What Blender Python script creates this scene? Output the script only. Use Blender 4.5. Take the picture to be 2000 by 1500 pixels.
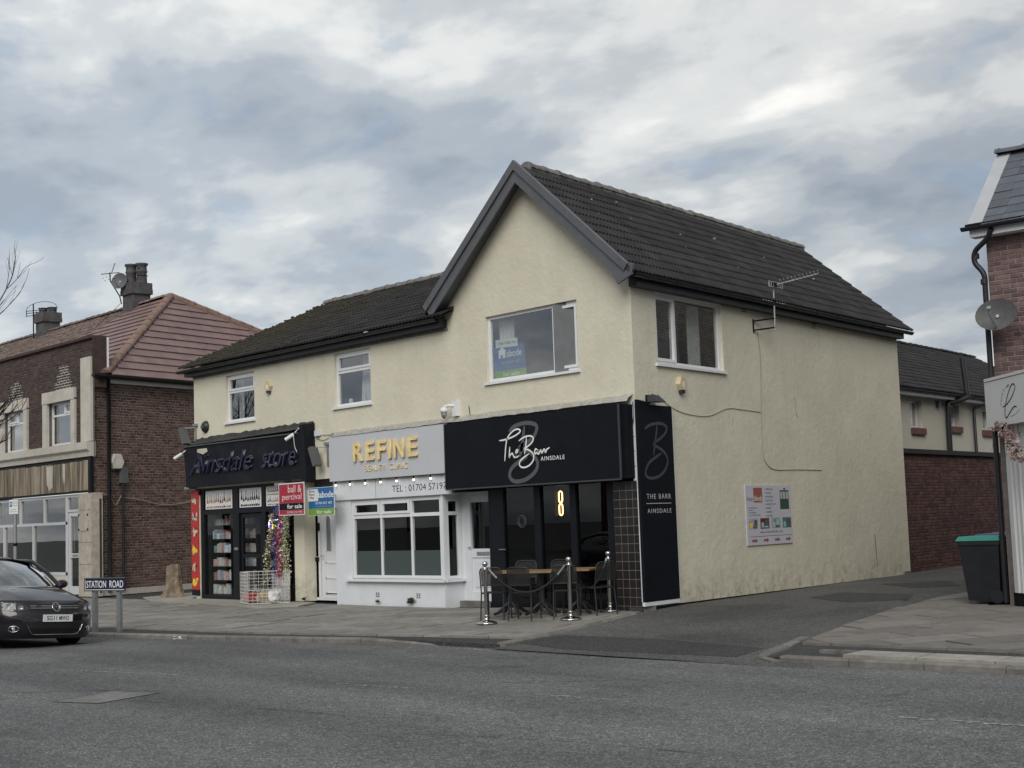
import bpy, bmesh, math, random
from mathutils import Vector, Matrix
rnd = random.Random(7)
R = math.radians
for o in list(bpy.data.objects):
    bpy.data.objects.remove(o)
scene = bpy.context.scene
COL = scene.collection

# ------------------------------------------------------------------ camera
CAM = Vector((16.351, -17.523, 1.60))
YAW, PITCH, ROLL = -0.83714, 0.096562, -0.034752
FPX = 2773.0
def cam_axes():
    cy, sy, cp, sp = math.cos(YAW), math.sin(YAW), math.cos(PITCH), math.sin(PITCH)
    d = Vector((sy * cp, cy * cp, sp)); r = Vector((cy, -sy, 0)); u = r.cross(d)
    cr, sr = math.cos(ROLL), math.sin(ROLL)
    return cr * r + sr * u, -sr * r + cr * u, d
CR, CU, CD = cam_axes()
camd = bpy.data.cameras.new('camera')
cam = bpy.data.objects.new('camera', camd); COL.objects.link(cam)
camd.sensor_width = 36.0; camd.lens = FPX / 2000 * 36.0
camd.clip_start = 0.1; camd.clip_end = 2000
m3 = Matrix((CR, CU, -CD)).transposed()
cam.matrix_world = Matrix.Translation(CAM) @ m3.to_4x4()
scene.camera = cam
def in_view(p, margin=60):
    v = Vector(p) - CAM; z = v.dot(CD)
    if z < 1: return False
    x = 1000 + FPX * v.dot(CR) / z; y = 750 - FPX * v.dot(CU) / z
    return -margin < x < 2000 + margin and -margin < y < 1500 + margin

# ------------------------------------------------------------------ sky, sun, exposure
SUN_DIR = Vector((0.48, -0.63, 0.61)).normalized()      # towards the sun
world = bpy.data.worlds.new('World'); scene.world = world
world.use_nodes = True
wt = world.node_tree; wt.nodes.clear()
def N(t, kind, **kw):
    n = t.nodes.new(kind)
    for k, v in kw.items():
        if k in n.inputs: n.inputs[k].default_value = v
        else: setattr(n, k, v)
    return n
def LK(t, a, ao, b, bi): t.links.new(a.outputs[ao], b.inputs[bi])
def math_node(t, op, a, b=None, clamp=False):
    n = t.nodes.new('ShaderNodeMath'); n.operation = op; n.use_clamp = clamp
    for i, v in enumerate((a, b)):
        if v is None: continue
        if isinstance(v, (int, float)): n.inputs[i].default_value = v
        else: t.links.new(v, n.inputs[i])
    return n.outputs[0]
def ramp(t, fac, stops, interp='EASE'):
    n = t.nodes.new('ShaderNodeValToRGB'); n.color_ramp.interpolation = interp
    e = n.color_ramp.elements
    while len(e) < len(stops): e.new(0.5)
    for el, (p, c) in zip(e, stops):
        el.position = p; el.color = (*c, 1) if len(c) == 3 else c
    t.links.new(fac, n.inputs[0]); return n.outputs[0]
def mixc(t, fac, a, b, blend='MIX'):
    n = t.nodes.new('ShaderNodeMix'); n.data_type = 'RGBA'; n.blend_type = blend
    for idx, v in ((0, fac), (6, a), (7, b)):
        if isinstance(v, (int, float)): n.inputs[idx].default_value = v
        elif isinstance(v, tuple): n.inputs[idx].default_value = (*v, 1) if len(v) == 3 else v
        else: t.links.new(v, n.inputs[idx])
    return n.outputs[2]

def build_sky():
    t = wt
    out = N(t, 'ShaderNodeOutputWorld'); bg = N(t, 'ShaderNodeBackground')
    sky = N(t, 'ShaderNodeTexSky'); sky.sky_type = 'NISHITA'; sky.sun_disc = False
    sky.sun_elevation = math.asin(SUN_DIR.z); sky.sun_rotation = math.atan2(SUN_DIR.x, SUN_DIR.y)
    sky.altitude = 0; sky.air_density = 1.0; sky.dust_density = 2.0
    tc = N(t, 'ShaderNodeTexCoord')
    sep = N(t, 'ShaderNodeSeparateXYZ'); LK(t, tc, 'Generated', sep, 0)
    z = math_node(t, 'MAXIMUM', sep.outputs[2], 0.0)
    den = math_node(t, 'ADD', z, 0.26)
    px = math_node(t, 'DIVIDE', sep.outputs[0], den); py = math_node(t, 'DIVIDE', sep.outputs[1], den)
    cmb = N(t, 'ShaderNodeCombineXYZ'); t.links.new(px, cmb.inputs[0]); t.links.new(py, cmb.inputs[1])
    # rows of stratocumulus, stretched across the line of sight
    mp = N(t, 'ShaderNodeMapping'); LK(t, cmb, 0, mp, 0)
    mp.inputs['Rotation'].default_value = (0, 0, R(-48)); mp.inputs['Scale'].default_value = (0.80, 1.0, 1)
    mp.inputs['Location'].default_value = (SKY_LOC[0], SKY_LOC[1], 0)
    def layer(f):
        v = N(t, 'ShaderNodeVectorMath', operation='SCALE'); LK(t, cmb, 0, v, 0); v.inputs['Scale'].default_value = f
        m_ = N(t, 'ShaderNodeMapping'); LK(t, v, 0, m_, 0)
        for k in ('Rotation', 'Scale', 'Location'): m_.inputs[k].default_value = mp.inputs[k].default_value
        a = N(t, 'ShaderNodeTexNoise', Scale=1.0, Detail=2.0, Roughness=0.5, Distortion=0.2); LK(t, m_, 0, a, 'Vector')
        b = N(t, 'ShaderNodeTexNoise', Scale=2.6, Detail=4.0, Roughness=0.5, Distortion=0.35); LK(t, m_, 0, b, 'Vector')
        c = N(t, 'ShaderNodeTexNoise', Scale=6.5, Detail=6.0, Roughness=0.55, Distortion=0.25); LK(t, m_, 0, c, 'Vector')
        q = math_node(t, 'ADD', math_node(t, 'MULTIPLY', a.outputs[0], 0.40), math_node(t, 'MULTIPLY', b.outputs[0], 0.36))
        return math_node(t, 'ADD', q, math_node(t, 'MULTIPLY', c.outputs[0], 0.21)), c
    d0, n2 = layer(1.0); da, _ = layer(1.045); db, _ = layer(0.955)
    # the far edge of each cloud bank is lit through, its near underside stays grey
    d = math_node(t, 'ADD', d0, math_node(t, 'MULTIPLY', math_node(t, 'SUBTRACT', da, db), 0.55))
    cloud = ramp(t, d, [(0.37, (0.195, 0.225, 0.27)), (0.44, (0.26, 0.29, 0.33)), (0.495, (0.355, 0.38, 0.40)), (0.55, (0.49, 0.50, 0.50)), (0.63, (0.69, 0.685, 0.66))])
    # thinner cover glows towards the hidden sun's side of the sky (low in the west)
    dot = N(t, 'ShaderNodeVectorMath', operation='DOT_PRODUCT'); LK(t, tc, 'Generated', dot, 0)
    gd = Vector((-0.95, 0.22, 0.20)).normalized(); dot.inputs[1].default_value = gd
    g = math_node(t, 'POWER', math_node(t, 'MAXIMUM', dot.outputs['Value'], 0.0), 5.0)
    gain = math_node(t, 'ADD', math_node(t, 'MULTIPLY', g, 0.42), 0.84)
    cl2 = N(t, 'ShaderNodeVectorMath', operation='SCALE'); t.links.new(cloud, cl2.inputs[0]); t.links.new(gain, cl2.inputs['Scale'])
    warm = mixc(t, math_node(t, 'MULTIPLY', g, 0.35, True), (1, 1, 1), (1.0, 0.975, 0.90), 'MIX')
    cl3 = mixc(t, 1.0, cl2.outputs[0], warm, 'MULTIPLY')
    sk = N(t, 'ShaderNodeVectorMath', operation='SCALE'); LK(t, sky, 0, sk, 0); sk.inputs['Scale'].default_value = 0.09
    # small blue gaps where the cover is thinnest
    gap = ramp(t, n2.outputs[0], [(0.30, (0.22, 0.22, 0.22)), (0.44, (0.04, 0.04, 0.04))])
    sepg = N(t, 'ShaderNodeSeparateColor'); t.links.new(gap, sepg.inputs[0])
    fin = mixc(t, sepg.outputs[0], cl3, sk.outputs[0])
    t.links.new(fin, bg.inputs[0]); bg.inputs[1].default_value = 1.0
    LK(t, bg, 0, out, 0)
SKY_LOC = (3.1, 1.7)
build_sky()
sund = bpy.data.lights.new('sun', 'SUN'); sun = bpy.data.objects.new('sun', sund); COL.objects.link(sun)
sund.energy = 1.5; sund.angle = R(40); sund.color = (1.0, 0.97, 0.92)
sun.rotation_euler = SUN_DIR.to_track_quat('Z', 'Y').to_euler()
sun.location = (0, -10, 30)
scene.view_settings.view_transform = 'Standard'; scene.view_settings.look = 'None'
scene.view_settings.exposure = 0.65; scene.view_settings.gamma = 1.0
scene.view_settings.use_curve_mapping = False

# ------------------------------------------------------------------ materials
MATS = {}
def base_mat(name):
    m = bpy.data.materials.new(name); m.use_nodes = True
    t = m.node_tree; b = t.nodes['Principled BSDF']; MATS[name] = m
    return m, t, b
def mat(name, col, rough=0.6, metal=0.0, var=0.12, scale=3.0, bump=0.0, bscale=40.0, piece=0.0, spec=0.4, dirt=0.0, tint=None, coat=0.0, detail=4.0, bdist=0.01):
    m, t, b = base_mat(name)
    tc = N(t, 'ShaderNodeNewGeometry')
    n = N(t, 'ShaderNodeTexNoise', Scale=scale, Detail=detail, Roughness=0.6); LK(t, tc, 'Position', n, 'Vector')
    lo = tuple(max(0.0, c * (1 - var)) for c in col); hi = tuple(c * (1 + var) for c in col)
    c = ramp(t, n.outputs[0], [(0.3, lo), (0.7, hi)], 'LINEAR')
    if dirt > 0:
        n2 = N(t, 'ShaderNodeTexNoise', Scale=scale * 0.37, Detail=7.0, Roughness=0.7); LK(t, tc, 'Position', n2, 'Vector')
        f = ramp(t, n2.outputs[0], [(0.48, (0, 0, 0)), (0.72, (dirt, dirt, dirt))], 'LINEAR')
        sp = N(t, 'ShaderNodeSeparateColor'); t.links.new(f, sp.inputs[0])
        c = mixc(t, sp.outputs[0], c, tint or tuple(k * 0.35 for k in col))
    if piece > 0:
        oi = N(t, 'ShaderNodeObjectInfo')
        s = math_node(t, 'FRACT', math_node(t, 'ADD', tc.outputs['Random Per Island'], oi.outputs['Random']))
        k = math_node(t, 'ADD', math_node(t, 'MULTIPLY', s, 2 * piece), 1 - piece)
        sc = N(t, 'ShaderNodeVectorMath', operation='SCALE'); t.links.new(c, sc.inputs[0]); t.links.new(k, sc.inputs['Scale'])
        c = sc.outputs[0]
    t.links.new(c, b.inputs['Base Color'])
    b.inputs['Roughness'].default_value = rough; b.inputs['Metallic'].default_value = metal
    b.inputs['Specular IOR Level'].default_value = spec
    if coat: b.inputs['Coat Weight'].default_value = coat; b.inputs['Coat Roughness'].default_value = 0.03
    if bump > 0:
        nb = N(t, 'ShaderNodeTexNoise', Scale=bscale, Detail=6.0, Roughness=0.6); LK(t, tc, 'Position', nb, 'Vector')
        bp = N(t, 'ShaderNodeBump', Strength=bump, Distance=bdist); LK(t, nb, 0, bp, 'Height'); LK(t, bp, 0, b, 'Normal')
    return m
def emit(name, col, s):
    m, t, b = base_mat(name)
    b.inputs['Base Color'].default_value = (*col, 1); b.inputs['Emission Color'].default_value = (*col, 1)
    b.inputs['Emission Strength'].default_value = s
    return m
def glass(name, tint=(0.75, 0.8, 0.8), boost=2.2, base=0.03, rough=0.0, trans=1.0, dust=0.0, dustcol=(0.5, 0.52, 0.5)):
    m, t, b = base_mat(name); t.nodes.remove(b)
    out = [n for n in t.nodes if n.type == 'OUTPUT_MATERIAL'][0]
    tr = N(t, 'ShaderNodeBsdfTransparent', Color=(*[c * trans for c in tint], 1))
    gl = N(t, 'ShaderNodeBsdfGlossy', Color=(1, 1, 1, 1), Roughness=rough)
    geo = N(t, 'ShaderNodeNewGeometry')
    n = N(t, 'ShaderNodeTexNoise', Scale=0.9, Detail=1.0); LK(t, geo, 'Position', n, 'Vector')
    bp = N(t, 'ShaderNodeBump', Strength=0.06, Distance=0.01); LK(t, n, 0, bp, 'Height'); LK(t, bp, 0, gl, 'Normal')
    dp = N(t, 'ShaderNodeVectorMath', operation='DOT_PRODUCT'); LK(t, geo, 'Incoming', dp, 0); LK(t, geo, 'True Normal', dp, 1)
    k = math_node(t, 'POWER', math_node(t, 'SUBTRACT', 1.0, math_node(t, 'ABSOLUTE', dp.outputs['Value']), True), 5.0)
    k = math_node(t, 'ADD', math_node(t, 'MULTIPLY', k, 0.96), 0.04)      # Schlick, the same from both faces
    f = math_node(t, 'ADD', math_node(t, 'MULTIPLY', k, boost), base, True)
    mx = N(t, 'ShaderNodeMixShader'); t.links.new(f, mx.inputs[0])
    first = tr
    if dust > 0:
        df = N(t, 'ShaderNodeBsdfDiffuse', Color=(*dustcol, 1)); m2 = N(t, 'ShaderNodeMixShader', Fac=dust)
        LK(t, tr, 0, m2, 1); LK(t, df, 0, m2, 2); first = m2
    LK(t, first, 0, mx, 1); LK(t, gl, 0, mx, 2)
    LK(t, mx, 0, out, 0)
    return m

def render_mat():
    # painted, roughly trowelled render: cream masonry paint with weather stains, cracks and damp at the foot
    m, t, b = base_mat('cream_render')
    g = N(t, 'ShaderNodeNewGeometry')
    n = N(t, 'ShaderNodeTexNoise', Scale=0.9, Detail=7.0, Roughness=0.65); LK(t, g, 'Position', n, 'Vector')
    c = ramp(t, n.outputs[0], [(0.30, (0.585, 0.55, 0.435)), (0.70, (0.67, 0.635, 0.51))], 'LINEAR')
    mp = N(t, 'ShaderNodeMapping'); LK(t, g, 'Position', mp, 0); mp.inputs['Scale'].default_value = (3.2, 3.2, 0.22)
    st = N(t, 'ShaderNodeTexNoise', Scale=1.0, Detail=6.0, Roughness=0.7); LK(t, mp, 0, st, 'Vector')
    f = ramp(t, st.outputs[0], [(0.52, (0, 0, 0)), (0.78, (0.20, 0.20, 0.20))], 'LINEAR')
    sp = N(t, 'ShaderNodeSeparateColor'); t.links.new(f, sp.inputs[0])
    c = mixc(t, sp.outputs[0], c, (0.42, 0.37, 0.28))
    # green-brown splashes near the ground
    sz = N(t, 'ShaderNodeSeparateXYZ'); LK(t, g, 'Position', sz, 0)
    low = N(t, 'ShaderNodeMapRange'); low.inputs[1].default_value = 0.75; low.inputs[2].default_value = 0.05
    t.links.new(sz.outputs[2], low.inputs[0])
    sn = N(t, 'ShaderNodeTexNoise', Scale=4.5, Detail=7.0, Roughness=0.75); LK(t, g, 'Position', sn, 'Vector')
    sf = ramp(t, sn.outputs[0], [(0.45, (0, 0, 0)), (0.68, (0.75, 0.75, 0.75))], 'LINEAR')
    ss = N(t, 'ShaderNodeSeparateColor'); t.links.new(sf, ss.inputs[0])
    c = mixc(t, math_node(t, 'MULTIPLY', ss.outputs[0], low.outputs[0]), c, (0.19, 0.17, 0.11))
    t.links.new(c, b.inputs['Base Color']); b.inputs['Roughness'].default_value = 0.85; b.inputs['Specular IOR Level'].default_value = 0.25
    n1 = N(t, 'ShaderNodeTexNoise', Scale=9.0, Detail=6.0, Roughness=0.62, Distortion=0.9); LK(t, g, 'Position', n1, 'Vector')
    v = N(t, 'ShaderNodeTexVoronoi', Scale=7.0, feature='SMOOTH_F1'); LK(t, g, 'Position', v, 'Vector')
    hsum = math_node(t, 'ADD', n1.outputs[0], math_node(t, 'MULTIPLY', v.outputs[0], 0.35))
    n0 = N(t, 'ShaderNodeTexNoise', Scale=1.6, Detail=3.0); LK(t, g, 'Position', n0, 'Vector')
    hsum = math_node(t, 'ADD', hsum, math_node(t, 'MULTIPLY', n0.outputs[0], 1.2))
    bp = N(t, 'ShaderNodeBump', Strength=0.38, Distance=0.03); t.links.new(hsum, bp.inputs['Height']); LK(t, bp, 0, b, 'Normal')
    return m
def asphalt_mat(name, col, patch):
    m, t, b = base_mat(name)
    g = N(t, 'ShaderNodeNewGeometry')
    n = N(t, 'ShaderNodeTexNoise', Scale=0.28, Detail=5.0, Roughness=0.55, Distortion=0.6); LK(t, g, 'Position', n, 'Vector')
    c = ramp(t, n.outputs[0], [(0.36, tuple(k * (1 - patch) for k in col)), (0.5, col), (0.66, tuple(k * (1 + patch) for k in col))])
    # chippings: pale and dark stones
    v = N(t, 'ShaderNodeTexVoronoi', Scale=75.0); LK(t, g, 'Position', v, 'Vector')
    sepc = N(t, 'ShaderNodeSeparateColor'); LK(t, v, 'Color', sepc, 0)
    k = ramp(t, sepc.outputs[0], [(0.0, (0.5, 0.5, 0.5)), (0.6, (0.95, 0.95, 0.95)), (0.85, (1.35, 1.35, 1.35)), (1.0, (2.3, 2.25, 2.15))], 'LINEAR')
    c = mixc(t, 1.0, c, k, 'MULTIPLY')
    n3 = N(t, 'ShaderNodeTexNoise', Scale=9.0, Detail=6.0, Roughness=0.7); LK(t, g, 'Position', n3, 'Vector')
    k3 = ramp(t, n3.outputs[0], [(0.3, (0.78, 0.78, 0.78)), (0.7, (1.22, 1.22, 1.22))], 'LINEAR')
    c = mixc(t, 1.0, c, k3, 'MULTIPLY')
    if name == 'road_asphalt':
        # wheel tracks worn along the carriageway, old oil drips and darker reinstatements
        mp = N(t, 'ShaderNodeMapping'); LK(t, g, 'Position', mp, 0); mp.inputs['Rotation'].default_value = (0, 0, R(-12)); mp.inputs['Scale'].default_value = (0.05, 0.75, 1)
        nt = N(t, 'ShaderNodeTexNoise', Scale=1.0, Detail=3.0, Roughness=0.55); LK(t, mp, 0, nt, 'Vector')
        c = mixc(t, 1.0, c, ramp(t, nt.outputs[0], [(0.32, (0.80, 0.80, 0.80)), (0.68, (1.16, 1.155, 1.14))]), 'MULTIPLY')
        nb = N(t, 'ShaderNodeTexNoise', Scale=1.3, Detail=5.0, Roughness=0.6, Distortion=1.2); LK(t, g, 'Position', nb, 'Vector')
        c = mixc(t, 1.0, c, ramp(t, nb.outputs[0], [(0.60, (1, 1, 1)), (0.74, (0.66, 0.655, 0.65))], 'LINEAR'), 'MULTIPLY')
    t.links.new(c, b.inputs['Base Color']); b.inputs['Roughness'].default_value = 0.82; b.inputs['Specular IOR Level'].default_value = 0.3
    h = math_node(t, 'ADD', v.outputs['Distance'], math_node(t, 'MULTIPLY', n3.outputs[0], 0.6))
    bp = N(t, 'ShaderNodeBump', Strength=0.9, Distance=0.012); t.links.new(h, bp.inputs['Height']); LK(t, bp, 0, b, 'Normal')
    return m
def streak_mat():
    m, t, b = base_mat('weathered_board')
    g = N(t, 'ShaderNodeNewGeometry')
    mp = N(t, 'ShaderNodeMapping'); LK(t, g, 'Position', mp, 0); mp.inputs['Scale'].default_value = (9.0, 9.0, 0.5)
    n = N(t, 'ShaderNodeTexNoise', Scale=1.0, Detail=7.0, Roughness=0.7); LK(t, mp, 0, n, 'Vector')
    c = ramp(t, n.outputs[0], [(0.30, (0.035, 0.028, 0.022)), (0.45, (0.15, 0.12, 0.085)), (0.58, (0.31, 0.26, 0.19)), (0.72, (0.46, 0.41, 0.33))], 'LINEAR')
    t.links.new(c, b.inputs['Base Color']); b.inputs['Roughness'].default_value = 0.8
    bp = N(t, 'ShaderNodeBump', Strength=0.5, Distance=0.01); LK(t, n, 0, bp, 'Height'); LK(t, bp, 0, b, 'Normal')
    return m
def moss_tile_mat():
    # dark concrete tiles, heavily mossed towards the left-hand verge of the low roof
    m, t, b = base_mat('dark_tile')
    g = N(t, 'ShaderNodeNewGeometry'); oi = N(t, 'ShaderNodeObjectInfo')
    s = math_node(t, 'FRACT', math_node(t, 'ADD', g.outputs['Random Per Island'], oi.outputs['Random']))
    n = N(t, 'ShaderNodeTexNoise', Scale=2.2, Detail=6.0, Roughness=0.65); LK(t, g, 'Position', n, 'Vector')
    c = ramp(t, n.outputs[0], [(0.3, (0.022, 0.0215, 0.023)), (0.7, (0.042, 0.040, 0.040))], 'LINEAR')
    k = math_node(t, 'ADD', math_node(t, 'MULTIPLY', s, 0.4), 0.8)
    sc = N(t, 'ShaderNodeVectorMath', operation='SCALE'); t.links.new(c, sc.inputs[0]); t.links.new(k, sc.inputs['Scale'])
    sx = N(t, 'ShaderNodeSeparateXYZ'); LK(t, g, 'Position', sx, 0)
    mr = N(t, 'ShaderNodeMapRange'); mr.inputs[1].default_value = -9.5; mr.inputs[2].default_value = -14.0; t.links.new(sx.outputs[0], mr.inputs[0])
    mn = N(t, 'ShaderNodeTexNoise', Scale=7.0, Detail=7.0, Roughness=0.75); LK(t, g, 'Position', mn, 'Vector')
    mf = math_node(t, 'MULTIPLY', mr.outputs[0], ramp_v(t, mn.outputs[0], 0.36, 0.56))
    c2 = mixc(t, mf, sc.outputs[0], mixc(t, mn.outputs[0], (0.022, 0.022, 0.013), (0.060, 0.053, 0.032)))
    t.links.new(c2, b.inputs['Base Color']); b.inputs['Roughness'].default_value = 0.78; b.inputs['Specular IOR Level'].default_value = 0.22
    bp = N(t, 'ShaderNodeBump', Strength=0.5, Distance=0.02); LK(t, mn, 0, bp, 'Height'); LK(t, bp, 0, b, 'Normal')
    return m
def ramp_v(t, fac, a, bb):
    n = N(t, 'ShaderNodeMapRange'); n.inputs[1].default_value = a; n.inputs[2].default_value = bb
    t.links.new(fac, n.inputs[0]); return n.outputs[0]

M_render = render_mat()
M_road = asphalt_mat('road_asphalt', (0.135, 0.136, 0.138), 0.16)
M_alley = asphalt_mat('alley_asphalt', (0.098, 0.096, 0.093), 0.30)
M_patch = asphalt_mat('dark_tarmac', (0.055, 0.055, 0.056), 0.15)
M_slab = mat('paving_slab', (0.225, 0.212, 0.192), 0.85, var=0.16, scale=5, bump=0.25, bscale=60, piece=0.16, dirt=0.5, tint=(0.10, 0.095, 0.085))
M_slabR = mat('brown_paving_slab', (0.175, 0.16, 0.145), 0.85, var=0.14, scale=5, bump=0.25, bscale=60, piece=0.18, dirt=0.4, tint=(0.09, 0.085, 0.075))
M_slabL = mat('pale_concrete_flag', (0.30, 0.285, 0.25), 0.88, var=0.2, scale=7, bump=0.3, bscale=60, piece=0.08, dirt=0.6, tint=(0.16, 0.15, 0.13))
M_kerb = mat('kerb_concrete', (0.17, 0.16, 0.145), 0.85, var=0.22, scale=6, bump=0.3, bscale=50, piece=0.15, dirt=0.5)
M_joint = mat('joint_sand', (0.055, 0.05, 0.045), 0.95, var=0.3, scale=8)
M_ground = mat('far_ground', (0.09, 0.09, 0.085), 0.9, var=0.2, scale=0.3)
M_white = mat('white_upvc', (0.70, 0.71, 0.72), 0.32, var=0.04, scale=4, spec=0.5)
M_greyw = mat('grey_white_paint', (0.66, 0.685, 0.71), 0.5, var=0.05, scale=2.5, dirt=0.12, tint=(0.36, 0.36, 0.35))
M_signgrey = mat('pale_grey_panel', (0.50, 0.515, 0.54), 0.38, var=0.03, scale=1.5)
M_black = mat('black_panel', (0.006, 0.0075, 0.011), 0.55, var=0.2, scale=3, spec=0.15)
M_blackgloss = mat('black_gloss_frame', (0.008, 0.009, 0.012), 0.4, var=0.15, scale=3, spec=0.2)
M_storeblack = mat('worn_black_paint', (0.008, 0.009, 0.013), 0.55, spec=0.2, var=0.35, scale=4, dirt=0.22, tint=(0.06, 0.06, 0.06))
M_gutter = mat('black_gutter', (0.018, 0.019, 0.022), 0.4, var=0.2, scale=3)
M_barge = mat('grey_bargeboard', (0.098, 0.103, 0.112), 0.45, var=0.1, scale=4, bump=0.1, bscale=20, dirt=0.3, tint=(0.07, 0.07, 0.075))
M_tile = moss_tile_mat()
M_ridge = mat('ridge_mortar', (0.16, 0.155, 0.145), 0.85, var=0.35, scale=9, bump=0.5, bscale=30, dirt=0.5, tint=(0.07, 0.07, 0.06), piece=0.15)
M_roofback = mat('roof_underlay', (0.03, 0.028, 0.028), 0.9)
M_pink = mat('terracotta_tile', (0.195, 0.130, 0.120), 0.6, var=0.1, scale=3, bump=0.12, bscale=30, piece=0.10, spec=0.45)
M_hip = mat('clay_ridge', (0.215, 0.140, 0.112), 0.75, var=0.2, scale=8, bump=0.3, bscale=30, piece=0.14)
M_brown = mat('old_brown_tile', (0.16, 0.115, 0.095), 0.8, var=0.35, scale=6, bump=0.4, bscale=30, piece=0.25, dirt=0.5, tint=(0.07, 0.055, 0.05))
M_slate = mat('blue_slate', (0.095, 0.105, 0.125), 0.45, var=0.15, scale=6, bump=0.15, bscale=40, piece=0.22)
M_brick = mat('brown_red_brick', (0.115, 0.066, 0.053), 0.88, var=0.35, scale=11, bump=0.35, bscale=60, piece=0.45, dirt=0.5, tint=(0.15, 0.11, 0.095))
M_brickdk = mat('dark_sooty_brick', (0.068, 0.045, 0.04), 0.88, var=0.3, scale=9, bump=0.35, bscale=60, piece=0.35, dirt=0.5, tint=(0.04, 0.033, 0.032))
M_brickr = mat('purple_red_brick', (0.145, 0.092, 0.088), 0.85, var=0.25, scale=9, bump=0.3, bscale=60, piece=0.32, dirt=0.4, tint=(0.075, 0.05, 0.052))
M_brickpale = mat('pale_brown_brick', (0.34, 0.30, 0.255), 0.9, var=0.2, scale=6, piece=0.2)
M_brickal = mat('yard_wall_brick', (0.095, 0.047, 0.041), 0.9, var=0.3, scale=6, bump=0.35, bscale=60, piece=0.35, dirt=0.6, tint=(0.04, 0.026, 0.024))
M_mortar = mat('lime_mortar', (0.34, 0.305, 0.275), 0.95, var=0.3, scale=8, dirt=0.5)
M_mortardk = mat('sooty_mortar', (0.13, 0.11, 0.10), 0.95, var=0.3, scale=6, dirt=0.5)
M_mortaral = mat('red_stained_mortar', (0.105, 0.075, 0.067), 0.95, var=0.3, scale=6)
M_mortarr = mat('grey_mortar', (0.23, 0.20, 0.19), 0.95, var=0.25, scale=8)
M_mortarw = mat('white_repointing', (0.55, 0.53, 0.49), 0.95, var=0.2, scale=9)
M_stone = mat('painted_stone', (0.52, 0.49, 0.43), 0.8, var=0.1, scale=3, bump=0.15, bscale=25, dirt=0.3, tint=(0.33, 0.29, 0.23))
M_travert = mat('stone_cladding', (0.42, 0.38, 0.32), 0.7, var=0.2, scale=6, bump=0.2, bscale=40, dirt=0.4, tint=(0.26, 0.22, 0.17))
M_streak = streak_mat()
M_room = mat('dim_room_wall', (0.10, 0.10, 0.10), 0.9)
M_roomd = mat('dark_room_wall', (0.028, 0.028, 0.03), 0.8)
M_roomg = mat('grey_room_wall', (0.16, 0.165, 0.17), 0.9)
M_curtain = mat('white_curtain', (0.62, 0.62, 0.60), 0.9, var=0.1, scale=6)
G_up = glass('window_glass', (0.80, 0.84, 0.84), 3.6, 0.10)
G_shop = glass('shop_glass', (0.78, 0.82, 0.82), 1.0, 0.0)
G_bar = glass('tinted_bar_glass', (0.5, 0.53, 0.54), 1.0, 0.0)
G_frost = glass('frosted_glass', (0.5, 0.55, 0.54), 0.9, 0.0, rough=0.18, dust=0.62, dustcol=(0.17, 0.20, 0.195))
G_car = glass('car_glass', (0.35, 0.4, 0.4), 3.4, 0.10)
M_steel = mat('polished_steel', (0.62, 0.61, 0.58), 0.12, metal=1.0, var=0.05, scale=8)
M_galv = mat('galvanised_steel', (0.33, 0.34, 0.35), 0.5, metal=0.6, var=0.15, scale=9)
M_flash = mat('lead_foil_flashing', (0.66, 0.64, 0.60), 0.32, metal=0.75, var=0.25, scale=12, bump=0.7, bscale=18, bdist=0.03)
M_paper = mat('white_print', (0.66, 0.67, 0.67), 0.55, var=0.03)
M_navy = mat('navy_acrylic', (0.007, 0.007, 0.042), 0.25, var=0.2, scale=8, coat=0.5)
M_silverline = mat('chrome_edging', (0.55, 0.55, 0.58), 0.18, metal=1.0, var=0.05)
M_textw = mat('white_lettering', (0.78, 0.78, 0.76), 0.5, var=0.02)
M_textg = mat('grey_lettering', (0.085, 0.095, 0.10), 0.45, var=0.05)
M_textd = mat('dark_lettering', (0.03, 0.03, 0.032), 0.5, var=0.05)
M_gold = mat('gold_mirror_letter', (0.98, 0.74, 0.34), 0.25, metal=0.35, var=0.18, scale=7, bump=0.08, bscale=9)
M_goldp = mat('pale_gold_letter', (0.92, 0.74, 0.46), 0.25, metal=0.5, var=0.12, scale=7)

# ------------------------------------------------------------------ object helpers
WM = {}                                            # world matrix of every object made here
def tag(o, label=None, cat=None, group=None, kind=None):
    if label: o['label'] = label
    if cat: o['category'] = cat
    if group: o['group'] = group
    if kind: o['kind'] = kind
    return o
def empty(name, loc, rz=0.0, label=None, cat=None, group=None, kind=None):
    o = bpy.data.objects.new(name, None); COL.objects.link(o)
    o.empty_display_size = 0.2
    o.location = loc; o.rotation_euler = (0, 0, rz)
    WM[o.name] = Matrix.Translation(Vector(loc)) @ Matrix.Rotation(rz, 4, 'Z')
    return tag(o, label, cat, group, kind)
def link(name, mesh, parent=None, M=None):
    """M: world matrix of the object (identity when not given)"""
    o = bpy.data.objects.new(name, mesh); COL.objects.link(o)
    M = M or Matrix.Identity(4)
    if parent is not None:
        o.parent = parent
        o.matrix_local = WM[parent.name].inverted() @ M
    else:
        o.matrix_local = M
    WM[o.name] = M
    return o
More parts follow.
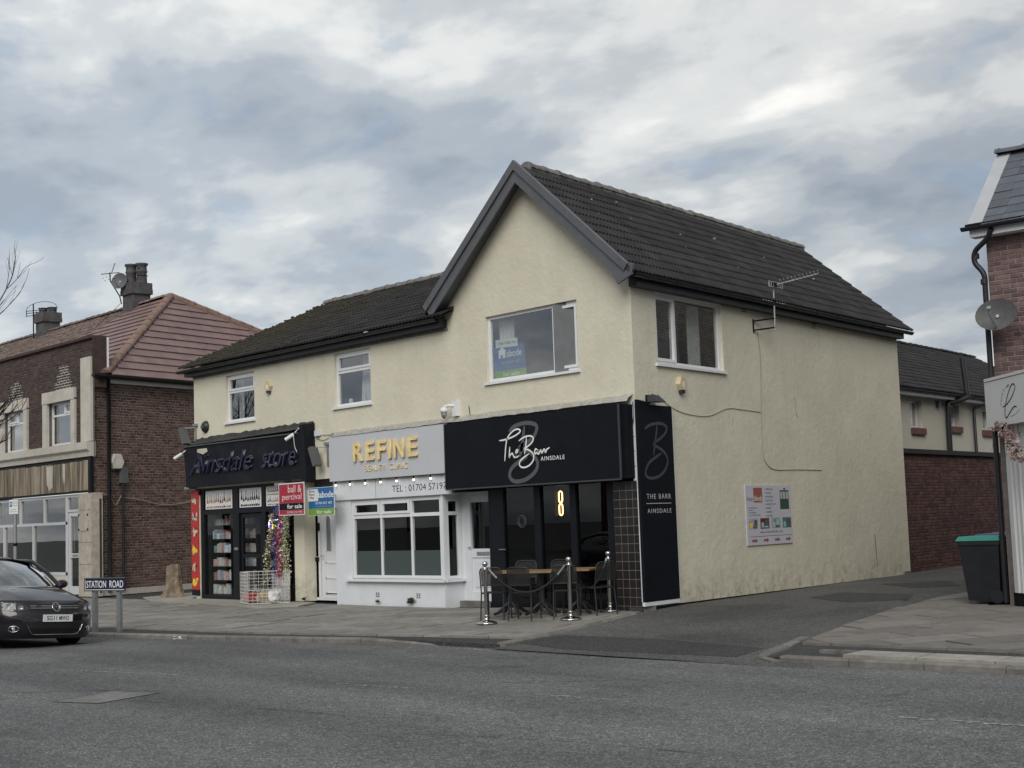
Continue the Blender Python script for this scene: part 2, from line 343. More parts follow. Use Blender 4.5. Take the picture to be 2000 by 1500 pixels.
class MB:
    def __init__(s): s.v = []; s.f = []; s.sm = []
    def add(s, vs, fs, smooth=False):
        b = len(s.v); s.v += [Vector(v) for v in vs]
        s.f += [[b + i for i in f] for f in fs]; s.sm += [smooth] * len(fs); return s
    def quad(s, a, b, c, d): return s.add([a, b, c, d], [(0, 1, 2, 3)])
    def poly(s, pts): return s.add(pts, [tuple(range(len(pts)))])
    def hexa(s, P):                                    # 8 corners: bottom 4, top 4
        return s.add(P, [(3, 2, 1, 0), (4, 5, 6, 7), (0, 1, 5, 4), (1, 2, 6, 5), (2, 3, 7, 6), (3, 0, 4, 7)])
    def box(s, x0, x1, y0, y1, z0, z1, M=None):
        P = [(x0, y0, z0), (x1, y0, z0), (x1, y1, z0), (x0, y1, z0), (x0, y0, z1), (x1, y0, z1), (x1, y1, z1), (x0, y1, z1)]
        if M is not None: P = [M @ Vector(p) for p in P]
        return s.hexa(P)
    def prism(s, pts, d):                              # polygon pts swept by vector d
        n = len(pts); pts = [Vector(p) for p in pts]; d = Vector(d)
        s.add(pts + [p + d for p in pts], [tuple(range(n))[::-1], tuple(range(n, 2 * n))] + [(i, (i + 1) % n, n + (i + 1) % n, n + i) for i in range(n)])
        return s
    def tube(s, pts, r, n=8, closed=False, cap=True, smooth=True):
        pts = [Vector(p) for p in pts]; k = len(pts)
        rr = r if isinstance(r, (list, tuple)) else [r] * k
        rings = []; prev = None
        for i, p in enumerate(pts):
            if closed: tdir = pts[(i + 1) % k] - pts[i - 1]
            else: tdir = pts[min(i + 1, k - 1)] - pts[max(i - 1, 0)]
            if tdir.length < 1e-9: tdir = Vector((0, 0, 1))
            tdir.normalize()
            if prev is None:
                a = Vector((0, 0, 1)) if abs(tdir.z) < 0.9 else Vector((1, 0, 0))
                nx = tdir.cross(a).normalized()
            else:
                nx = prev - tdir * prev.dot(tdir)
                if nx.length < 1e-6: nx = tdir.orthogonal()
                nx.normalize()
            prev = nx; ny = tdir.cross(nx)
            rings.append([p + (nx * math.cos(2 * math.pi * j / n) + ny * math.sin(2 * math.pi * j / n)) * rr[i] for j in range(n)])
        vs = [v for ring in rings for v in ring]; fs = []
        for i in range(k if closed else k - 1):
            for j in range(n):
                a = i * n + j; b2 = i * n + (j + 1) % n; i2 = (i + 1) % k
                fs.append((a, b2, i2 * n + (j + 1) % n, i2 * n + j))
        s.add(vs, fs, smooth)
        if cap and not closed: s.add(rings[0] + rings[-1], [tuple(range(n))[::-1], tuple(range(n, 2 * n))])
        return s
    def lathe(s, prof, c=(0, 0, 0), n=20, smooth=True, M=None):   # prof: (r,z)
        c = Vector(c); vs = []; fs = []
        for r, z in prof:
            for j in range(n):
                a = 2 * math.pi * j / n; vs.append(c + Vector((r * math.cos(a), r * math.sin(a), z)))
        if M is not None: vs = [M @ (v - c) + c for v in vs]
        for i in range(len(prof) - 1):
            for j in range(n):
                fs.append((i * n + j, i * n + (j + 1) % n, (i + 1) * n + (j + 1) % n, (i + 1) * n + j))
        return s.add(vs, fs, smooth)
    def mesh(s, name, m, inv=None, recalc=True):
        me = bpy.data.meshes.new(name)
        vs = [inv @ v for v in s.v] if inv is not None else s.v
        me.from_pydata([tuple(v) for v in vs], [], s.f)
        me.polygons.foreach_set('use_smooth', s.sm)
        if recalc:
            bm = bmesh.new(); bm.from_mesh(me); bmesh.ops.recalc_face_normals(bm, faces=bm.faces); bm.to_mesh(me); bm.free()
        me.materials.append(m); me.update()
        return me
    def build(s, name, m, parent=None, local=False, **kw):
        """local=True: coordinates are those of the parent; else world coordinates"""
        P = WM[parent.name] if parent is not None else Matrix.Identity(4)
        if local or parent is None:
            me = s.mesh(name, m); M = P
        else:
            me = s.mesh(name, m, P.inverted()); M = P
        o = link(name, me, parent, M)
        tag(o, kw.get('label'), kw.get('cat'), kw.get('group'), kw.get('kind'))
        return o
    def solo(s, name, m, base, rz=0.0, **kw):
        """a thing that is one mesh: origin at its base"""
        M = Matrix.Translation(Vector(base)) @ Matrix.Rotation(rz, 4, 'Z')
        o = link(name, s.mesh(name, m, M.inverted()), None, M)
        return tag(o, kw.get('label'), kw.get('cat'), kw.get('group'), kw.get('kind'))
class Fr:
    """a vertical facade frame: u along the wall, v up, n out of the wall"""
    def __init__(s, o, ang):
        s.o = Vector(o); a = R(ang)
        s.U = Vector((math.cos(a), math.sin(a), 0)); s.Nn = Vector((s.U.y, -s.U.x, 0)); s.ang = a
    def p(s, u, v, n=0.0): return s.o + s.U * u + Vector((0, 0, v)) + s.Nn * n
    def mat(s, u, v, n=0.0):                           # local x=u, y=-n, z=v
        M = Matrix((s.U, -s.Nn, Vector((0, 0, 1)))).transposed().to_4x4(); M.translation = s.p(u, v, n); return M
def fbox(mb, F, u0, u1, v0, v1, n0, n1):
    P = [F.p(u, v, n) for v in (v0, v1) for u, n in ((u0, n0), (u1, n0), (u1, n1), (u0, n1))]
    return mb.hexa(P)
def fquad(mb, F, u0, u1, v0, v1, n): return mb.quad(F.p(u0, v0, n), F.p(u1, v0, n), F.p(u1, v1, n), F.p(u0, v1, n))
def fwall(mb, F, u0, u1, v0, v1, holes, thick, n=0.0, sub=None):
    us = sorted({u0, u1, *[h[0] for h in holes], *[h[1] for h in holes]}); vs = sorted({v0, v1, *[h[2] for h in holes], *[h[3] for h in holes]})
    us = [u for u in us if u0 <= u <= u1]; vs = [v for v in vs if v0 <= v <= v1]
    for a, b in zip(us, us[1:]):
        for c, d in zip(vs, vs[1:]):
            mu, mv = (a + b) / 2, (c + d) / 2
            if any(h[0] < mu < h[1] and h[2] < mv < h[3] for h in holes): continue
            fquad(mb, F, a, b, c, d, n)
    for h in holes:
        a, b, c, d = max(h[0], u0), min(h[1], u1), max(h[2], v0), min(h[3], v1)
        mb.quad(F.p(a, c, n), F.p(a, d, n), F.p(a, d, n - thick), F.p(a, c, n - thick))
        mb.quad(F.p(b, c, n), F.p(b, d, n), F.p(b, d, n - thick), F.p(b, c, n - thick))
        mb.quad(F.p(a, d, n), F.p(b, d, n), F.p(b, d, n - thick), F.p(a, d, n - thick))
        mb.quad(F.p(a, c, n), F.p(b, c, n), F.p(b, c, n - thick), F.p(a, c, n - thick))
    return mb
def pieces(name, proto, mats, parent, m, cap=300, stuff_name=None):
    """proto: mesh shared by the pieces; mats: their world matrices. The nearest in view are objects, the rest one part."""
    key = lambda M: ((0 if in_view(M.translation, 20) else 1), (M.translation - CAM).length)
    mats = sorted(mats, key=key)
    for M in mats[:cap]: link(name, proto, parent, M)
    rest = mats[cap:]
    if rest:
        vs = [v.co.copy() for v in proto.vertices]; fs = [tuple(p.vertices) for p in proto.polygons]
        V = []; Fc = []
        for M in rest:
            b = len(V); V += [tuple(M @ v) for v in vs]; Fc += [tuple(b + i for i in f) for f in fs]
        me = bpy.data.meshes.new(stuff_name or name + '_field')
        Pm = WM[parent.name].inverted()
        me.from_pydata([tuple(Pm @ Vector(v)) for v in V], [], Fc); me.materials.append(m); me.update()
        o = link(stuff_name or name + '_field', me, parent, WM[parent.name]); o['kind'] = 'stuff'
def window(F, parent, u0, u1, v0, v1, lights, n=-0.06, depth=0.065, bar=0.06, sill=True, fm=None, gm=None, name='window', mull=()):
    """uPVC window: frame mesh (the window) > pane(s), casements, sill"""
    fm = fm or M_white; gm = gm or G_up
    mb = MB()
    fbox(mb, F, u0, u0 + bar, v0, v1, n - depth, n); fbox(mb, F, u1 - bar, u1, v0, v1, n - depth, n)
    fbox(mb, F, u0 + bar, u1 - bar, v0, v0 + bar, n - depth, n - 0.002); fbox(mb, F, u0 + bar, u1 - bar, v1 - bar, v1, n - depth, n - 0.002)
    for (a, b, c, d) in mull: fbox(mb, F, a, b, c, d, n - depth, n - 0.003)
    w = mb.build(name, fm, parent)
    for (a, b, c, d, op) in lights:
        if op:
            k = 0.05; cb = MB(); e = 0.004
            fbox(cb, F, a, a + k, c, d, n - 0.03, n + 0.016); fbox(cb, F, b - k, b, c, d, n - 0.03, n + 0.016)
            fbox(cb, F, a + k, b - k, c, c + k, n - 0.03, n + 0.014); fbox(cb, F, a + k, b - k, d - k, d, n - 0.03, n + 0.014)
            cb.build('casement', fm, w); a, b, c, d = a + k, b - k, c + k, d - k
        # glazing bead
        gb = MB(); q = 0.012
        fquad(gb, F, a, b, c, d, n - 0.028)
        gb.build('pane', gm, w)
    if sill:
        sb = MB(); fbox(sb, F, u0 - 0.05, u1 + 0.05, v0 - 0.05, v0 - 0.004, -0.13, 0.05)
        sb.build('sill', fm, w)
    return w
def room(F, parent, u0, u1, v0, v1, n0, n1, m, name='room'):
    mb = MB(); n0 -= 0.0
    for (a, b, c, d) in (((u0, v0, n1), (u1, v0, n1), (u1, v1, n1), (u0, v1, n1)), ((u0, v0, n0), (u0, v0, n1), (u0, v1, n1), (u0, v1, n0)),
                         ((u1, v0, n0), (u1, v0, n1), (u1, v1, n1), (u1, v1, n0)), ((u0, v0, n0), (u1, v0, n0), (u1, v0, n1), (u0, v0, n1)),
                         ((u0, v1, n0), (u1, v1, n0), (u1, v1, n1), (u0, v1, n1))):
        mb.quad(F.p(*a), F.p(*b), F.p(*c), F.p(*d))
    return mb.build(name, m, parent)
def curtain(F, parent, u0, u1, v0, v1, n, m=None, waves=7, lean=0.0):
    mb = MB(); k = waves * 6; vs = []; fs = []
    for i in range(k + 1):
        t = i / k; u = u0 + (u1 - u0) * t; dn = 0.03 * math.sin(t * waves * 2 * math.pi)
        vs += [F.p(u + lean, v1, n + dn * 0.6), F.p(u, v0, n + dn)]
    for i in range(k): fs.append((2 * i, 2 * i + 2, 2 * i + 3, 2 * i + 1))
    mb.add(vs, fs, True); return mb.build('curtain', m or M_curtain, parent)
def text(string, F, u0, u1, v0, v1, n, m, parent, depth=0.002, shear=0.0, off=0.0, name='lettering', lean=0.0, slope=0.0, spacing=1.0):
    cu = bpy.data.curves.new('txt', 'FONT'); cu.body = string; cu.extrude = 0.5; cu.shear = shear; cu.offset = off; cu.resolution_u = 4
    cu.space_character = spacing
    ob = bpy.data.objects.new('txt', cu); COL.objects.link(ob)
    dg = bpy.context.evaluated_depsgraph_get(); me = bpy.data.meshes.new_from_object(ob.evaluated_get(dg))
    bpy.data.objects.remove(ob); bpy.data.curves.remove(cu)
    xs = [v.co.x for v in me.vertices]; ys = [v.co.y for v in me.vertices]
    x0, x1, y0, y1 = min(xs), max(xs), min(ys), max(ys)
    Pi = WM[parent.name].inverted() if parent is not None else Matrix.Identity(4)
    for v in me.vertices:
        a = (v.co.x - x0) / max(x1 - x0, 1e-6); b = (v.co.y - y0) / max(y1 - y0, 1e-6); c = v.co.z + 0.5
        v.co = Pi @ F.p(u0 + (u1 - u0) * a, v0 + (v1 - v0) * b + slope * a, n + depth * c)
    me.materials.clear(); me.materials.append(m); me.name = name
    bm = bmesh.new(); bm.from_mesh(me); bmesh.ops.recalc_face_normals(bm, faces=bm.faces); bm.to_mesh(me); bm.free()
    return link(name, me, parent, WM[parent.name] if parent is not None else None)
def spline(pts, k=6):
    P = [Vector(p) for p in pts]; out = []
    for i in range(len(P) - 1):
        p0 = P[max(i - 1, 0)]; p1 = P[i]; p2 = P[i + 1]; p3 = P[min(i + 2, len(P) - 1)]
        for j in range(k):
            t = j / k
            out.append(0.5 * ((2 * p1) + (p2 - p0) * t + (2 * p0 - 5 * p1 + 4 * p2 - p3) * t * t + (3 * p1 - p0 - 3 * p2 + p3) * t ** 3))
    out.append(P[-1]); return out
def stroke(mb, F, uv, n, w, d=0.012):
    """a brushed stroke of width w following the points uv on the facade"""
    S = spline([(u, v, 0) for u, v in uv], 7); k = len(S); L = []; Rr = []
    for i in range(k):
        t = (S[min(i + 1, k - 1)] - S[max(i - 1, 0)]); t.normalize()
        q = Vector((-t.y, t.x, 0)); e = min(i, k - 1 - i) / 5.0
        ww = w * 0.5 * (0.45 + 0.55 * min(1, e))
        L.append(S[i] + q * ww); Rr.append(S[i] - q * ww)
    for i in range(k - 1):
        mb.add([F.p(L[i].x, L[i].y, n + d), F.p(Rr[i].x, Rr[i].y, n + d), F.p(Rr[i + 1].x, Rr[i + 1].y, n + d), F.p(L[i + 1].x, L[i + 1].y, n + d)], [(0, 1, 2, 3)])
def clip(poly, pts):
    """Sutherland-Hodgman: clip polygon pts (2D) by the convex, counter-clockwise polygon poly"""
    out = list(pts)
    for i in range(len(poly)):
        a = poly[i]; b = poly[(i + 1) % len(poly)]; inp = out; out = []
        side = lambda p: (b[0] - a[0]) * (p[1] - a[1]) - (b[1] - a[1]) * (p[0] - a[0])
        for j in range(len(inp)):
            p = inp[j]; q = inp[(j + 1) % len(inp)]; sp, sq = side(p), side(q)
            if sp >= 0: out.append(p)
            if (sp >= 0) != (sq >= 0):
                t = sp / (sp - sq); out.append((p[0] + (q[0] - p[0]) * t, p[1] + (q[1] - p[1]) * t))
        if len(out) < 3: return []
    return out
def area(p): return 0.5 * abs(sum(p[i][0] * p[(i + 1) % len(p)][1] - p[(i + 1) % len(p)][0] * p[i][1] for i in range(len(p))))
def brick_proto(name, m, L=0.215, H=0.065, D=0.05, e=0.006):
    mb = MB(); x, z = L / 2, H / 2
    # chamfered front face, five sides (x along wall, -y out of the wall)
    P = [(-x, 0, -z), (x, 0, -z), (x, 0, z), (-x, 0, z)]; Q = [(-x + e, -D, -z + e), (x - e, -D, -z + e), (x - e, -D, z - e), (-x + e, -D, z - e)]
    S = [(-x, -D + e, -z), (x, -D + e, -z), (x, -D + e, z), (-x, -D + e, z)]
    mb.add(P + S + Q, [(8, 9, 10, 11)] + [(i, (i + 1) % 4, 4 + (i + 1) % 4, 4 + i) for i in range(4)] + [(4 + i, 4 + (i + 1) % 4, 8 + (i + 1) % 4, 8 + i) for i in range(4)])
    return mb.mesh(name, m)
def brickwork(F, parent, u0, u1, v0, v1, holes, m, n=0.0, L=0.225, H=0.075, cap=300, bond='stretcher', proud=0.008, seed=1, name='brick'):
    """recessed-joint brickwork in front of the plane n"""
    rr = random.Random(seed)
    full = brick_proto(name, m); full_mats = []
    rows = int(round((v1 - v0) / H)); h = (v1 - v0) / rows
    for i in range(rows):
        zc = v0 + (i + 0.5) * h
        header = (bond == 'garden' and i % 4 == 3)
        step = L / 2 if header else L
        off = (0.0 if i % 2 == 0 else step / 2)
        u = u0 - off
        while u < u1 - 0.02:
            a, b = max(u, u0), min(u + step, u1); u += step
            if b - a < 0.045: continue
            if any(h_[0] - 0.01 < b and a < h_[1] + 0.01 and h_[2] < zc < h_[3] for h_ in holes):
                # trim against the hole
                for h_ in holes:
                    if h_[2] < zc < h_[3]:
                        if a < h_[0] < b: b = h_[0]
                        elif a < h_[1] < b: a = h_[1]
                        elif h_[0] <= a and b <= h_[1]: a = b
                if b - a < 0.05: continue
            M = F.mat((a + b) / 2 + rr.uniform(-.002, .002), zc + rr.uniform(-.002, .002), n - 0.090 + proud + rr.uniform(-0.002, 0.002))
            M = M @ Matrix.Diagonal(((b - a - 0.013) / 0.215, 1, (h - 0.0125) / 0.065, 1))
            full_mats.append(M)
    pieces(name, full, full_mats, parent, m, cap, name + 'work')
def tile_proto(name, m, w, l, th, rolls=0):
    """one roof tile: x across, y down the slope (0 head .. -l tail), z up"""
    mb = MB()
    if rolls == 0: prof = [(-w / 2, 0), (-w / 2 + .01, 0.004), (w / 2 - .01, 0.004), (w / 2, 0)]
    else:
        prof = []; k = rolls
        for i in range(k):
            a = -w / 2 + w * i / k; s = w / k
            prof += [(a, 0), (a + s * .55, 0.0), (a + s * .66, 0.022), (a + s * .88, 0.022)]
        prof += [(w / 2, 0)]
    n = len(prof); vs = []
    for y, z in ((0, 0.0), (-l, th)): vs += [(x, y, z + h) for x, h in prof]
    vs += [(x, -l, z + h - th - 0.004) for (x, h), z in zip(prof, [th] * n)]
    fs = [(i, i + 1, n + i + 1, n + i) for i in range(n - 1)] + [(n + i, n + i + 1, 2 * n + i + 1, 2 * n + i) for i in range(n - 1)]
    fs += [(0, n, 2 * n), (n - 1, 3 * n - 1, 2 * n - 1)]
    mb.add(vs, fs); return mb.mesh(name, m, recalc=False)
def tiling(parent, A, B, C, D, w, gauge, proto, m, cap=300, jitter=0.004, name='roof_tile', seed=2, skip=None):
    """tiles on the quad A (eave start) B (eave end) C (ridge end) D (ridge start)"""
    rr = random.Random(seed); A, B, C, D = [Vector(p) for p in (A, B, C, D)]
    nrm = (B - A).cross(D - A).normalized()
    if nrm.z < 0: nrm = -nrm
    ev = (B - A).normalized(); slope = (D - A) - ev * (D - A).dot(ev); rows = max(1, int(round(slope.length / gauge)))
    mats = []
    for i in range(rows):
        t0 = (i) / rows; t1 = (i + 1) / rows; tm = (t0 + t1) / 2
        a0, b0 = A + (D - A) * tm, B + (C - B) * tm
        span = (b0 - a0).length
        if span < w * 0.4: continue
        x = (b0 - a0).normalized(); y = nrm.cross(x).normalized()
        if y.dot(slope) < 0: y = -y; x = -x; a0, b0 = b0, a0
        k = max(1, int(round(span / w))); ww = span / k
        up = slope / rows
        for j in range(k):
            if skip and skip(i, j, k): continue
            c = a0 + (b0 - a0) * ((j + 0.5) / k) + up * 0.5 + nrm * rr.uniform(0, jitter)
            tw = rr.uniform(-.006, .006)
            M = Matrix((x, y, nrm)).transposed().to_4x4(); M.translation = c
            M = M @ Matrix.Rotation(tw, 4, 'Z') @ Matrix.Diagonal((ww / w, slope.length / rows / gauge, 1, 1))
            mats.append(M)
    pieces(name, proto, mats, parent, m, cap, name + '_field')
def ridge_tiles(parent, P, Q, L, r, m, name='ridge_tile', flat=0.7, seed=3, drop=(0, 0, 0)):
    """half-round ridge or hip tiles from P to Q, each lapping the next"""
    rr = random.Random(seed); P, Q = Vector(P), Vector(Q); d = Q - P; k = max(1, int(round(d.length / L))); L = d.length / k; t = d.normalized()
    side = t.cross(Vector((0, 0, 1))).normalized(); up = side.cross(t)
    mb = MB(); n = 8; vs = []; fs = []
    for e, (y, s) in enumerate(((0, 1.0), (L * .14, 1.0), (L * .141, .90), (L * 1.03, .88))):
        for j in range(n + 1):
            a = math.pi * j / n; vs.append((math.cos(a) * r * s, y, math.sin(a) * r * s * flat))
    for e in range(3):
        for j in range(n): fs.append((e * (n + 1) + j, e * (n + 1) + j + 1, (e + 1) * (n + 1) + j + 1, (e + 1) * (n + 1) + j))
    fs += [tuple(range(n + 1)), tuple(range(3 * (n + 1), 4 * (n + 1)))[::-1]]
    mb.add(vs, fs, False); me = mb.mesh(name, m)
    for i in range(k):
        M = Matrix((side, t, up)).transposed().to_4x4(); M.translation = P + t * (L * i) + up * rr.uniform(-.008, .008)
        link(name, me, parent, M @ Matrix.Rotation(rr.uniform(-.02, .02), 4, 'X'))
def copy_tree(o, parent=None, M=None):
    c = o.copy(); COL.objects.link(c); c.parent = parent
    for ch in o.children: copy_tree(ch, c)
    return c
def place(o, loc, rz, label=None, group=None):
    o.location = loc; o.rotation_euler = (0, 0, rz)
    if label: o['label'] = label
    if group: o['group'] = group
    return o
def vtube(pts, r, name, m, parent, n=8):
    return MB().tube(pts, r, n).build(name, m, parent)

FF = Fr((0, 0, 0), 0)                      # street front of the cream building (runs towards -X)
FS = Fr((0, 0, 0), 100.182)                # its side wall along the alley
FL = Fr((-19.5, -0.47, 0), 0)              # brick building on the left, street front
FLS = Fr((-19.5, -0.47, 0), 104.2)         # and its side wall
FRB = Fr((5.02, 2.80, 0), 7)               # brick building on the right
FRF = Fr((4.85, 2.72, 0), -38)             # its splayed white shopfront

# ================================================================== GROUND
ROADZ = -0.14
g = MB(); g.quad((-700, -700, -0.32), (700, -700, -0.32), (700, 700, -0.32), (-700, 700, -0.32))
tag(g.build('ground', M_ground), kind='structure')
def zp(x, y):
    t = min(1.0, max(0.0, (x + 5.5) / 3.0)); a = -0.01 + 0.065 * t * t * (3 - 2 * t)
    yy = min(0.0, max(y, -2.5))
    return a + (a + 0.04) * yy / 2.5 - 0.012 * max(0.0, -2.5 - y) + 0.03 * min(max(y, 0), 1.5) / 1.5
KERB = [(-46, -14.2), (-12.2, -7.55), (-7.48, -6.33), (-4.09, -5.55), (-2.25, -5.05), (-0.6, -4.55)]
# carriageway with a gentle camber
rd = MB(); ax = Vector((math.cos(R(14)), math.sin(R(14)), 0)); nx = Vector((-ax.y, ax.x, 0)); c0 = Vector((2.0, -9.6, 0))
prof = [(-26, -0.2), (-6.2, -0.165), (-3, -0.10), (0, -0.085), (2.6, -0.105), (4.6, -0.15), (9, -0.16), (12, -0.17)]
for (a, za), (b, zb) in zip(prof, prof[1:]):
    for s0 in range(-70, 70, 20):
        rd.quad(*[c0 + ax * s + nx * o + Vector((0, 0, z)) for s, o, z in ((s0, a, za), (s0 + 20, a, za), (s0 + 20, b, zb), (s0, b, zb))])
road = tag(rd.build('road', M_road), kind='structure')

def slab_field(name, parent, region, ang, w, l, gap, m, zfun, seed, cap=300, th=0.05, jitter=0.006, runs=True):
    """paving flags laid in staggered rows, cut to the convex regions"""
    rr = random.Random(seed); ca, sa = math.cos(R(ang)), math.sin(R(ang))
    cx = sum(p[0] for reg in region for p in reg) / sum(len(r) for r in region); cy = sum(p[1] for reg in region for p in reg) / sum(len(r) for r in region)
    polys = []
    nr = 44
    for i in range(-nr, nr):
        off = rr.choice((0.33, 0.5, 0.62)) * l if i % 2 else 0
        y0 = i * w; x = -nr * l * .8 + off
        while x < nr * l * .8:
            ll = l * rr.choice((1, 1, 1, 0.75)) if runs else l
            q = [(x + gap / 2, y0 + gap / 2), (x + ll - gap / 2, y0 + gap / 2), (x + ll - gap / 2, y0 + w - gap / 2), (x + gap / 2, y0 + w - gap / 2)]
            q = [(cx + a * ca - b * sa, cy + a * sa + b * ca) for a, b in q]; x += ll
            for reg in region:
                c = clip(reg, q)
                if c and area(c) > 0.02: polys.append(c)
    polys.sort(key=lambda c: ((0 if in_view((c[0][0], c[0][1], 0), 120) else 1), (Vector((c[0][0], c[0][1], 0)) - CAM).length))
    rest = MB()
    for k, c in enumerate(polys):
        dz = rr.uniform(-jitter, jitter); tx, ty = rr.uniform(-.004, .004), rr.uniform(-.004, .004)
        mx_, my_ = c[0]
        mb = rest if k >= cap else MB()
        top = [Vector((a, b, zfun(a, b) + dz + (a - mx_) * tx + (b - my_) * ty)) for a, b in c]
        mb.prism([v - Vector((0, 0, th)) for v in top], (0, 0, th))
        if k < cap: mb.build(name, m, parent)
    if rest.v: tag(rest.build(name + '_field', m, parent), kind='stuff')

# near pavement: bedding sheet, flags, kerb stones
pv = MB()
PAVE = [(-46, -14.1), (-12.2, -7.45), (-7.48, -6.25), (-4.09, -5.47), (-2.25, -4.97), (-0.6, -4.47), (1.30, -4.38), (0.05, -0.2), (-0.2, 1.0), (-15.0, 1.0), (-15.0, 9.0), (-46, 9.0)]
def sheet(mb, pts, zf, drop=0.0, dep=0.25):
    # triangulated polygon with a sloping surface and a skirt
    x0, x1 = min(p[0] for p in pts), max(p[0] for p in pts); y0, y1 = min(p[1] for p in pts), max(p[1] for p in pts)
    cs = 0.9 if max(x1 - x0, y1 - y0) < 12 else 1.5
    a = x0
    while a < x1:
        b = y0
        while b < y1:
            c = clip([(a, b), (a + cs, b), (a + cs, b + cs), (a, b + cs)], pts)
            if c and area(c) > 1e-5: mb.poly([(x, y, zf(x, y) - drop) for x, y in c])
            b += cs
        a += cs
    n = len(pts)
    for i in range(n):
        a, b = pts[i], pts[(i + 1) % n]
        mb.quad((a[0], a[1], zf(*a) - drop), (b[0], b[1], zf(*b) - drop), (b[0], b[1], zf(*b) - dep), (a[0], a[1], zf(*a) - dep))
sheet(pv, PAVE, zp, 0.03)
pavement = tag(pv.build('pavement', M_patch), kind='structure')
R1 = [(-15.0, -7.4), (-7.3, -5.60), (-3.95, -4.85), (-1.0, -4.05), (1.20, -4.22), (0.02, -0.08), (-0.1, -0.02), (-15.0, -0.02)]
slab_field('paving_slab', pavement, [[(-15.0, -7.42), (-7.3, -5.62), (-3.95, -4.87), (1.22, -4.25), (0.02, -0.06), (-15.0, -0.06)],
                                     [(-30, -10.6), (-15.01, -7.43), (-15.01, -0.55), (-30, -0.55)]], 14.5, 0.60, 0.90, 0.022, M_slab, lambda x, y: zp(x, y) - 0.002, 5, cap=295)
# a worn concrete apron in front of the corner-store threshold
ap = MB(); sheet(ap, [(-17.2, -0.2), (-15.2, -1.05), (-12.5, -1.15), (-9.7, -1.55), (-9.0, -0.9), (-9.6, -0.05), (-15.0, -0.05), (-16.2, 1.5), (-17.5, 2.4)], lambda x, y: zp(x, y) + 0.022, 0.0, 0.02)
tag(ap.build('concrete_apron', M_slabL), kind='structure')

kerb = tag(MB().box(-.01, .01, -.01, .01, -.24, -.22, Matrix.Translation((-6, -6.1, 0))).build('kerb', M_kerb), kind='structure')
def kerb_run(line, h, top, w=0.15, L=0.915, parent=None, drop_end=0.0, seed=4, name='kerb_stone'):
    rr = random.Random(seed); pts = [Vector((x, y, 0)) for x, y in line]; tot = sum((b - a).length for a, b in zip(pts, pts[1:]))
    def at(s):
        for a, b in zip(pts, pts[1:]):
            d = (b - a).length
            if s <= d: return a + (b - a) * (s / d), (b - a).normalized()
            s -= d
        return pts[-1], (pts[-1] - pts[-2]).normalized()
    k = int(tot / L)
    for i in range(k):
        a, _ = at(i * L + .004); b, _ = at((i + 1) * L - .006); t = (b - a).normalized(); nn = Vector((-t.y, t.x, 0))
        if not in_view(a, 200) and not in_view(b, 200): continue
        j = rr.uniform(-.005, .005)
        e = min(1, max(0, (i + 1 - (k - 2)) / 2)) * drop_end if drop_end else 0
        e0 = min(1, max(0, (i - (k - 2)) / 2)) * drop_end if drop_end else 0
        za, zb = top(*a.xy) + j - e0, top(*b.xy) + j - e
        c = .022
        P = []
        sec = [(0, -h), (0, -c), (c, 0), (w, 0), (w, -h)]
        for q, zz in ((a, za), (b, zb)): P += [q + nn * o + Vector((0, 0, zz + dz)) for o, dz in sec]
        mb = MB(); n = 5
        mb.add(P, [tuple(range(n)), tuple(range(n, 2 * n))[::-1]] + [(q, (q + 1) % n, n + (q + 1) % n, n + q) for q in range(n)])
        mb.build(name, M_kerb, parent)
kerb_run([(-30, -10.95)] + KERB[1:] + [(0.55, -4.36)], 0.25, lambda x, y: zp(x, y) - 0.0, parent=kerb, drop_end=0.085)
# edging stones where the flags meet the side street
kerb_run([(1.38, -4.32), (0.12, -0.25)], 0.2, lambda x, y: zp(x, y) - 0.004, w=0.13, L=0.6, parent=kerb, seed=9, name='edging_stone')

# side street between the two buildings
al = MB()
AL = [(0.55, -4.42), (6.0, -4.2), (5.6, -3.6), (5.07, -2.5), (4.6, -1.05), (4.9, 3.0), (3.4, 12), (1.5, 24), (-3.2, 24), (-0.9, 6), (0.15, -0.1), (1.32, -4.2)]
def za(x, y): return -0.135 + 0.20 * min(1, max(0, (y + 4.5) / 5.5)) + 0.010 * max(0, y - 1) * 0.4
def zr(x, y): return -0.055 + 0.02 * min(max(y + 3.9, 0), 8)
NX = 22; NY = 30
def al_pt(i, j):
    y = -4.5 + 28.5 * (j / NY) ** 1.5
    xl = (1.35 - (y + 4.4) * 0.30) if y < 0 else -0.1 - 0.18 * y
    xl = min(xl, 1.4); ed = [(-4.5, 6.4), (-3.6, 5.6), (-2.5, 5.15), (-1.08, 4.62), (1.33, 3.68), (3.1, 3.1), (5.3, 2.4), (7.5, 2.4), (8.6, 3.4), (30, 3.0)]
    for (ya, xa), (yb, xb) in zip(ed, ed[1:]):
        if ya <= y <= yb: xr = xa + (xb - xa) * (y - ya) / (yb - ya) + 0.4; break
    x = xl - 0.06 + (xr - xl) * i / NX
    z = za(x, y)
    if x > xr - 0.45: z = min(z, zr(x, y) - 0.05)
    return (x, y, z)
vs = [al_pt(i, j) for j in range(NY + 1) for i in range(NX + 1)]
al.add(vs, [(j * (NX + 1) + i, j * (NX + 1) + i + 1, (j + 1) * (NX + 1) + i + 1, (j + 1) * (NX + 1) + i) for j in range(NY) for i in range(NX)])
tag(al.build('side_street', M_alley), kind='structure')
def patch(name, pts, m, lift=0.006, zf=za, sub=1):
    mb = MB(); sheet(mb, pts, lambda x, y: zf(x, y) + lift, 0, 0.004); return tag(mb.build(name, m), kind='structure')
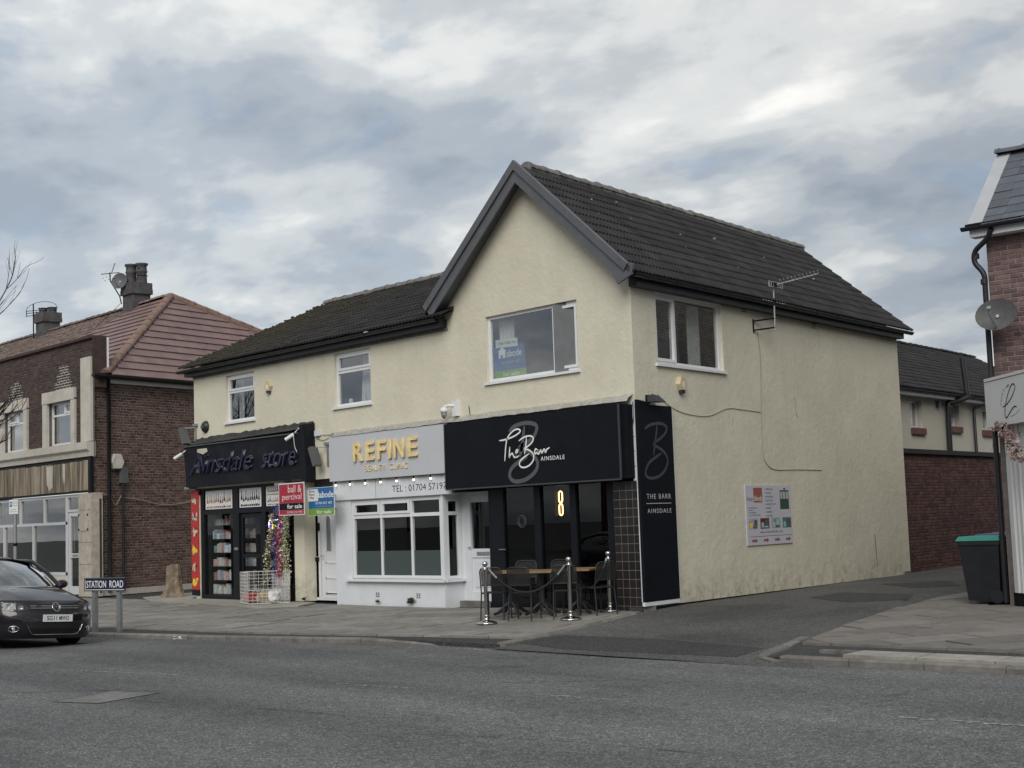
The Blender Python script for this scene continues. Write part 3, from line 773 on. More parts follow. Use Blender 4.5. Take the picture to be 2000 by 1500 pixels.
patch('tarmac_patch', [(0.9, 3.3), (2.3, 2.5), (2.9, 3.3), (2.2, 4.6), (0.6, 4.7)], M_patch)
patch('tarmac_patch', [(1.0, -3.9), (2.4, -4.2), (5.2, -4.0), (5.0, -3.2), (3.0, -2.9), (1.2, -3.0)], M_patch, 0.005)
patch('tarmac_patch', [(-0.2, 7.2), (1.2, 6.2), (1.7, 7.0), (0.6, 8.4)], M_patch)
# pavement in front of the right-hand building
PR = [(5.62, -3.93), (6.06, -4.02), (7.0, -3.93), (9.2, -3.78), (14, -3.4), (14, 3.6), (5.1, 2.9), (3.9, 5.3), (2.9, 8.6), (2.2, 8.4), (2.96, 4.6), (3.51, 1.9), (4.42, -0.9), (5.0, -2.4), (5.42, -3.3)]
pr = MB(); sheet(pr, PR, zr, 0.035)
pavR = tag(pr.build('pavement', M_patch), kind='structure')
slab_field('paving_slab', pavR, [[(5.28, -2.78), (13.5, -2.25), (13.5, 3.5), (5.1, 2.85), (3.66, 1.75), (4.5, -0.85)], [(3.66, 1.76), (5.1, 2.86), (3.9, 5.2), (2.9, 8.3), (2.35, 8.2), (3.05, 4.6)]],
           63, 0.66, 1.15, 0.026, M_slabR, lambda x, y: zr(x, y) - 0.002, 8, cap=150, runs=False, jitter=0.007)
# pale flags behind the kerb, iron stopcock covers at the corner
for k in range(6):
    a = 6.55 + k * 0.92; mb = MB()
    P = [(a, -3.73 + (a - 6.55) * .07), (a + .90, -3.73 + (a + .9 - 6.55) * .07), (a + .88, -3.28 + (a + .9 - 6.55) * .07), (a - .02, -3.28 + (a - 6.55) * .07)]
    mb.prism([(x, y, zr(x, y) - .05) for x, y in P], (0, 0, 0.054)); mb.build('kerb_flag', M_slabL, pavR)
kerbR = tag(MB().box(-.01, .01, -.01, .01, -.24, -.22, Matrix.Translation((7, -3.9, 0))).build('kerb', M_kerb), kind='structure')
kerb_run([(5.95, -4.12), (7.0, -4.06), (9.2, -3.9), (13, -3.6)], 0.25, lambda x, y: zr(x, y) + 0.0, parent=kerbR, seed=11)
mb = MB()
line = [(6.0, -4.12), (5.72, -4.02), (5.5, -3.75), (5.36, -3.4), (5.22, -2.95), (5.0, -2.4), (4.75, -1.75)]
kerb_run(line, 0.2, lambda x, y: za(x, y) + 0.014, w=0.14, L=0.5, parent=kerbR, seed=12, name='edging_stone')
for (x, y, w, l) in ((6.02, -3.45, .22, .12), (6.30, -3.42, .22, .12)):
    mb = MB(); mb.box(x, x + w, y, y + l, zr(x, y) - .05, zr(x, y) + .004)
    mb.solo('stopcock_cover', M_kerb, (x, y, zr(x, y)), label='small square cover in the pavement by the corner kerb, %s of two' % ('nearer the junction' if x < 6.1 else 'farther from the junction'), cat='cover', group='stopcock covers')
# the inspection cover in the carriageway
def zroad(x, y):
    o = (Vector((x, y, 0)) - c0).dot(nx)
    for (a, za_), (b, zb_) in zip(prof, prof[1:]):
        if a <= o <= b: return za_ + (zb_ - za_) * (o - a) / (b - a)
    return -0.17
MH = [(2.02, -11.16), (2.62, -10.93), (2.36, -10.10), (1.66, -10.30)]
MHc = sum((Vector((x, y, 0)) for x, y in MH), Vector()) / 4
def shrink(P, s, z): return [Vector((MHc.x + (x - MHc.x) * s, MHc.y + (y - MHc.y) * s, zroad(x, y) + z)) for x, y in P]
mh = empty('manhole_cover', (MHc.x, MHc.y, zroad(*MHc.xy)), 0, 'pale concrete-filled rectangular manhole cover set in the road', 'manhole cover')
mb = MB(); o_ = shrink(MH, 1.0, .006); i_ = shrink(MH, .93, .006)
for k in range(4): mb.quad(o_[k], o_[(k + 1) % 4], i_[(k + 1) % 4], i_[k])
mb.build('frame', mat('manhole_iron', (0.06, 0.058, 0.055), 0.6, var=0.2, scale=10), mh)
mb = MB(); mb.poly(shrink(MH, .925, .004)); mb.build('cover', mat('manhole_concrete', (0.17, 0.165, 0.155), 0.8, var=0.3, scale=5, bump=.3, bscale=60, dirt=.6), mh)
# worn road paint
def paint(pts, w, seed, name='road_marking'):
    rr = random.Random(seed); mb = MB(); S = [Vector((x, y, 0)) for x, y in pts]; a, b = S[0], S[-1]; t = (b - a).normalized(); nn = Vector((-t.y, t.x, 0)); L = (b - a).length
    s = 0
    while s < L:
        d = rr.uniform(.02, .07)
        if rr.random() < .62:
            o = rr.uniform(-.5, .5) * w; ww = rr.uniform(.15, .6) * w
            q = [a + t * s + nn * (o - ww / 2), a + t * (s + d) + nn * (o - ww / 2 + rr.uniform(-.01, .01)), a + t * (s + d) + nn * (o + ww / 2), a + t * s + nn * (o + ww / 2 + rr.uniform(-.01, .01))]
            mb.quad(*[Vector((v.x, v.y, zroad(v.x, v.y) + .005)) for v in q])
        s += d * .8
    return tag(mb.build(name, M_paint), kind='structure')
M_paint = mat('worn_road_paint', (0.34, 0.34, 0.325), 0.8, var=0.3, scale=20)
paint([(9.62, -7.44), (10.75, -7.30)], 0.09, 3)
paint([(5.97, -7.98), (7.2, -7.88)], 0.07, 4)
paint([(3.2, -8.55), (4.4, -8.35)], 0.05, 5)
paint([(0.65, -4.58), (1.40, -4.62)], 0.10, 6)
paint([(-1.5, -9.6), (0.9, -9.0)], 0.05, 7)
M_crack = mat('bitumen_seam', (0.055, 0.055, 0.056), 0.7, var=0.2)
def seam(pts, w, seed, zf=zroad):
    rr = random.Random(seed); S = spline([(x + rr.uniform(-.04, .04), y + rr.uniform(-.04, .04), 0) for x, y in pts], 8); mb = MB()
    for a, b in zip(S, S[1:]):
        t = (b - a).normalized(); nn = Vector((-t.y, t.x, 0)) * w * rr.uniform(.25, 1) * .5
        mb.quad(*[Vector((v.x, v.y, zf(v.x, v.y) + .004)) for v in (a - nn, b - nn, b + nn, a + nn)])
    return tag(mb.build('road_seam', M_crack), kind='structure')
seam([(-0.2, -7.0), (1.2, -6.3), (2.4, -5.5), (3.6, -4.9)], .022, 1)
seam([(0.7, -11.1), (1.5, -10.4), (1.9, -10.2)], .03, 2)
seam([(4.6, -7.6), (5.2, -7.2), (5.7, -6.6)], .022, 3)
seam([(2.7, -10.6), (4.2, -10.2), (6.0, -9.9)], .014, 4)
seam([(7.0, -10.3), (8.2, -9.9), (9.5, -9.7)], .014, 5)
seam([(1.4, -4.6), (2.6, -4.55), (4.4, -4.5), (5.5, -4.35)], .03, 6, lambda x, y: zroad(x, y) + .02)
# pieces of litter by the kerb
mb = MB(); rr = random.Random(3)
for k in range(7):
    c = Vector((-4.85 + rr.uniform(-.12, .12), -5.95 + rr.uniform(-.05, .05), ROADZ + .02)); q = [c + Vector((rr.uniform(-.05, .05), rr.uniform(-.05, .05), rr.uniform(-.01, .05))) for _ in range(4)]
    mb.poly(q[:3]); mb.poly(q[1:])
mb.solo('litter', M_paper, (-4.85, -5.95, ROADZ), label='crumpled white paper litter lying in the gutter below the kerb', cat='litter')

# ================================================================== CREAM CORNER BUILDING
B = empty('cream_building', (0, 0, 0), 0, 'cream rendered two-storey corner building with three ground-floor shops and a steep street gable', 'building')
WA = (-13.30, -12.03, 4.125, 5.295); WB = (-8.78, -7.48, 4.115, 5.325); WC = (-3.775, -1.315, 4.17, 5.475)
EZ = 5.62
w = MB()
fwall(w, FF, -14.82, 0.0, 2.66, EZ, [WA, WB, WC], 0.16)
w.poly([FF.p(-5.05, EZ), FF.p(0, EZ), FF.p(0, EZ + .05), FF.p(-2.45, 8.02), FF.p(-5.05, EZ + .08)])
# piers between the shopfronts
fbox(w, FF, -14.82, -14.62, 0, 2.5, -0.25, 0.0)
fbox(w, FF, -10.46, -10.07, 0.02, 2.62, -0.30, 0.004)
w.build('front_wall', M_render, B)
WS = (0.75, 3.085, 4.19, 5.50)
w = MB(); SL = 11.27
fwall(w, FS, 0, SL, 0.10, EZ, [WS], 0.16)
# crumbling foot of the render at the far corner
w.quad(FS.p(0, 0.1, 0), FS.p(SL, 0.1, 0), FS.p(SL, 0.085, -.05), FS.p(0, 0.085, -.05))
w.build('side_wall', M_render, B)
w = MB(); fbox(w, FS, 0.0, SL - .05, -.2, 0.10, -.3, -0.03); w.build('plinth', mat('dark_plinth', (0.05, 0.048, 0.045), 0.9, var=.3, scale=8, bump=.4, bscale=30), B)
# hidden rear and gable walls close the shell
w = MB(); RL = FS.p(SL, 0); XL_ = -14.82
w.quad(FS.p(SL, 0), FS.p(SL, EZ), RL + Vector((-5.2, .9, EZ)), RL + Vector((-5.2, .9, 0)))
w.poly([FS.p(SL, EZ), RL + Vector((-2.5, .44, 7.75)), RL + Vector((-5.2, .9, EZ))])
w.quad(RL + Vector((-5.2, .9, 0)), RL + Vector((-5.2, .9, EZ)), Vector((-6.4, 8, EZ)), Vector((-6.4, 8, 0)))
w.quad((-6.4, 8, 0), (-6.4, 8, EZ), (XL_ - 0.2, 8, EZ), (XL_ - 0.2, 8, 0))
w.poly([(XL_, 0, 0), (XL_, 0, EZ), (XL_, 4, 7.45), (XL_ - .2, 8, EZ), (XL_ - .2, 8, 0)])
w.build('rear_wall', M_render, B)

# --- roofs
GA = Vector((-2.45, -0.30, 8.06)); DIR = FS.U
ridge_end = GA + DIR * 11.45 + Vector((0, 0, -.06))
eR0 = FS.p(-0.42, 5.70, 0.26); eR1 = FS.p(11.5, 5.70, 0.24)
eL0 = Vector((-5.15, -0.30, 5.70))
eL1 = eL0 + DIR * 11.45
rf = MB(); rf.quad(eR0, eR1, ridge_end, GA); rf.quad(eL0, eL1, ridge_end, GA)
mainroof = rf.build('gable_roof', M_roofback, B)
TP = tile_proto('roof_tile', M_tile, 0.33, 0.40, 0.030, 3)
tiling(mainroof, eR0 + Vector((0, 0, .03)), eR1 + Vector((0, 0, .03)), ridge_end + Vector((0, 0, .03)), GA + Vector((0, 0, .03)), 0.33, 0.325, TP, M_tile, 300, name='roof_tile')
tiling(mainroof, eL0 + Vector((0, 0, .03)), eL1 + Vector((0, 0, .03)), ridge_end + Vector((0, 0, .03)), GA + Vector((0, 0, .03)), 0.33, 0.325, TP, M_tile, 0, name='left_roof_tile', seed=5)
rm = MB(); rm.tube([GA + Vector((0, 0, .02)) + DIR * .3, ridge_end + Vector((0, 0, .0))], 0.12, 8); rm.build('ridge_bedding', M_ridge, mainroof)
ridge_tiles(mainroof, GA + Vector((0, 0, .035)) + DIR * .32, ridge_end + Vector((0, 0, .035)), 0.45, 0.15, M_ridge, flat=.85)
# bird droppings on the tiles
mb = MB(); rr = random.Random(5); nn = (eR1 - eR0).cross(GA - eR0).normalized(); nn = nn if nn.z > 0 else -nn
for k in range(16):
    a, b2 = rr.random(), rr.uniform(.06, .9); c = eR0 + (eR1 - eR0) * a * .8 + ((GA - eR0) * (1 - a) + (ridge_end - eR1) * a) * b2 + nn * .075
    s = rr.uniform(.02, .05); mb.poly([c + Vector((rr.uniform(-s, s), rr.uniform(-s, s), rr.uniform(-s, s) * .5)) + nn * .01 for _ in range(5)])
tag(mb.build('bird_dropping', M_paper, mainroof), kind='stuff')
# low roof over the left-hand shops
lA = Vector((-14.92, -0.30, 5.60)); lB = Vector((-4.7, -0.30, 5.60)); lC = Vector((-4.7, 4.0, 7.50)); lD = Vector((-14.80, 4.0, 7.52))
rf = MB(); rf.quad(lA, lB, lC, lD); rf.quad(lD, lC, (-4.7, 8.3, 5.6), (-15.0, 8.3, 5.6))
lowroof = rf.build('low_roof', M_roofback, B)
up = Vector((0, 0, .03))
tiling(lowroof, lA + up, lB + up, lC + up, lD + up, 0.33, 0.325, TP, M_tile, 300, name='roof_tile', seed=6, jitter=.010)
tiling(lowroof, Vector((-15.0, 8.3, 5.63)), Vector((-4.7, 8.3, 5.63)), lC + up, lD + up, 0.33, 0.325, TP, M_tile, 0, name='rear_roof_tile', seed=7)
rm = MB(); rm.tube([lD + Vector((.1, 0, 0)), lC], 0.11, 8); rm.build('ridge_bedding', M_ridge, lowroof)
ridge_tiles(lowroof, lC + Vector((0, 0, .03)), lD + Vector((0, 0, .03)), 0.45, 0.15, M_ridge, flat=.85, seed=8)
# moss cushions near the verge
mb = MB(); rr = random.Random(9); nn = (lB - lA).cross(lD - lA).normalized(); nn = nn if nn.z > 0 else -nn
for k in range(260):
    a = rr.random() ** 2.0 * .52; b2 = rr.uniform(0.0, .97); c = lA + (lB - lA) * a + (lD - lA) * b2 + nn * .075; s = rr.uniform(.015, .05)
    mb.lathe([(s, -.01), (s * .8, s * .45), (0.001, s * .7)], c, 6)
tag(mb.build('moss', mat('moss', (0.040, 0.038, 0.020), 0.95, var=.4, scale=12), lowroof), kind='stuff')
# bargeboards: two stepped boards and a capping on each rake
def rake(P, Q, nm):
    P, Q = Vector(P), Vector(Q); d = (Q - P).normalized(); dn = Vector((0, -1, 0)).cross(d); dn = dn if dn.z < 0 else -dn
    for (a, b2, y0, y1) in ((0.0, 0.255, -0.30, -0.335), (-0.06, 0.075, -0.30, -0.375)):
        mb = MB(); k = Vector((0, 0, 1))
        va = dn * a; vb = dn * b2
        A_, B_, C_, D_ = P + va - d * (va.x / d.x), Q + va, Q + vb, P + vb - d * (vb.x / d.x)
        pts = [A_, B_, C_, D_]
        mb.prism([Vector((p.x, y0, p.z)) for p in pts], (0, y1 - y0, 0)); yield mb
pk = Vector((-2.45, -.3, 8.10))
for nm, Q in (('left', Vector((-5.17, -.3, 5.80))), ('right', Vector((0.26, -.3, 5.78)))):
    for mb in rake(pk, Q, nm): mb.build('bargeboard', M_barge, B)
mb = MB(); mb.prism([(0.02, -.34, 5.52), (0.36, -.34, 5.64), (0.40, -.34, 5.80), (0.26, -.34, 5.86), (-.08, -.34, 5.72)], (0, .05, 0)); mb.build('eaves_box_end', M_barge, B)
sof = MB()
for Q in (Vector((-5.1, 0, 5.69)), Vector((0.15, 0, 5.69))):
    sof.quad(Vector((-2.45, -.3, 8.0)), Vector((Q.x, -.3, Q.z - .06)), Vector((Q.x, 0.02, Q.z - .06)), Vector((-2.45, 0.02, 8.0)))
sof.build('soffit', M_barge, B)
# gutters, fascias
def gutter(P, Q, out, parent, m=None, r=0.06, nm='gutter'):
    P, Q = Vector(P), Vector(Q); mb = MB(); t = (Q - P).normalized(); out = Vector(out).normalized(); k = 8; vs = []
    for e in (P, Q):
        for j in range(k + 1):
            a = math.pi * j / k; vs.append(e - out * math.cos(a) * r + Vector((0, 0, -math.sin(a) * r)))
        for j in range(k + 1):
            a = math.pi * (k - j) / k; vs.append(e - out * math.cos(a) * (r - .008) + Vector((0, 0, -math.sin(a) * (r - .008))))
    n = 2 * (k + 1)
    mb.add(vs, [(j, (j + 1) % n, n + (j + 1) % n, n + j) for j in range(n)] + [tuple(range(n)), tuple(range(n, 2 * n))[::-1]])
    # brackets
    L = (Q - P).length; c = int(L / 0.95)
    for i in range(c + 1):
        p = P + t * (L * (i + .5) / (c + 1)); mb.tube([p - out * (r + .006) + Vector((0, 0, .0)), p - out * r * .7 + Vector((0, 0, -r * .75)), p + Vector((0, 0, -r - .006)), p + out * r * .7 + Vector((0, 0, -r * .75)), p + out * (r + .006)], .008, 5)
    return mb.build(nm, m or M_gutter, parent)
mb = MB(); fbox(mb, FS, -.05, 11.3, 5.50, 5.70, 0.0, 0.17); mb.build('fascia', M_gutter, B)
gutter(FS.p(-.3, 5.68, .26), FS.p(11.55, 5.66, .26), FS.Nn, B, r=.065)
mb = MB(); fbox(mb, FF, -14.95, -4.93, 5.42, 5.585, 0.0, 0.19); mb.build('fascia', M_gutter, B)
mb = MB(); fbox(mb, FF, -14.82, -4.90, 5.365, 5.42, 0.0, 0.03); mb.build('eaves_mortar', M_ridge, B)
gutter(FF.p(-15.08, 5.565, .29), FF.p(-4.90, 5.58, .29), FF.Nn, B, r=.065)
# lead soaker where the low roof meets the gable
vtube([(-5.05, -.2, 5.62), (-5.0, .3, 5.75), (-4.8, 2, 6.5)], .05, 'flashing', M_barge, B)

# --- upper windows
wa = window(FF, B, WA[0], WA[1], WA[2] + .055, WA[3], [(-13.24, -12.09, 4.92, 5.235, True), (-13.24, -12.09, 4.24, 4.865, False)], mull=[(-13.24, -12.09, 4.865, 4.92)])
wb = window(FF, B, WB[0], WB[1], WB[2] + .055, WB[3], [(-8.72, -7.54, 4.945, 5.265, True), (-8.72, -7.54, 4.23, 4.885, False)], mull=[(-8.72, -7.54, 4.885, 4.945)])
wc = window(FF, B, WC[0], WC[1], WC[2] + .055, WC[3], [(-3.715, -2.01, 4.285, 5.415, False), (-1.955, -1.375, 4.285, 5.415, True)], mull=[(-2.01, -1.955, 4.285, 5.415)])
ws = window(FS, B, WS[0], WS[1], WS[2] + .055, WS[3], [(0.81, 1.46, 4.305, 5.44, True), (1.515, 3.025, 4.305, 5.44, False)], mull=[(1.46, 1.515, 4.305, 5.44)])
for F_, wn, u, v in ((FF, wc, -1.94, 4.85), (FS, ws, 1.44, 4.75)):
    mb = MB(); fbox(mb, F_, u, u + .02, v, v + .16, -.15, -.12); mb.build('handle', M_white, wn)
room(FF, B, -14.5, -11.0, 3.4, 5.6, -0.17, -3.5, M_roomg); room(FF, B, -10.0, -6.5, 3.4, 5.6, -0.17, -3.5, M_roomg)
room(FF, B, -4.3, -.9, 3.4, 5.6, -0.17, -2.2, M_roomg); room(FS, B, .35, 3.9, 3.4, 5.58, -.17, -1.9, M_roomg)
curtain(FF, B, -8.25, -7.85, 4.2, 5.3, -.32, lean=.1, waves=3); curtain(FF, B, -3.72, -3.30, 4.2, 5.4, -.30, waves=4)
curtain(FS, B, 2.3, 2.75, 4.2, 5.45, -.3, waves=4); curtain(FF, B, -13.2, -13.0, 4.2, 5.2, -.32, waves=2)
# small things on the middle window sill
mb = MB(); mb.lathe([(.05, 0), (.05, .14), (.03, .16), (.001, .16)], FF.p(-8.55, 4.19, -.26), 10); mb.solo('mug', M_paper, FF.p(-8.55, 4.19, -.26), label='small white pot standing inside the middle upper window', cat='pot')
mb = MB(); mb.lathe([(.035, 0), (.04, .1), (.012, .16), (.012, .22), (.001, .22)], FF.p(-8.05, 4.19, -.26), 10); mb.solo('bottle', M_paper, FF.p(-8.05, 4.19, -.26), label='slim white bottle standing inside the middle upper window', cat='bottle')

# --- air bricks on the side wall
for (u, v) in ((3.975, 5.495), (6.965, 5.44)):
    mb = MB(); fbox(mb, FS, u - .13, u + .13, v - .075, v + .075, 0, .004)
    o = mb.build('air_brick', M_render, B)
    for k in range(3):
        for s in (-1, 1):
            mb = MB(); fbox(mb, FS, u + s * .055 - .048, u + s * .055 + .048, v - .05 + k * .045, v - .032 + k * .045, .0045, .006); mb.build('slot', M_textd, o)
# stain, wires and marks on the side wall
def wire(F, uv, n, r, nm, m, parent): return MB().tube([F.p(p.x, p.y, n) for p in spline([(u, v, 0) for u, v in uv], 6)], r, 6).build(nm, m, parent)
M_wire = mat('cream_painted_cable', (0.33, 0.30, 0.22), 0.7)
M_wired = mat('dark_cable', (0.05, 0.045, 0.04), 0.6)
cab1 = [(0.50, 3.70), (0.682, 3.673), (0.875, 3.593), (1.287, 3.458), (1.804, 3.388), (2.437, 3.393), (3.111, 3.552), (3.697, 3.557), (4.426, 3.537)]
wire(FS, cab1, .009, .006, 'cable', M_wire, B)
wire(FS, [(4.46, 5.10), (4.519, 4.589), (4.452, 3.588), (4.429, 2.795), (4.548, 2.549), (4.914, 2.433), (5.901, 2.441), (6.943, 2.438)], .009, .006, 'cable', M_wire, B)
wire(FS, [(9.4, 1.05), (9.42, .7), (9.46, .35)], .003, .006, 'crack', M_wired, B)
wire(FS, [(5.9, 3.9), (5.92, 3.6), (6.0, 3.5)], .004, .006, 'cable_stub', M_wire, B)
wire(FS, [(3.3, 3.4), (3.3, 3.1)], .003, .005, 'cable_stub', M_wire, B)
wire(FF, [(-4.33, 3.83), (-4.31, 3.7), (-4.3, 3.62)], .01, .008, 'cable_stub', M_wired, B)
# chipped render and exposed block at the far foot of the side wall
mb = MB(); fbox(mb, FS, 10.85, 11.22, .02, .17, -.02, .03); mb.build('exposed_block', M_kerb, B)

# --- foil flashing above the two shop signs
fl = MB(); k = 46; rr = random.Random(6); vs = []
for i in range(k + 1):
    u = -8.70 + (8.66) * i / k; zt = 3.595 + .03 * i / k
    vs += [FF.p(u, zt + .05 + rr.uniform(-.006, .006), .004), FF.p(u, zt + .02 + rr.uniform(-.012, .012), .06), FF.p(u, zt - .03 + rr.uniform(-.012, .012), .13), FF.p(u, zt - .065 + rr.uniform(-.008, .008), .165)]
fl.add(vs, [(4 * i + j, 4 * i + j + 1, 4 * i + 4 + j + 1, 4 * i + 4 + j) for i in range(k) for j in range(3)])
fl.build('lead_flashing', M_flash, B)

# ================================================================== ground-floor shopfronts (parts of the building)
# -- corner store
sf = MB()
for (a, b2, c, d) in ((-14.62, -14.46, 0, 2.66), (-13.13, -12.86, 0, 2.66), (-11.85, -11.70, 0, 2.66), (-10.58, -10.46, 0, 2.66),
                     (-14.46, -13.13, 2.02, 2.13), (-12.86, -11.85, 2.02, 2.13), (-11.70, -10.58, 2.02, 2.13),
                     (-14.46, -13.13, 2.60, 2.66), (-12.86, -11.85, 2.60, 2.66), (-11.70, -10.58, 2.60, 2.66),
                     (-14.46, -13.13, 0.0, 0.10), (-11.70, -10.58, 0.0, 0.30)):
    fbox(sf, FF, a, b2, c, d, -.14, -.03)
store = sf.build('store_front', M_blackgloss, B)
for (a, b2, c, d) in ((-14.46, -13.13, 0.10, 2.02), (-11.70, -10.58, .30, 2.02)):
    mb = MB(); fquad(mb, FF, a, b2, c, d, -.08); mb.build('pane', G_shop, store)
dr = MB()
for (a, b2, c, d) in ((-12.84, -12.74, .02, 2.0), (-11.97, -11.87, .02, 2.0), (-12.74, -11.97, .02, .22), (-12.74, -11.97, 1.9, 2.0), (-12.74, -11.97, .98, 1.06)):
    fbox(dr, FF, a, b2, c, d, -.13, -.07)
dr.build('shop_door', M_blackgloss, store)
mb = MB(); fquad(mb, FF, -12.74, -11.97, .22, 1.9, -.10); mb.build('door_pane', G_shop, store)
mb = MB(); fbox(mb, FF, -13.06, -12.9, 1.16, 1.22, -.03, -.02); mb.build('letter_plate', M_galv, store)
# printed bottle posters in the top lights
M_bots = [mat('printed_amber', (0.30, 0.15, 0.04), .4), mat('printed_dark_green', (0.02, 0.035, 0.02), .4), mat('printed_red_brown', (0.22, 0.05, 0.03), .4), mat('printed_black', (0.012, 0.012, 0.014), .4), mat('printed_olive', (0.13, 0.17, 0.07), .4), mat('printed_tan', (0.42, 0.30, 0.16), .4)]
def bottle_poster(u0, u1, v0, v1, rows, cols, pal, seed):
    mb = MB(); fbox(mb, FF, u0, u1, v0, v1, -.07, -.045); p = mb.build('poster', M_paper, store); rr = random.Random(seed)
    H = (v1 - v0) / rows
    sets = {}
    for r_ in range(rows):
        for i in range(cols):
            cx = u0 + .05 + (u1 - u0 - .1) * (i + .5) / cols; hh = H * rr.uniform(.62, .86); wb = (u1 - u0) / cols * rr.uniform(.30, .40); b0 = v0 + H * r_ + .025
            key = rr.choice(pal); m_ = sets.setdefault(key, MB()); n = -.0435
            pts = [(-wb, 0), (wb, 0), (wb, hh * .55), (wb * .35, hh * .72), (wb * .32, hh), (-wb * .32, hh), (-wb * .35, hh * .72), (-wb, hh * .55)]
            m_.poly([FF.p(cx + a, b0 + b_, n) for a, b_ in pts])
            l_ = sets.setdefault('lab', MB()); fquad(l_, FF, cx - wb * .85, cx + wb * .85, b0 + hh * .14, b0 + hh * .40, n + .0008)
    for key, m_ in sets.items(): tag(m_.build('printed_bottle' if key != 'lab' else 'printed_label', M_bots[key] if key != 'lab' else M_textw, p), kind='stuff')
bottle_poster(-14.40, -13.17, 2.145, 2.59, 1, 13, [0, 0, 2, 5, 3], 1)
bottle_poster(-12.83, -11.88, 2.145, 2.59, 1, 9, [1, 3, 3, 1], 2)
bottle_poster(-11.67, -10.61, 2.145, 2.59, 2, 12, [4, 4, 2, 0, 1], 3)
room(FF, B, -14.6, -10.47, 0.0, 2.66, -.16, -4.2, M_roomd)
mb = MB(); fbox(mb, FF, -10.46, -10.44, 0, 2.62, -.2, -.003); mb.build('pier_joint', M_wired, B)
# tall red poster strip at the end of the store front
rp = MB(); fbox(rp, FF, -14.98, -14.64, .22, 2.62, .0, .03)
M_red = mat('printed_red', (0.42, 0.03, 0.028), .45, var=.06)
red_strip = empty('poster_strip', FF.p(-14.81, .22, 0), 0, 'tall narrow red poster strip of sweets and drinks beside the store front', 'poster')
rp.build('panel', M_red, red_strip)
mb = MB(); fbox(mb, FF, -14.99, -14.63, .08, .22, .0, .028); mb.build('black_base', M_storeblack, red_strip)
cols = [(0.75, 0.55, 0.06), (0.6, 0.62, 0.6), (0.03, 0.03, 0.03), (0.2, 0.55, 0.5), (0.7, 0.35, 0.5)]
Mc = [mat('printed_tone_%d' % i, c, .5) for i, c in enumerate(cols)]
rr = random.Random(12)
for (v, h, kind) in ((2.28, .20, 0), (1.88, .24, 1), (1.50, .26, 2), (1.02, .34, 3), (.64, .26, 4), (.30, .26, 5)):
    for q in range(9):
        c = Mc[0] if kind in (3, 5) else Mc[(q + kind) % 5]
        a = -14.95 + rr.random() * .2; b_ = v + rr.random() * h * .5; mb = MB(); n = .031 + q * .0006
        pts = [(0, 0), (.07, 0), (.075, h * .3), (.035, h * .5), (.03, h * .3)] if q % 2 else [(0, 0), (.09, .02), (.08, h * .3), (.01, h * .28)]
        mb.poly([FF.p(a + x, b_ + y, n) for x, y in pts]); mb.build('printed_shape', c, red_strip)
text('SALE', FF, -14.93, -14.68, 2.36, 2.44, .031, Mc[2], red_strip, .001) if False else None

# -- door to the flat, set back between the pier and the white shop
F2 = Fr((0, 0.30, 0), 0)
db = MB()
for (a, b2, c, d) in ((-10.27, -10.19, 0.03, 2.45), (-9.98, -9.90, 0.03, 2.45), (-8.90, -8.82, .03, 2.45), (-10.19, -9.98, .03, .09), (-10.19, -9.98, 2.38, 2.45), (-9.90, -8.90, 2.38, 2.45), (-10.19, -9.98, .90, .98), (-9.9, -8.9, .03, .08)):
    fbox(db, F2, a, b2, c, d, -.07, .0)
fd = db.build('flat_entrance', M_white, B)
mb = MB(); fquad(mb, F2, -10.19, -9.98, .09, .90, -.04); fquad(mb, F2, -10.19, -9.98, .98, 2.38, -.04); mb.build('sidelight_pane', glass('sidelight_glass', (.35, .38, .37), 1.5, .02), fd)
mb = MB(); fbox(mb, F2, -10.22, -9.95, .88, .97, .002, .03); mb.build('letter_box', M_black, fd)
mb = MB(); fbox(mb, F2, -9.98, -9.90, 1.55, 1.72, .002, .03); mb.build('key_safe', M_black, fd)
ld = MB(); fbox(ld, F2, -9.88, -8.92, .085, 2.37, -.06, -.02); leaf = ld.build('door_leaf', M_white, fd)
F2b = F2
for (a, b2) in ((-9.70, -9.50), (-9.26, -9.06)):
    pts = [(a, 1.10)] + [(a, 1.75)] + [((a + b2) / 2 - math.cos(t) * (b2 - a) / 2, 1.75 + math.sin(t) * .12) for t in [math.pi * i / 8 for i in range(1, 8)]] + [(b2, 1.75), (b2, 1.10)]
    mb = MB(); mb.tube([F2.p(x, y, -.02) for x, y in pts], .018, 6, closed=True); mb.build('glazing_moulding', M_white, fd)
    mb = MB(); mb.poly([F2.p(x, y, -.017) for x, y in pts]); mb.build('arched_pane', G_bar, fd)
for (c, d) in ((.50, .86), (.16, .20)):
    mb = MB()
    for (x0, x1, y0, y1) in ((-9.72, -9.04, d - .03, d), (-9.72, -9.04, c, c + .03), (-9.72, -9.69, c, d)):
        if y1 > y0: fbox(mb, F2, x0, x1, y0, y1, -.02, -.006)
    mb.build('door_moulding', M_white, fd)
mb = MB(); fbox(mb, F2, -9.85, -9.80, .92, 1.12, -.02, .0); mb.tube([F2.p(-9.83, 1.03, .0), F2.p(-9.83, 1.03, .05), F2.p(-9.74, 1.03, .05)], .011, 6); mb.build('door_handle', M_white, fd)
mb = MB(); fbox(mb, F2, -10.27, -8.82, 2.45, 2.70, -.05, -.01); mb.build('transom_panel', mat('grey_panel', (.12, .12, .125), .5), fd)

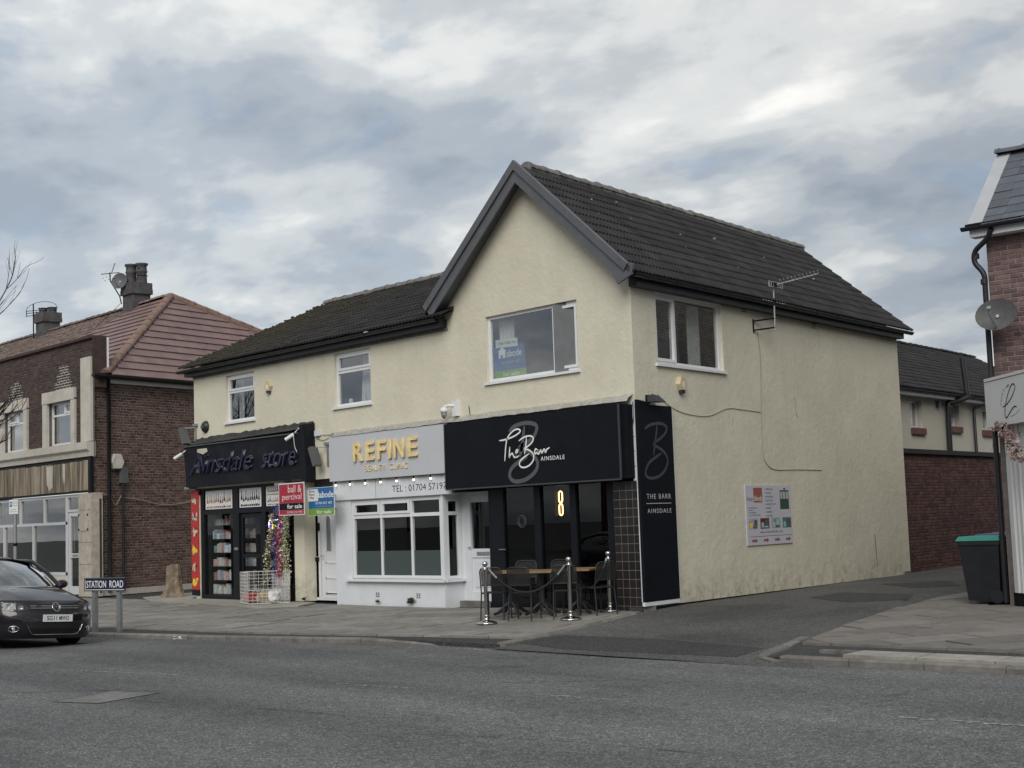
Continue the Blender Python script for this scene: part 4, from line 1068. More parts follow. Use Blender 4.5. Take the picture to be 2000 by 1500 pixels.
# -- white beauty-clinic front with its bay window
by = MB()
fwall(by, FF, -8.84, -5.20, -.06, 2.20, [(-8.27, -5.27, .53, 2.155)], .12, n=.02)
fbox(by, FF, -8.84, -8.80, -.06, 2.6, -.40, .018)
fwall(by, Fr((-5.20, -0.02, 0), 90), 0, .52, -.06, 2.20, [(.08, .44, .53, 2.10)], .10)
fbox(by, FF, -8.84, -4.86, 2.175, 2.60, -.30, .06)
bay = by.build('bay_front', M_greyw, B)
sg = [(-8.19, -7.30, 1.845, 2.10, True), (-7.22, -6.29, 1.845, 2.10, True), (-6.21, -5.35, 1.845, 2.10, False), (-8.19, -7.28, .60, 1.76, False), (-7.24, -6.27, .60, 1.76, False), (-6.23, -5.35, .60, 1.76, False)]
bw = window(FF, B, -8.26, -5.28, .535, 2.15, sg, n=-.01, bar=.065, sill=False, gm=G_shop, name='bay_window',
            mull=[(-8.195, -5.345, 1.77, 1.84), (-7.285, -7.235, .60, 1.77), (-7.285, -7.235, 1.84, 2.085), (-6.275, -6.225, .60, 1.77), (-6.275, -6.225, 1.84, 2.085)])
FB = Fr((-5.20, -0.02, 0), 90)
window(FB, B, .085, .435, .535, 2.095, [(.14, .38, .60, 1.76, False), (.14, .38, 1.84, 2.03, False)], n=-.01, bar=.055, sill=False, gm=G_shop, name='bay_window', mull=[(.14, .38, 1.77, 1.84)])
mb = MB(); fbox(mb, FF, -8.42, -5.14, .475, .53, -.04, .11); fbox(mb, FB, .0, .56, .475, .529, -.04, .08); mb.build('bay_sill', M_white, bw)
for (a, b2) in ((-8.19, -7.28), (-7.24, -6.27), (-6.23, -5.35)):
    mb = MB(); fquad(mb, FF, a, b2, .60, 1.095, -.046); mb.build('frosted_film', G_frost, bw)
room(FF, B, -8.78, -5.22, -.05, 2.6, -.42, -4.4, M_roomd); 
for (a, b2) in ((-7.45, -7.30), (-6.1, -5.95)):
    mb = MB()
    for i in range(3):
        for j in range(2): fbox(mb, FF, a + j * .07, a + j * .07 + .045, .16 + i * .035, .18 + i * .035, .021, .024)
    o = mb.build('air_vent', M_textd, bay)
# seam in the white fascia panel
mb = MB(); fbox(mb, FF, -7.32, -7.312, 2.18, 2.56, .0605, .062); mb.build('panel_joint', M_wired, bay)
# white half-glazed door in the recess
F3 = Fr((0, 0.48, 0), 0)
db = MB()
for (a, b2, c, d) in ((-5.20, -5.05, .03, 2.2), (-4.18, -4.03, .03, 2.2), (-5.05, -4.18, 2.10, 2.2), (-5.05, -4.96, .10, 2.10), (-4.27, -4.18, .10, 2.10), (-4.96, -4.27, 2.0, 2.10), (-4.96, -4.27, .10, .27), (-4.96, -4.27, .93, 1.10)):
    fbox(db, F3, a, b2, c, d, -.07, .0 if a > -5.04 and b2 < -4.19 else .015)
wd = db.build('clinic_door', M_greyw, B)
mb = MB(); fquad(mb, F3, -4.96, -4.27, 1.10, 2.0, -.03); mb.build('door_pane', G_bar, wd)
mb = MB(); fbox(mb, F3, -4.96, -4.27, .27, .93, -.05, -.02); fbox(mb, F3, -4.88, -4.35, .36, .86, -.02, -.008); mb.build('door_panel', M_greyw, wd)
mb = MB(); fbox(mb, F3, -4.80, -4.43, .97, 1.04, .001, .01); mb.build('letter_plate', M_galv, wd)
mb = MB(); fbox(mb, F3, -5.03, -4.99, .98, 1.24, .001, .012); mb.tube([F3.p(-5.01, 1.13, .01), F3.p(-5.01, 1.13, .05), F3.p(-4.92, 1.13, .05)], .010, 6); mb.build('door_handle', M_galv, wd)
st = MB(); fbox(st, F3, -5.2, -3.95, -.05, .10, .0, .14); st.build('door_step', M_kerb, B)
mb = MB(); mb.quad(F3.p(-5.2, 2.2, 0), F3.p(-3.9, 2.2, 0), F3.p(-3.9, 2.2, .5), F3.p(-5.2, 2.2, .5)); mb.build('porch_soffit', M_black, B)

# -- bar front: black bifold doors, brown-black tiled pier
F4 = Fr((0, 0.10, 0), 0)
bf = MB()
fr_ = [(-3.98, -3.56, .05, 2.32), (-2.72, -2.55, .05, 2.32), (-1.78, -1.63, .05, 2.32), (-.86, -.58, .05, 2.32)]
for (a, b2, c, d) in fr_: fbox(bf, F4, a, b2, c, d, -.09, .0)
for (a, b2) in ((-3.56, -2.72), (-2.55, -1.78), (-1.63, -.86)):
    fbox(bf, F4, a, b2, .05, .20, -.09, -.004); fbox(bf, F4, a, b2, 2.22, 2.32, -.09, -.004)
bar = bf.build('bar_front', M_blackgloss, B)
mb = MB()
fbox(mb, F4, -3.98, -3.93, .05, 2.32, -.4, .002); mb.build('door_jamb', M_blackgloss, bar)
for (a, b2) in ((-3.56, -2.72), (-2.55, -1.78), (-1.63, -.86)):
    mb = MB(); fquad(mb, F4, a, b2, .20, 2.22, -.045); mb.build('pane', G_bar, bar)
mb = MB(); fbox(mb, F4, -3.98, -.58, -.06, .11, -.2, .03); mb.build('threshold', M_black, bar)
mb = MB(); mb.tube([F4.p(-3.66, 1.09, .0), F4.p(-3.66, 1.09, .05), F4.p(-3.48, 1.09, .05)], .01, 6); mb.build('door_handle', M_galv, bar)
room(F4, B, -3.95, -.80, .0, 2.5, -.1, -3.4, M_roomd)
# two lit oval rings on the back wall, one above the other
M_lamp = emit('warm_led', (1.0, 0.62, 0.24), 4.0)
for nm, v in (('upper', 2.02), ('lower', 1.79)):
    t_ = empty('wall_light', F4.p(-2.6, v - .13, -.62), 0, 'lit oval ring light inside the bar window, %s of two' % nm, 'light', 'ring lights in the bar window')
    pts = []
    for i in range(24):
        a = 2 * math.pi * i / 24; pts.append(F4.p(-2.58 + .045 * math.cos(a), v + .05 * (1 if math.sin(a) > 0 else -1) + .055 * math.sin(a), -.55))
    MB().tube(pts, .013, 8, closed=True).build('ring', M_lamp, t_)
    mb = MB(); fbox(mb, F4, -2.76, -2.68, v - .11, v + .11, -.64, -.57); mb.build('bracket', mat('brass_plate_' + nm, (.45, .30, .12), .35, metal=.8), t_)
# frosted round crest on the glass of the first leaf
mb = MB(); c_ = (-3.10, 1.60)
mb.tube([F4.p(c_[0] + .11 * math.cos(2 * math.pi * i / 20), c_[1] + .11 * math.sin(2 * math.pi * i / 20), -.04) for i in range(20)], .006, 5, closed=True)
mb.tube([F4.p(c_[0] + .075 * math.cos(2 * math.pi * i / 20), c_[1] + .075 * math.sin(2 * math.pi * i / 20), -.04) for i in range(20)], .004, 5, closed=True)
mb.build('etched_crest', mat('etched_mark', (.11, .11, .105), .6), bar)
# dark tiles with pale grout on the corner pier
pier = MB(); fbox(pier, FF, -.60, -.005, -.1, 2.21, -.3, .0); tp = pier.build('tiled_pier', mat('pale_grout', (.19, .175, .16), .9), B)
M_dtile = mat('dark_brown_tile', (.020, .017, .016), .30, var=.2, scale=6, piece=.25)
mb = MB(); mb.box(-.0685, .0685, -.004, 0, -.0685, .0685); tl = mb.mesh('wall_tile', M_dtile)
for i in range(15):
    for j in range(4):
        u = -.60 + .075 + j * .149; v = .02 + .075 + i * .149 - .05
        if v < 2.18: link('wall_tile', tl, tp, FF.mat(u, v, .001))
mb = MB(); fbox(mb, FF, -.10, -.002, 2.215, 3.56, -.1, .012); o = mb.build('corner_strip', M_greyw, B)
for v in (2.45, 2.7, 2.95, 3.2): 
    mb = MB(); fbox(mb, FF, -.10, -.002, v, v + .008, .0125, .014); mb.build('joint', M_wired, o)
mb = MB(); fbox(mb, FF, -.02, .0, 2.22, 3.5, .0, .02); mb.tube([FF.p(-.03, 3.55, .03), FF.p(-.02, 3.3, .03), FF.p(-.06, 3.1, .03), FF.p(-.08, 3.0, .02)], .008, 5); mb.build('cable', M_wired, B)

# ================================================================== SIGNS AND THINGS FIXED TO THE CREAM BUILDING
# bar fascia sign
bs = empty('shop_sign', FF.p(-2.5, 2.24, 0), 0, 'wide black fascia sign with white script reading The Barr Ainsdale', 'shop sign')
mb = MB(); fbox(mb, FF, -4.86, -.20, 2.245, 3.515, .03, .20); mb.build('panel', M_black, bs)
mb = MB(); fbox(mb, FF, -.20, -.06, 2.26, 3.50, .0, .15); mb.build('end_box', M_black, bs)
mb = MB()
for (a, b2, c, d) in ((-4.86, -.20, 2.235, 2.262), (-.222, -.19, 2.262, 3.515), (-4.87, -4.85, 2.262, 3.515)): fbox(mb, FF, a, b2, c, d, .185, .213)
mb.build('edge_trim', mat('black_trim', (.05, .052, .056), .35), bs)
barr = [[[-3.266,3.094],[-3.12,3.099],[-2.898,3.135],[-2.728,3.191],[-2.676,3.232],[-2.707,3.262],[-2.791,3.268],[-2.91,3.226],[-3.034,3.122],[-3.083,2.99],[-3.108,2.833],[-3.127,2.705]],[[-2.974,2.966],[-2.988,2.871],[-3.001,2.771],[-2.965,2.814],[-2.914,2.839],[-2.89,2.804],[-2.859,2.763],[-2.816,2.777],[-2.822,2.817],[-2.761,2.869],[-2.776,2.898],[-2.811,2.872],[-2.822,2.817],[-2.8,2.765],[-2.732,2.789]],[[-2.727,3.053],[-2.616,3.1],[-2.5,3.125],[-2.385,3.117],[-2.335,3.075],[-2.358,3.021],[-2.426,2.971],[-2.526,2.927],[-2.585,2.903],[-2.464,2.873],[-2.369,2.812],[-2.339,2.755],[-2.36,2.679],[-2.445,2.607],[-2.562,2.569],[-2.677,2.575],[-2.728,2.622],[-2.704,2.687],[-2.602,2.748],[-2.459,2.807]],[[-2.517,3.11],[-2.531,2.999],[-2.553,2.901],[-2.582,2.803]],[[-2.236,2.865],[-2.284,2.879],[-2.311,2.831],[-2.296,2.797],[-2.247,2.816],[-2.22,2.859],[-2.231,2.804],[-2.205,2.789],[-2.148,2.854],[-2.124,2.798],[-2.059,2.865],[-2.027,2.803],[-1.996,2.85],[-1.915,2.884]]]
barrg = [[[-2.993,3.242],[-2.824,3.331],[-2.525,3.366],[-2.277,3.319],[-2.249,3.218],[-2.373,3.072],[-2.63,2.975],[-2.718,2.909],[-2.489,2.853],[-2.308,2.729],[-2.252,2.614],[-2.321,2.477],[-2.579,2.348],[-2.877,2.327],[-3.009,2.425],[-2.95,2.565],[-2.73,2.682],[-2.515,2.755]],[[-2.57,3.312],[-2.616,3.088],[-2.678,2.864],[-2.726,2.767]]]
mb = MB(); [stroke(mb, FF, s_, .20, .075, .003) for s_ in barrg]; mb.build('grey_initial', M_textg, bs)
mb = MB(); [stroke(mb, FF, s_, .20, .030, .008 + .0006 * i) for i, s_ in enumerate(barr)]; mb.build('script_lettering', M_textw, bs)
text('AINSDALE', FF, -2.16, -1.55, 2.660, 2.735, .204, M_textw, bs, .004, spacing=1.25)
# side panel
ps = empty('shop_sign', FS.p(.5, .19, 0), 0, 'tall black panel sign with grey script B and THE BARR AINSDALE on the side wall', 'shop sign')
mb = MB(); fbox(mb, FS, -.03, 1.065, .19, 3.50, .004, .06); mb.prism([FS.p(-.03, 3.50, .004), FS.p(.35, 3.50, .004), FS.p(.33, 3.535, .004), FS.p(.15, 3.56, .004), FS.p(-.03, 3.575, .004)], FS.Nn * .054); mb.build('panel', M_black, ps)
mb = MB(); fbox(mb, FS, 1.065, 1.075, .19, 3.50, .004, .062); fbox(mb, FS, -.04, 1.07, .12, .185, .0, .055); fbox(mb, FF, -.012, -.0, .19, 3.5, -.0, .032); mb.build('edge_trim', M_greyw, ps)
panB = [[[0.161,3.078],[0.291,3.14],[0.449,3.176],[0.667,3.189],[0.824,3.162],[0.869,3.1],[0.791,3.012],[0.625,2.923],[0.483,2.867],[0.42,2.824],[0.554,2.78],[0.707,2.725],[0.829,2.631],[0.851,2.536],[0.759,2.398],[0.572,2.292],[0.315,2.249],[0.155,2.29],[0.143,2.383],[0.259,2.509],[0.441,2.594],[0.664,2.682]],[[0.556,3.164],[0.524,3.016],[0.46,2.825],[0.411,2.641]]]
mb = MB(); [stroke(mb, FS, s_, .06, .05, .002) for s_ in panB]; mb.build('grey_initial', mat('faint_grey_script', (.055, .06, .065), .45), ps)
M_textm = mat('mid_grey_lettering', (.42, .42, .42), .5)
text('THE BARR', FS, .137, .905, 1.900, 1.985, .061, M_textm, ps, .003, spacing=1.3)
text('AINSDALE', FS, .141, .901, 1.660, 1.735, .061, M_textm, ps, .003, spacing=1.3)
mb = MB(); fbox(mb, FS, .117, .907, 1.818, 1.830, .060, .063); mb.build('rule_line', M_textm, ps)
# beauty clinic sign
rs = empty('shop_sign', FF.p(-6.8, 2.58, 0), 0, 'pale grey fascia sign with gold raised letters REFINE BEAUTY CLINIC', 'shop sign')
mb = MB(); fbox(mb, FF, -8.83, -6.95, 2.58, 3.53, .03, .15); fbox(mb, FF, -6.944, -4.862, 2.58, 3.53, .03, .15); fbox(mb, FF, -6.95, -6.944, 2.58, 3.53, .03, .147); mb.build('panel', M_signgrey, rs)
for ch, a, b2 in zip('REFINE', (-7.90, -7.46, -7.06, -6.69, -6.49, -6.05), (-7.57, -7.18, -6.79, -6.60, -6.17, -5.75)):
    text(ch, FF, a, b2, 2.955, 3.345, .165, M_gold, rs, .035, name='gold_letter', off=.02)
text('BEAUTY  CLINIC', FF, -7.53, -6.09, 2.732, 2.852, .151, M_goldp, rs, .016, off=-.012, name='small_gold_lettering', spacing=1.1)
text('TEL : 01704 571972', FF, -6.755, -4.905, 2.278, 2.408, .061, M_textd, rs, .003, off=-.008, name='telephone_lettering')
# festoon bulbs under the sign
fs = empty('festoon_lights', FF.p(-6.8, 2.5, 0), 0, 'string of small festoon bulbs hanging under the pale grey shop sign', 'festoon lights')
M_bulb = emit('festoon_bulb', (1.0, 0.9, 0.72), 1.1)
us = [-8.67, -8.15, -7.61, -7.08, -6.54, -5.98, -5.44, -4.9]
lamp_m = MB().lathe([(.001, -.078), (.017, -.068), (.024, -.05), (.018, -.03), (.01, -.02)], (0, 0, 0), 10).mesh('bulb', M_bulb)
cap_m = MB().lathe([(.017, -.028), (.019, .01), (.012, .03), (.001, .03)], (0, 0, 0), 10).mesh('lamp_holder', M_black)
for u in us:
    hM = Matrix.Translation(FF.p(u, 2.545, .11)); h_ = link('lamp_holder', cap_m, fs, hM); link('bulb', lamp_m, h_, hM)
pts = []
for a, b2 in zip(us, us[1:]):
    for k in range(6):
        t = k / 6; pts.append(FF.p(a + (b2 - a) * t, 2.574 - .015 * math.sin(math.pi * t), .11))
MB().tube(pts, .005, 5).build('cable', M_black, fs)
# corner-store sign
ss = empty('shop_sign', FF.p(-12.2, 2.7, 0), 0, 'black box fascia sign with dark blue italic letters Ainsdale store', 'shop sign')
mb = MB(); mb.prism([FF.p(-14.86, 2.70, .02), FF.p(-14.86, 2.70, .22), FF.p(-14.86, 3.70, .28), FF.p(-14.86, 3.80, .02)], FF.U * 5.12); mb.build('panel', M_storeblack, ss)
mb = MB(); mb.prism([FF.p(-9.74, 2.62, 0), FF.p(-9.74, 2.62, .24), FF.p(-9.74, 3.86, .30), FF.p(-9.74, 3.90, 0)], FF.U * .17); mb.build('end_box', M_storeblack, ss)
k = 40; rr = random.Random(4); vs = []; mb = MB()
for i in range(k + 1):
    u = -14.70 + 5.1 * i / k; zt = 3.80 + .06 * i / k
    vs += [FF.p(u, zt + .09 + rr.uniform(-.02, .02), .006), FF.p(u, zt - .01 + rr.uniform(-.01, .01), .12), FF.p(u, zt - .09 + rr.uniform(-.006, .006), .30)]
mb.add(vs, [(3 * i + j, 3 * i + j + 1, 3 * i + 4 + j, 3 * i + 3 + j) for i in range(k) for j in range(2)]); mb.build('felt_flashing', mat('bitumen_felt', (.022, .023, .026), .55, var=.5, scale=10, bump=.5, bscale=20), ss)
mb = MB(); fbox(mb, FF, -14.80, -9.8, 3.675, 3.70, .27, .315); mb.build('edge_trim', mat('grey_trim', (.09, .09, .092), .4), ss)
mb = MB(); mb.poly([FF.p(-14.2, 3.60, .278), FF.p(-13.75, 3.60, .278), FF.p(-13.72, 3.52, .275), FF.p(-13.95, 3.46, .271), FF.p(-14.22, 3.53, .275)]); mb.build('peeled_patch', M_stone, ss)
M_panel_grey = mat('flat_grey_panel', (.075, .075, .08), .5)
for (st_, a, b2, hi) in (('Ainsdale', -14.53, -11.72, 3.47), ('store', -11.30, -9.90, 3.36)):
    text(st_, FF, a, b2, 3.0, hi, .27, M_navy, ss, .035, shear=.35, off=-.012, name='blue_lettering')
    text(st_, FF, a + .02, b2 + .02, 3.005, hi + .005, .262, M_silverline, ss, .004, shear=.35, off=-.004, name='letter_edging')
mb = MB(); mb.poly([FF.p(-14.32, 3.03, .262), FF.p(-13.95, 3.03, .262), FF.p(-14.02, 3.42, .272), FF.p(-14.2, 3.42, .272)]); mb.build('grey_backing', M_panel_grey, ss)  # plain grey patch behind the first letter of the sign
for (a, b2, v) in ((-10.9, -10.55, 2.58), (-14.98, -14.76, 2.66)):
    mb = MB(); fbox(mb, FF, a, b2, v, v + .06, .0, .22); mb.build('projecting_bracket', M_galv, ss)
# estate agents' boards, fixed proud of the wall and turned to the road
def agent_board(x, y, z0, w_, h_, rz, label):
    t_ = empty('for_sale_board', (x, y, z0), rz, label, 'for sale board', 'estate agents boards on the shopfronts')
    return t_, Fr((x, y, 0), math.degrees(rz))
b1, G1 = agent_board(-9.75, -.52, 1.90, 1.05, .70, R(-2), 'red and black for sale board reading ball & percival between two shop doors')
M_agred = mat('agent_red', (.36, .022, .045), .45, var=.04)
mb = MB(); fbox(mb, G1, -.53, .53, 1.90, 2.60, -.006, .006); mb.build('backing', M_paper, b1)
mb = MB(); fbox(mb, G1, -.505, .505, 2.165, 2.575, .0065, .0085); fbox(mb, G1, -.505, .505, 1.92, 2.015, .0065, .0085); mb.build('red_field', M_agred, b1)
mb = MB(); fbox(mb, G1, -.505, .505, 2.018, 2.162, .0065, .0085); mb.build('black_band', M_black, b1)
M_agpale = mat('pale_pink_lettering', (.74, .60, .58), .5)
text('ball &', G1, -.13, .42, 2.39, 2.545, .009, M_agpale, b1, .0015); text('percival', G1, -.37, .42, 2.195, 2.37, .009, M_agpale, b1, .0015)
text('for sale', G1, -.17, .44, 2.045, 2.14, .009, M_textw, b1, .0015, off=.012); text('01704 536 900', G1, -.17, .44, 1.943, 1.99, .009, M_agpale, b1, .0015)
mb = MB(); fbox(mb, G1, -.40, -.36, 1.9, 2.6, -.03, -.007); fbox(mb, G1, .36, .40, 1.9, 2.6, -.03, -.007); mb.tube([G1.p(-.38, 2.3, -.02), FF.p(-10.25, 2.45, .02)], .015, 6); mb.tube([G1.p(.38, 2.1, -.02), FF.p(-10.10, 2.1, .02)], .015, 6); mb.build('batten', M_galv, b1)
b2_, G2 = agent_board(-8.76, -.42, 1.87, 1.0, .60, R(-2), 'blue and green for sale board reading abode with a First Floor Flat slip')
M_agblue = mat('agent_blue', (.022, .13, .33), .45, var=.04); M_aggreen = mat('agent_green', (.17, .34, .045), .45, var=.04)
mb = MB(); fbox(mb, G2, -.51, .50, 1.87, 2.465, -.006, .006); mb.build('backing', M_paper, b2_)
mb = MB(); fbox(mb, G2, -.50, .49, 2.02, 2.455, .0065, .0085); mb.build('blue_field', M_agblue, b2_)
mb = MB(); fbox(mb, G2, -.50, .49, 1.88, 2.02, .0065, .0085); mb.build('green_band', M_aggreen, b2_)
mb = MB(); fbox(mb, G2, -.60, -.12, 2.175, 2.43, .009, .012); mb.build('slip', M_paper, b2_)
for i, s_ in enumerate(('First', 'Floor', 'Flat')): text(s_, G2, -.46 + .03 * (i == 2), -.24 - .03 * (i == 2), 2.365 - .068 * i, 2.41 - .068 * i, .0125, M_textd, b2_, .001, off=.015)
text('abode', G2, -.06, .48, 2.24, 2.375, .009, M_textw, b2_, .0015, off=.012)
mb = MB(); mb.poly([G2.p(-.115, 2.24, .0095), G2.p(-.075, 2.24, .0095), G2.p(-.075, 2.34, .0095), G2.p(-.115, 2.375, .0095)]); mb.build('house_symbol', M_textw, b2_)
text('01704 827 402', G2, -.22, .42, 2.105, 2.155, .009, M_textw, b2_, .0015); text('www.abode-group.co.uk', G2, -.20, .38, 2.05, 2.075, .009, M_textm, b2_, .001)
text('for sale', G2, -.18, .38, 1.908, 1.985, .009, M_textw, b2_, .0015, off=.006)
mb = MB(); fbox(mb, G2, .30, .34, 1.9, 2.4, -.03, -.007); mb.tube([G2.p(.32, 2.3, -.02), FF.p(-8.80, 2.3, .03)], .015, 6); mb.tube([G2.p(.32, 2.0, -.02), FF.p(-8.80, 2.0, .03)], .015, 6); mb.build('batten', M_galv, b2_)
# agent's poster inside the big upper window
b3 = empty('window_poster', FF.p(-3.25, 4.27, -.2), 0, 'blue and green abode poster propped inside the large upper window', 'poster')
GP = Fr((-3.27, .115, 0), 0)
def lp(u, v): return (u + (v - 4.58) * -.10, v)
mb = MB(); mb.prism([GP.p(*lp(-.43, 4.29), 0), GP.p(*lp(.45, 4.28), 0), GP.p(*lp(.45, 4.885), 0), GP.p(*lp(-.43, 4.895), 0)], (0, -.006, 0)); mb.build('backing', M_agblue, b3)
mb = MB(); mb.poly([GP.p(*lp(-.43, 4.29), .007), GP.p(*lp(.45, 4.28), .007), GP.p(*lp(.45, 4.42), .007), GP.p(*lp(-.43, 4.43), .007)]); mb.build('green_band', M_aggreen, b3)
mb = MB(); mb.prism([GP.p(-.35, 4.865, .008), GP.p(.26, 4.845, .008), GP.p(.255, 5.0, .008), GP.p(-.36, 5.02, .008)], (0, -.003, 0)); mb.build('slip', M_paper, b3)
text('2 Bed, 2 Bath Apt', GP, -.31, .22, 4.905, 4.975, .012, M_textd, b3, .001, slope=-.012)
text('abode', GP, -.06, .36, 4.665, 4.80, .008, M_textw, b3, .001, off=.01)
mb = MB(); mb.poly([GP.p(x, y, .0085) for x, y in ((-.28, 4.66), (-.22, 4.66), (-.22, 4.72), (-.17, 4.72), (-.17, 4.66), (-.09, 4.66), (-.09, 4.78), (-.07, 4.79), (-.18, 4.87), (-.30, 4.79), (-.28, 4.78))]); mb.build('house_symbol', M_textw, b3)
text('01704 827 402', GP, -.20, .30, 4.535, 4.59, .008, M_textm, b3, .001); text('www.abode-group.co.uk', GP, -.16, .30, 4.47, 4.495, .008, M_textm, b3, .001)
text('for sale', GP, -.17, .28, 4.315, 4.39, .008, M_textw, b3, .001)
# interior-blinds board on the side wall
ad = empty('advert_board', FS.p(4.54, 1.0, 0), 0, 'white advert board for Interblinds with arrows on the cream side wall', 'advert board')
M_adw = mat('lilac_white_board', (.52, .52, .57), .5, var=.04)
mb = MB(); fbox(mb, FS, 3.62, 5.45, .995, 2.125, .004, .022); mb.build('panel', M_adw, ad)
M_adred = mat('advert_brick_red', (.30, .10, .075), .5)
mb = MB(); fbox(mb, FS, 3.93, 4.28, 1.80, 2.08, .0225, .0235); mb.build('red_square', M_adred, ad)
text('Inter', FS, 3.68, 3.94, 1.83, 1.92, .0225, M_textd, ad, .001, off=-.01); text('blinds', FS, 3.945, 4.27, 1.825, 1.93, .0238, M_textw, ad, .001, off=-.01)
for i, s_ in enumerate(('VERTICAL', 'ROLLER', 'VENETIAN', 'ELECTRIC', 'PERFECT FIT', 'ROMAN', 'WOODEN', 'PLEATED')):
    text(s_, FS, 4.42, 4.42 + .036 * len(s_), 2.035 - .073 * i, 2.07 - .073 * i, .0225, M_textg, ad, .001)
    mb = MB(); fbox(mb, FS, 4.375, 4.39, 2.045 - .073 * i, 2.06 - .073 * i, .0225, .0235); mb.build('bullet', M_textg, ad)
for i, w_ in enumerate((.34, .14, .29)):
    mb = MB()
    x = 3.72; rr = random.Random(i)
    while x < 3.72 + w_: d = rr.uniform(.01, .03); fbox(mb, FS, x, x + d, 1.69 - .045 * i, 1.705 - .045 * i, .0225, .0232); x += d + .008
    tag(mb.build('small_print', M_textg, ad), kind='stuff')
text('Tel: 01704 571 404', FS, 3.72, 4.18, 1.545, 1.575, .0225, M_textg, ad, .001)
text('www.interblinds.com', FS, 4.13, 5.05, 1.215, 1.265, .0225, M_textg, ad, .001)
mb = MB(); fbox(mb, FS, 3.74, 5.43, 1.155, 1.163, .0225, .0235); mb.build('rule_line', M_textg, ad)
for i in range(4):
    a = 3.80 + .455 * i; mb = MB(); mb.poly([FS.p(a + x, 1.08 + y, .0228) for x, y in ((0, -.022), (.13, -.022), (.13, -.045), (.22, 0), (.13, .045), (.13, .022), (0, .022))]); mb.build('arrow', M_adred, ad)
tones = [(.35, .35, .36), (.11, .03, .03), (.28, .29, .33), (.12, .14, .14)]
for i in range(4):
    a = 3.70 + .455 * i; mb = MB(); fbox(mb, FS, a, a + .36, 1.30, 1.50, .0225, .0232); ph = mb.build('photo_print', mat('photo_tone_%d' % i, tones[i], .5, var=.5, scale=14), ad)
    for q, (x0, x1, y0, y1, c) in enumerate(((.04, .14, .02, .12, (.5, .5, .5)), (.2, .33, .06, .17, (.04, .05, .12)), (.16, .32, .02, .05, (.55, .55, .56)))):
        mb = MB(); fbox(mb, FS, a + x0, a + x1, 1.30 + y0, 1.30 + y1, .0235 + q * .0003, .024 + q * .0003); mb.build('photo_detail', Mc[(i + q) % 5] if (i + q) % 3 == 0 else M_textm if q == 0 else M_textg, ph)
mb = MB(); fbox(mb, FS, 5.0, 5.37, 1.66, 2.03, .0225, .0232); ph = mb.build('photo_print', mat('photo_green', (.035, .08, .045), .5), ad)
mb = MB(); fbox(mb, FS, 5.02, 5.35, 1.86, 2.0, .0235, .024); mb.build('photo_detail', M_textm, ph)
mb = MB(); fbox(mb, FS, 5.1, 5.12, 1.86, 2.0, .0242, .0245); fbox(mb, FS, 5.23, 5.25, 1.86, 2.0, .0242, .0245); fbox(mb, FS, 5.16, 5.24, 2.04, 2.07, .0225, .0235); mb.build('photo_detail', M_textd, ph)

# alarm bell boxes
M_alarm = mat('yellowed_plastic', (.55, .46, .28), .45, var=.12, scale=8); M_alarmface = mat('alarm_sticker', (.66, .64, .58), .5)
def alarm_box(F, u, v, label, m=M_alarm, lens=True, s=1.0, group='alarm boxes'):
    t_ = empty('alarm_box', F.p(u, v - .16 * s, 0), 0, label, 'alarm box', group)
    hexp = [(-.15, 0), (-.085, .15), (.085, .15), (.15, 0), (.085, -.12), (-.085, -.12)]
    mb = MB(); B_ = [F.p(u + x * s, v + y * s, .002) for x, y in hexp]; T_ = [F.p(u + x * s * .86, v + y * s * .86, .085 * s) for x, y in hexp]
    mb.add(B_ + T_, [tuple(range(6))[::-1], tuple(range(6, 12))] + [(i, (i + 1) % 6, 6 + (i + 1) % 6, 6 + i) for i in range(6)]); mb.build('cover', m, t_)
    mb = MB(); mb.poly([F.p(u + .062 * s * math.cos(a * math.pi / 6), v + .062 * s * math.sin(a * math.pi / 6), .0855 * s) for a in range(12)]); mb.build('sticker', M_alarmface, t_)
    if lens:
        mb = MB(); mb.hexa([F.p(u + x * s, v + y * s, n) for y in (-.165, -.10) for x, n in ((-.07, .01), (.07, .01), (.055, .07), (-.055, .07))]); mb.build('strobe_lens', mat('strobe_' + str(round(u * 10)), (.03, .03, .07), .3), t_)
    return t_
alarm_box(FF, -11.36, 4.86, 'yellowed hexagonal alarm box between the two small upper windows', s=.9)
alarm_box(FS, 1.475, 3.91, 'yellowed hexagonal alarm box under the side wall window', s=.95)
# round dark alarm dome
t_ = empty('alarm_dome', FF.p(-14.25, 4.0, 0), 0, 'dark round alarm dome on the wall above the corner store sign', 'alarm dome')
MB().lathe([(.001, .10), (.06, .092), (.11, .06), (.135, .0), (.135, -.0)], (0, 0, 0), 18, M=None).mesh('x', M_black)
Mr = Matrix.Translation(FF.p(-14.25, 4.15, 0.0)) @ Matrix.Rotation(R(90), 4, 'X')
mb = MB(); mb.lathe([(.15, 0), (.145, .03), (.11, .08), (.06, .105), (.001, .112)], (0, 0, 0), 18); mb.v = [Mr @ v for v in mb.v]; mb.build('cover', mat('dark_green_plastic', (.02, .028, .026), .4), t_)
mb = MB(); fbox(mb, FF, -14.33, -14.19, 4.125, 4.165, .108, .114); mb.build('sticker', M_textg, t_)
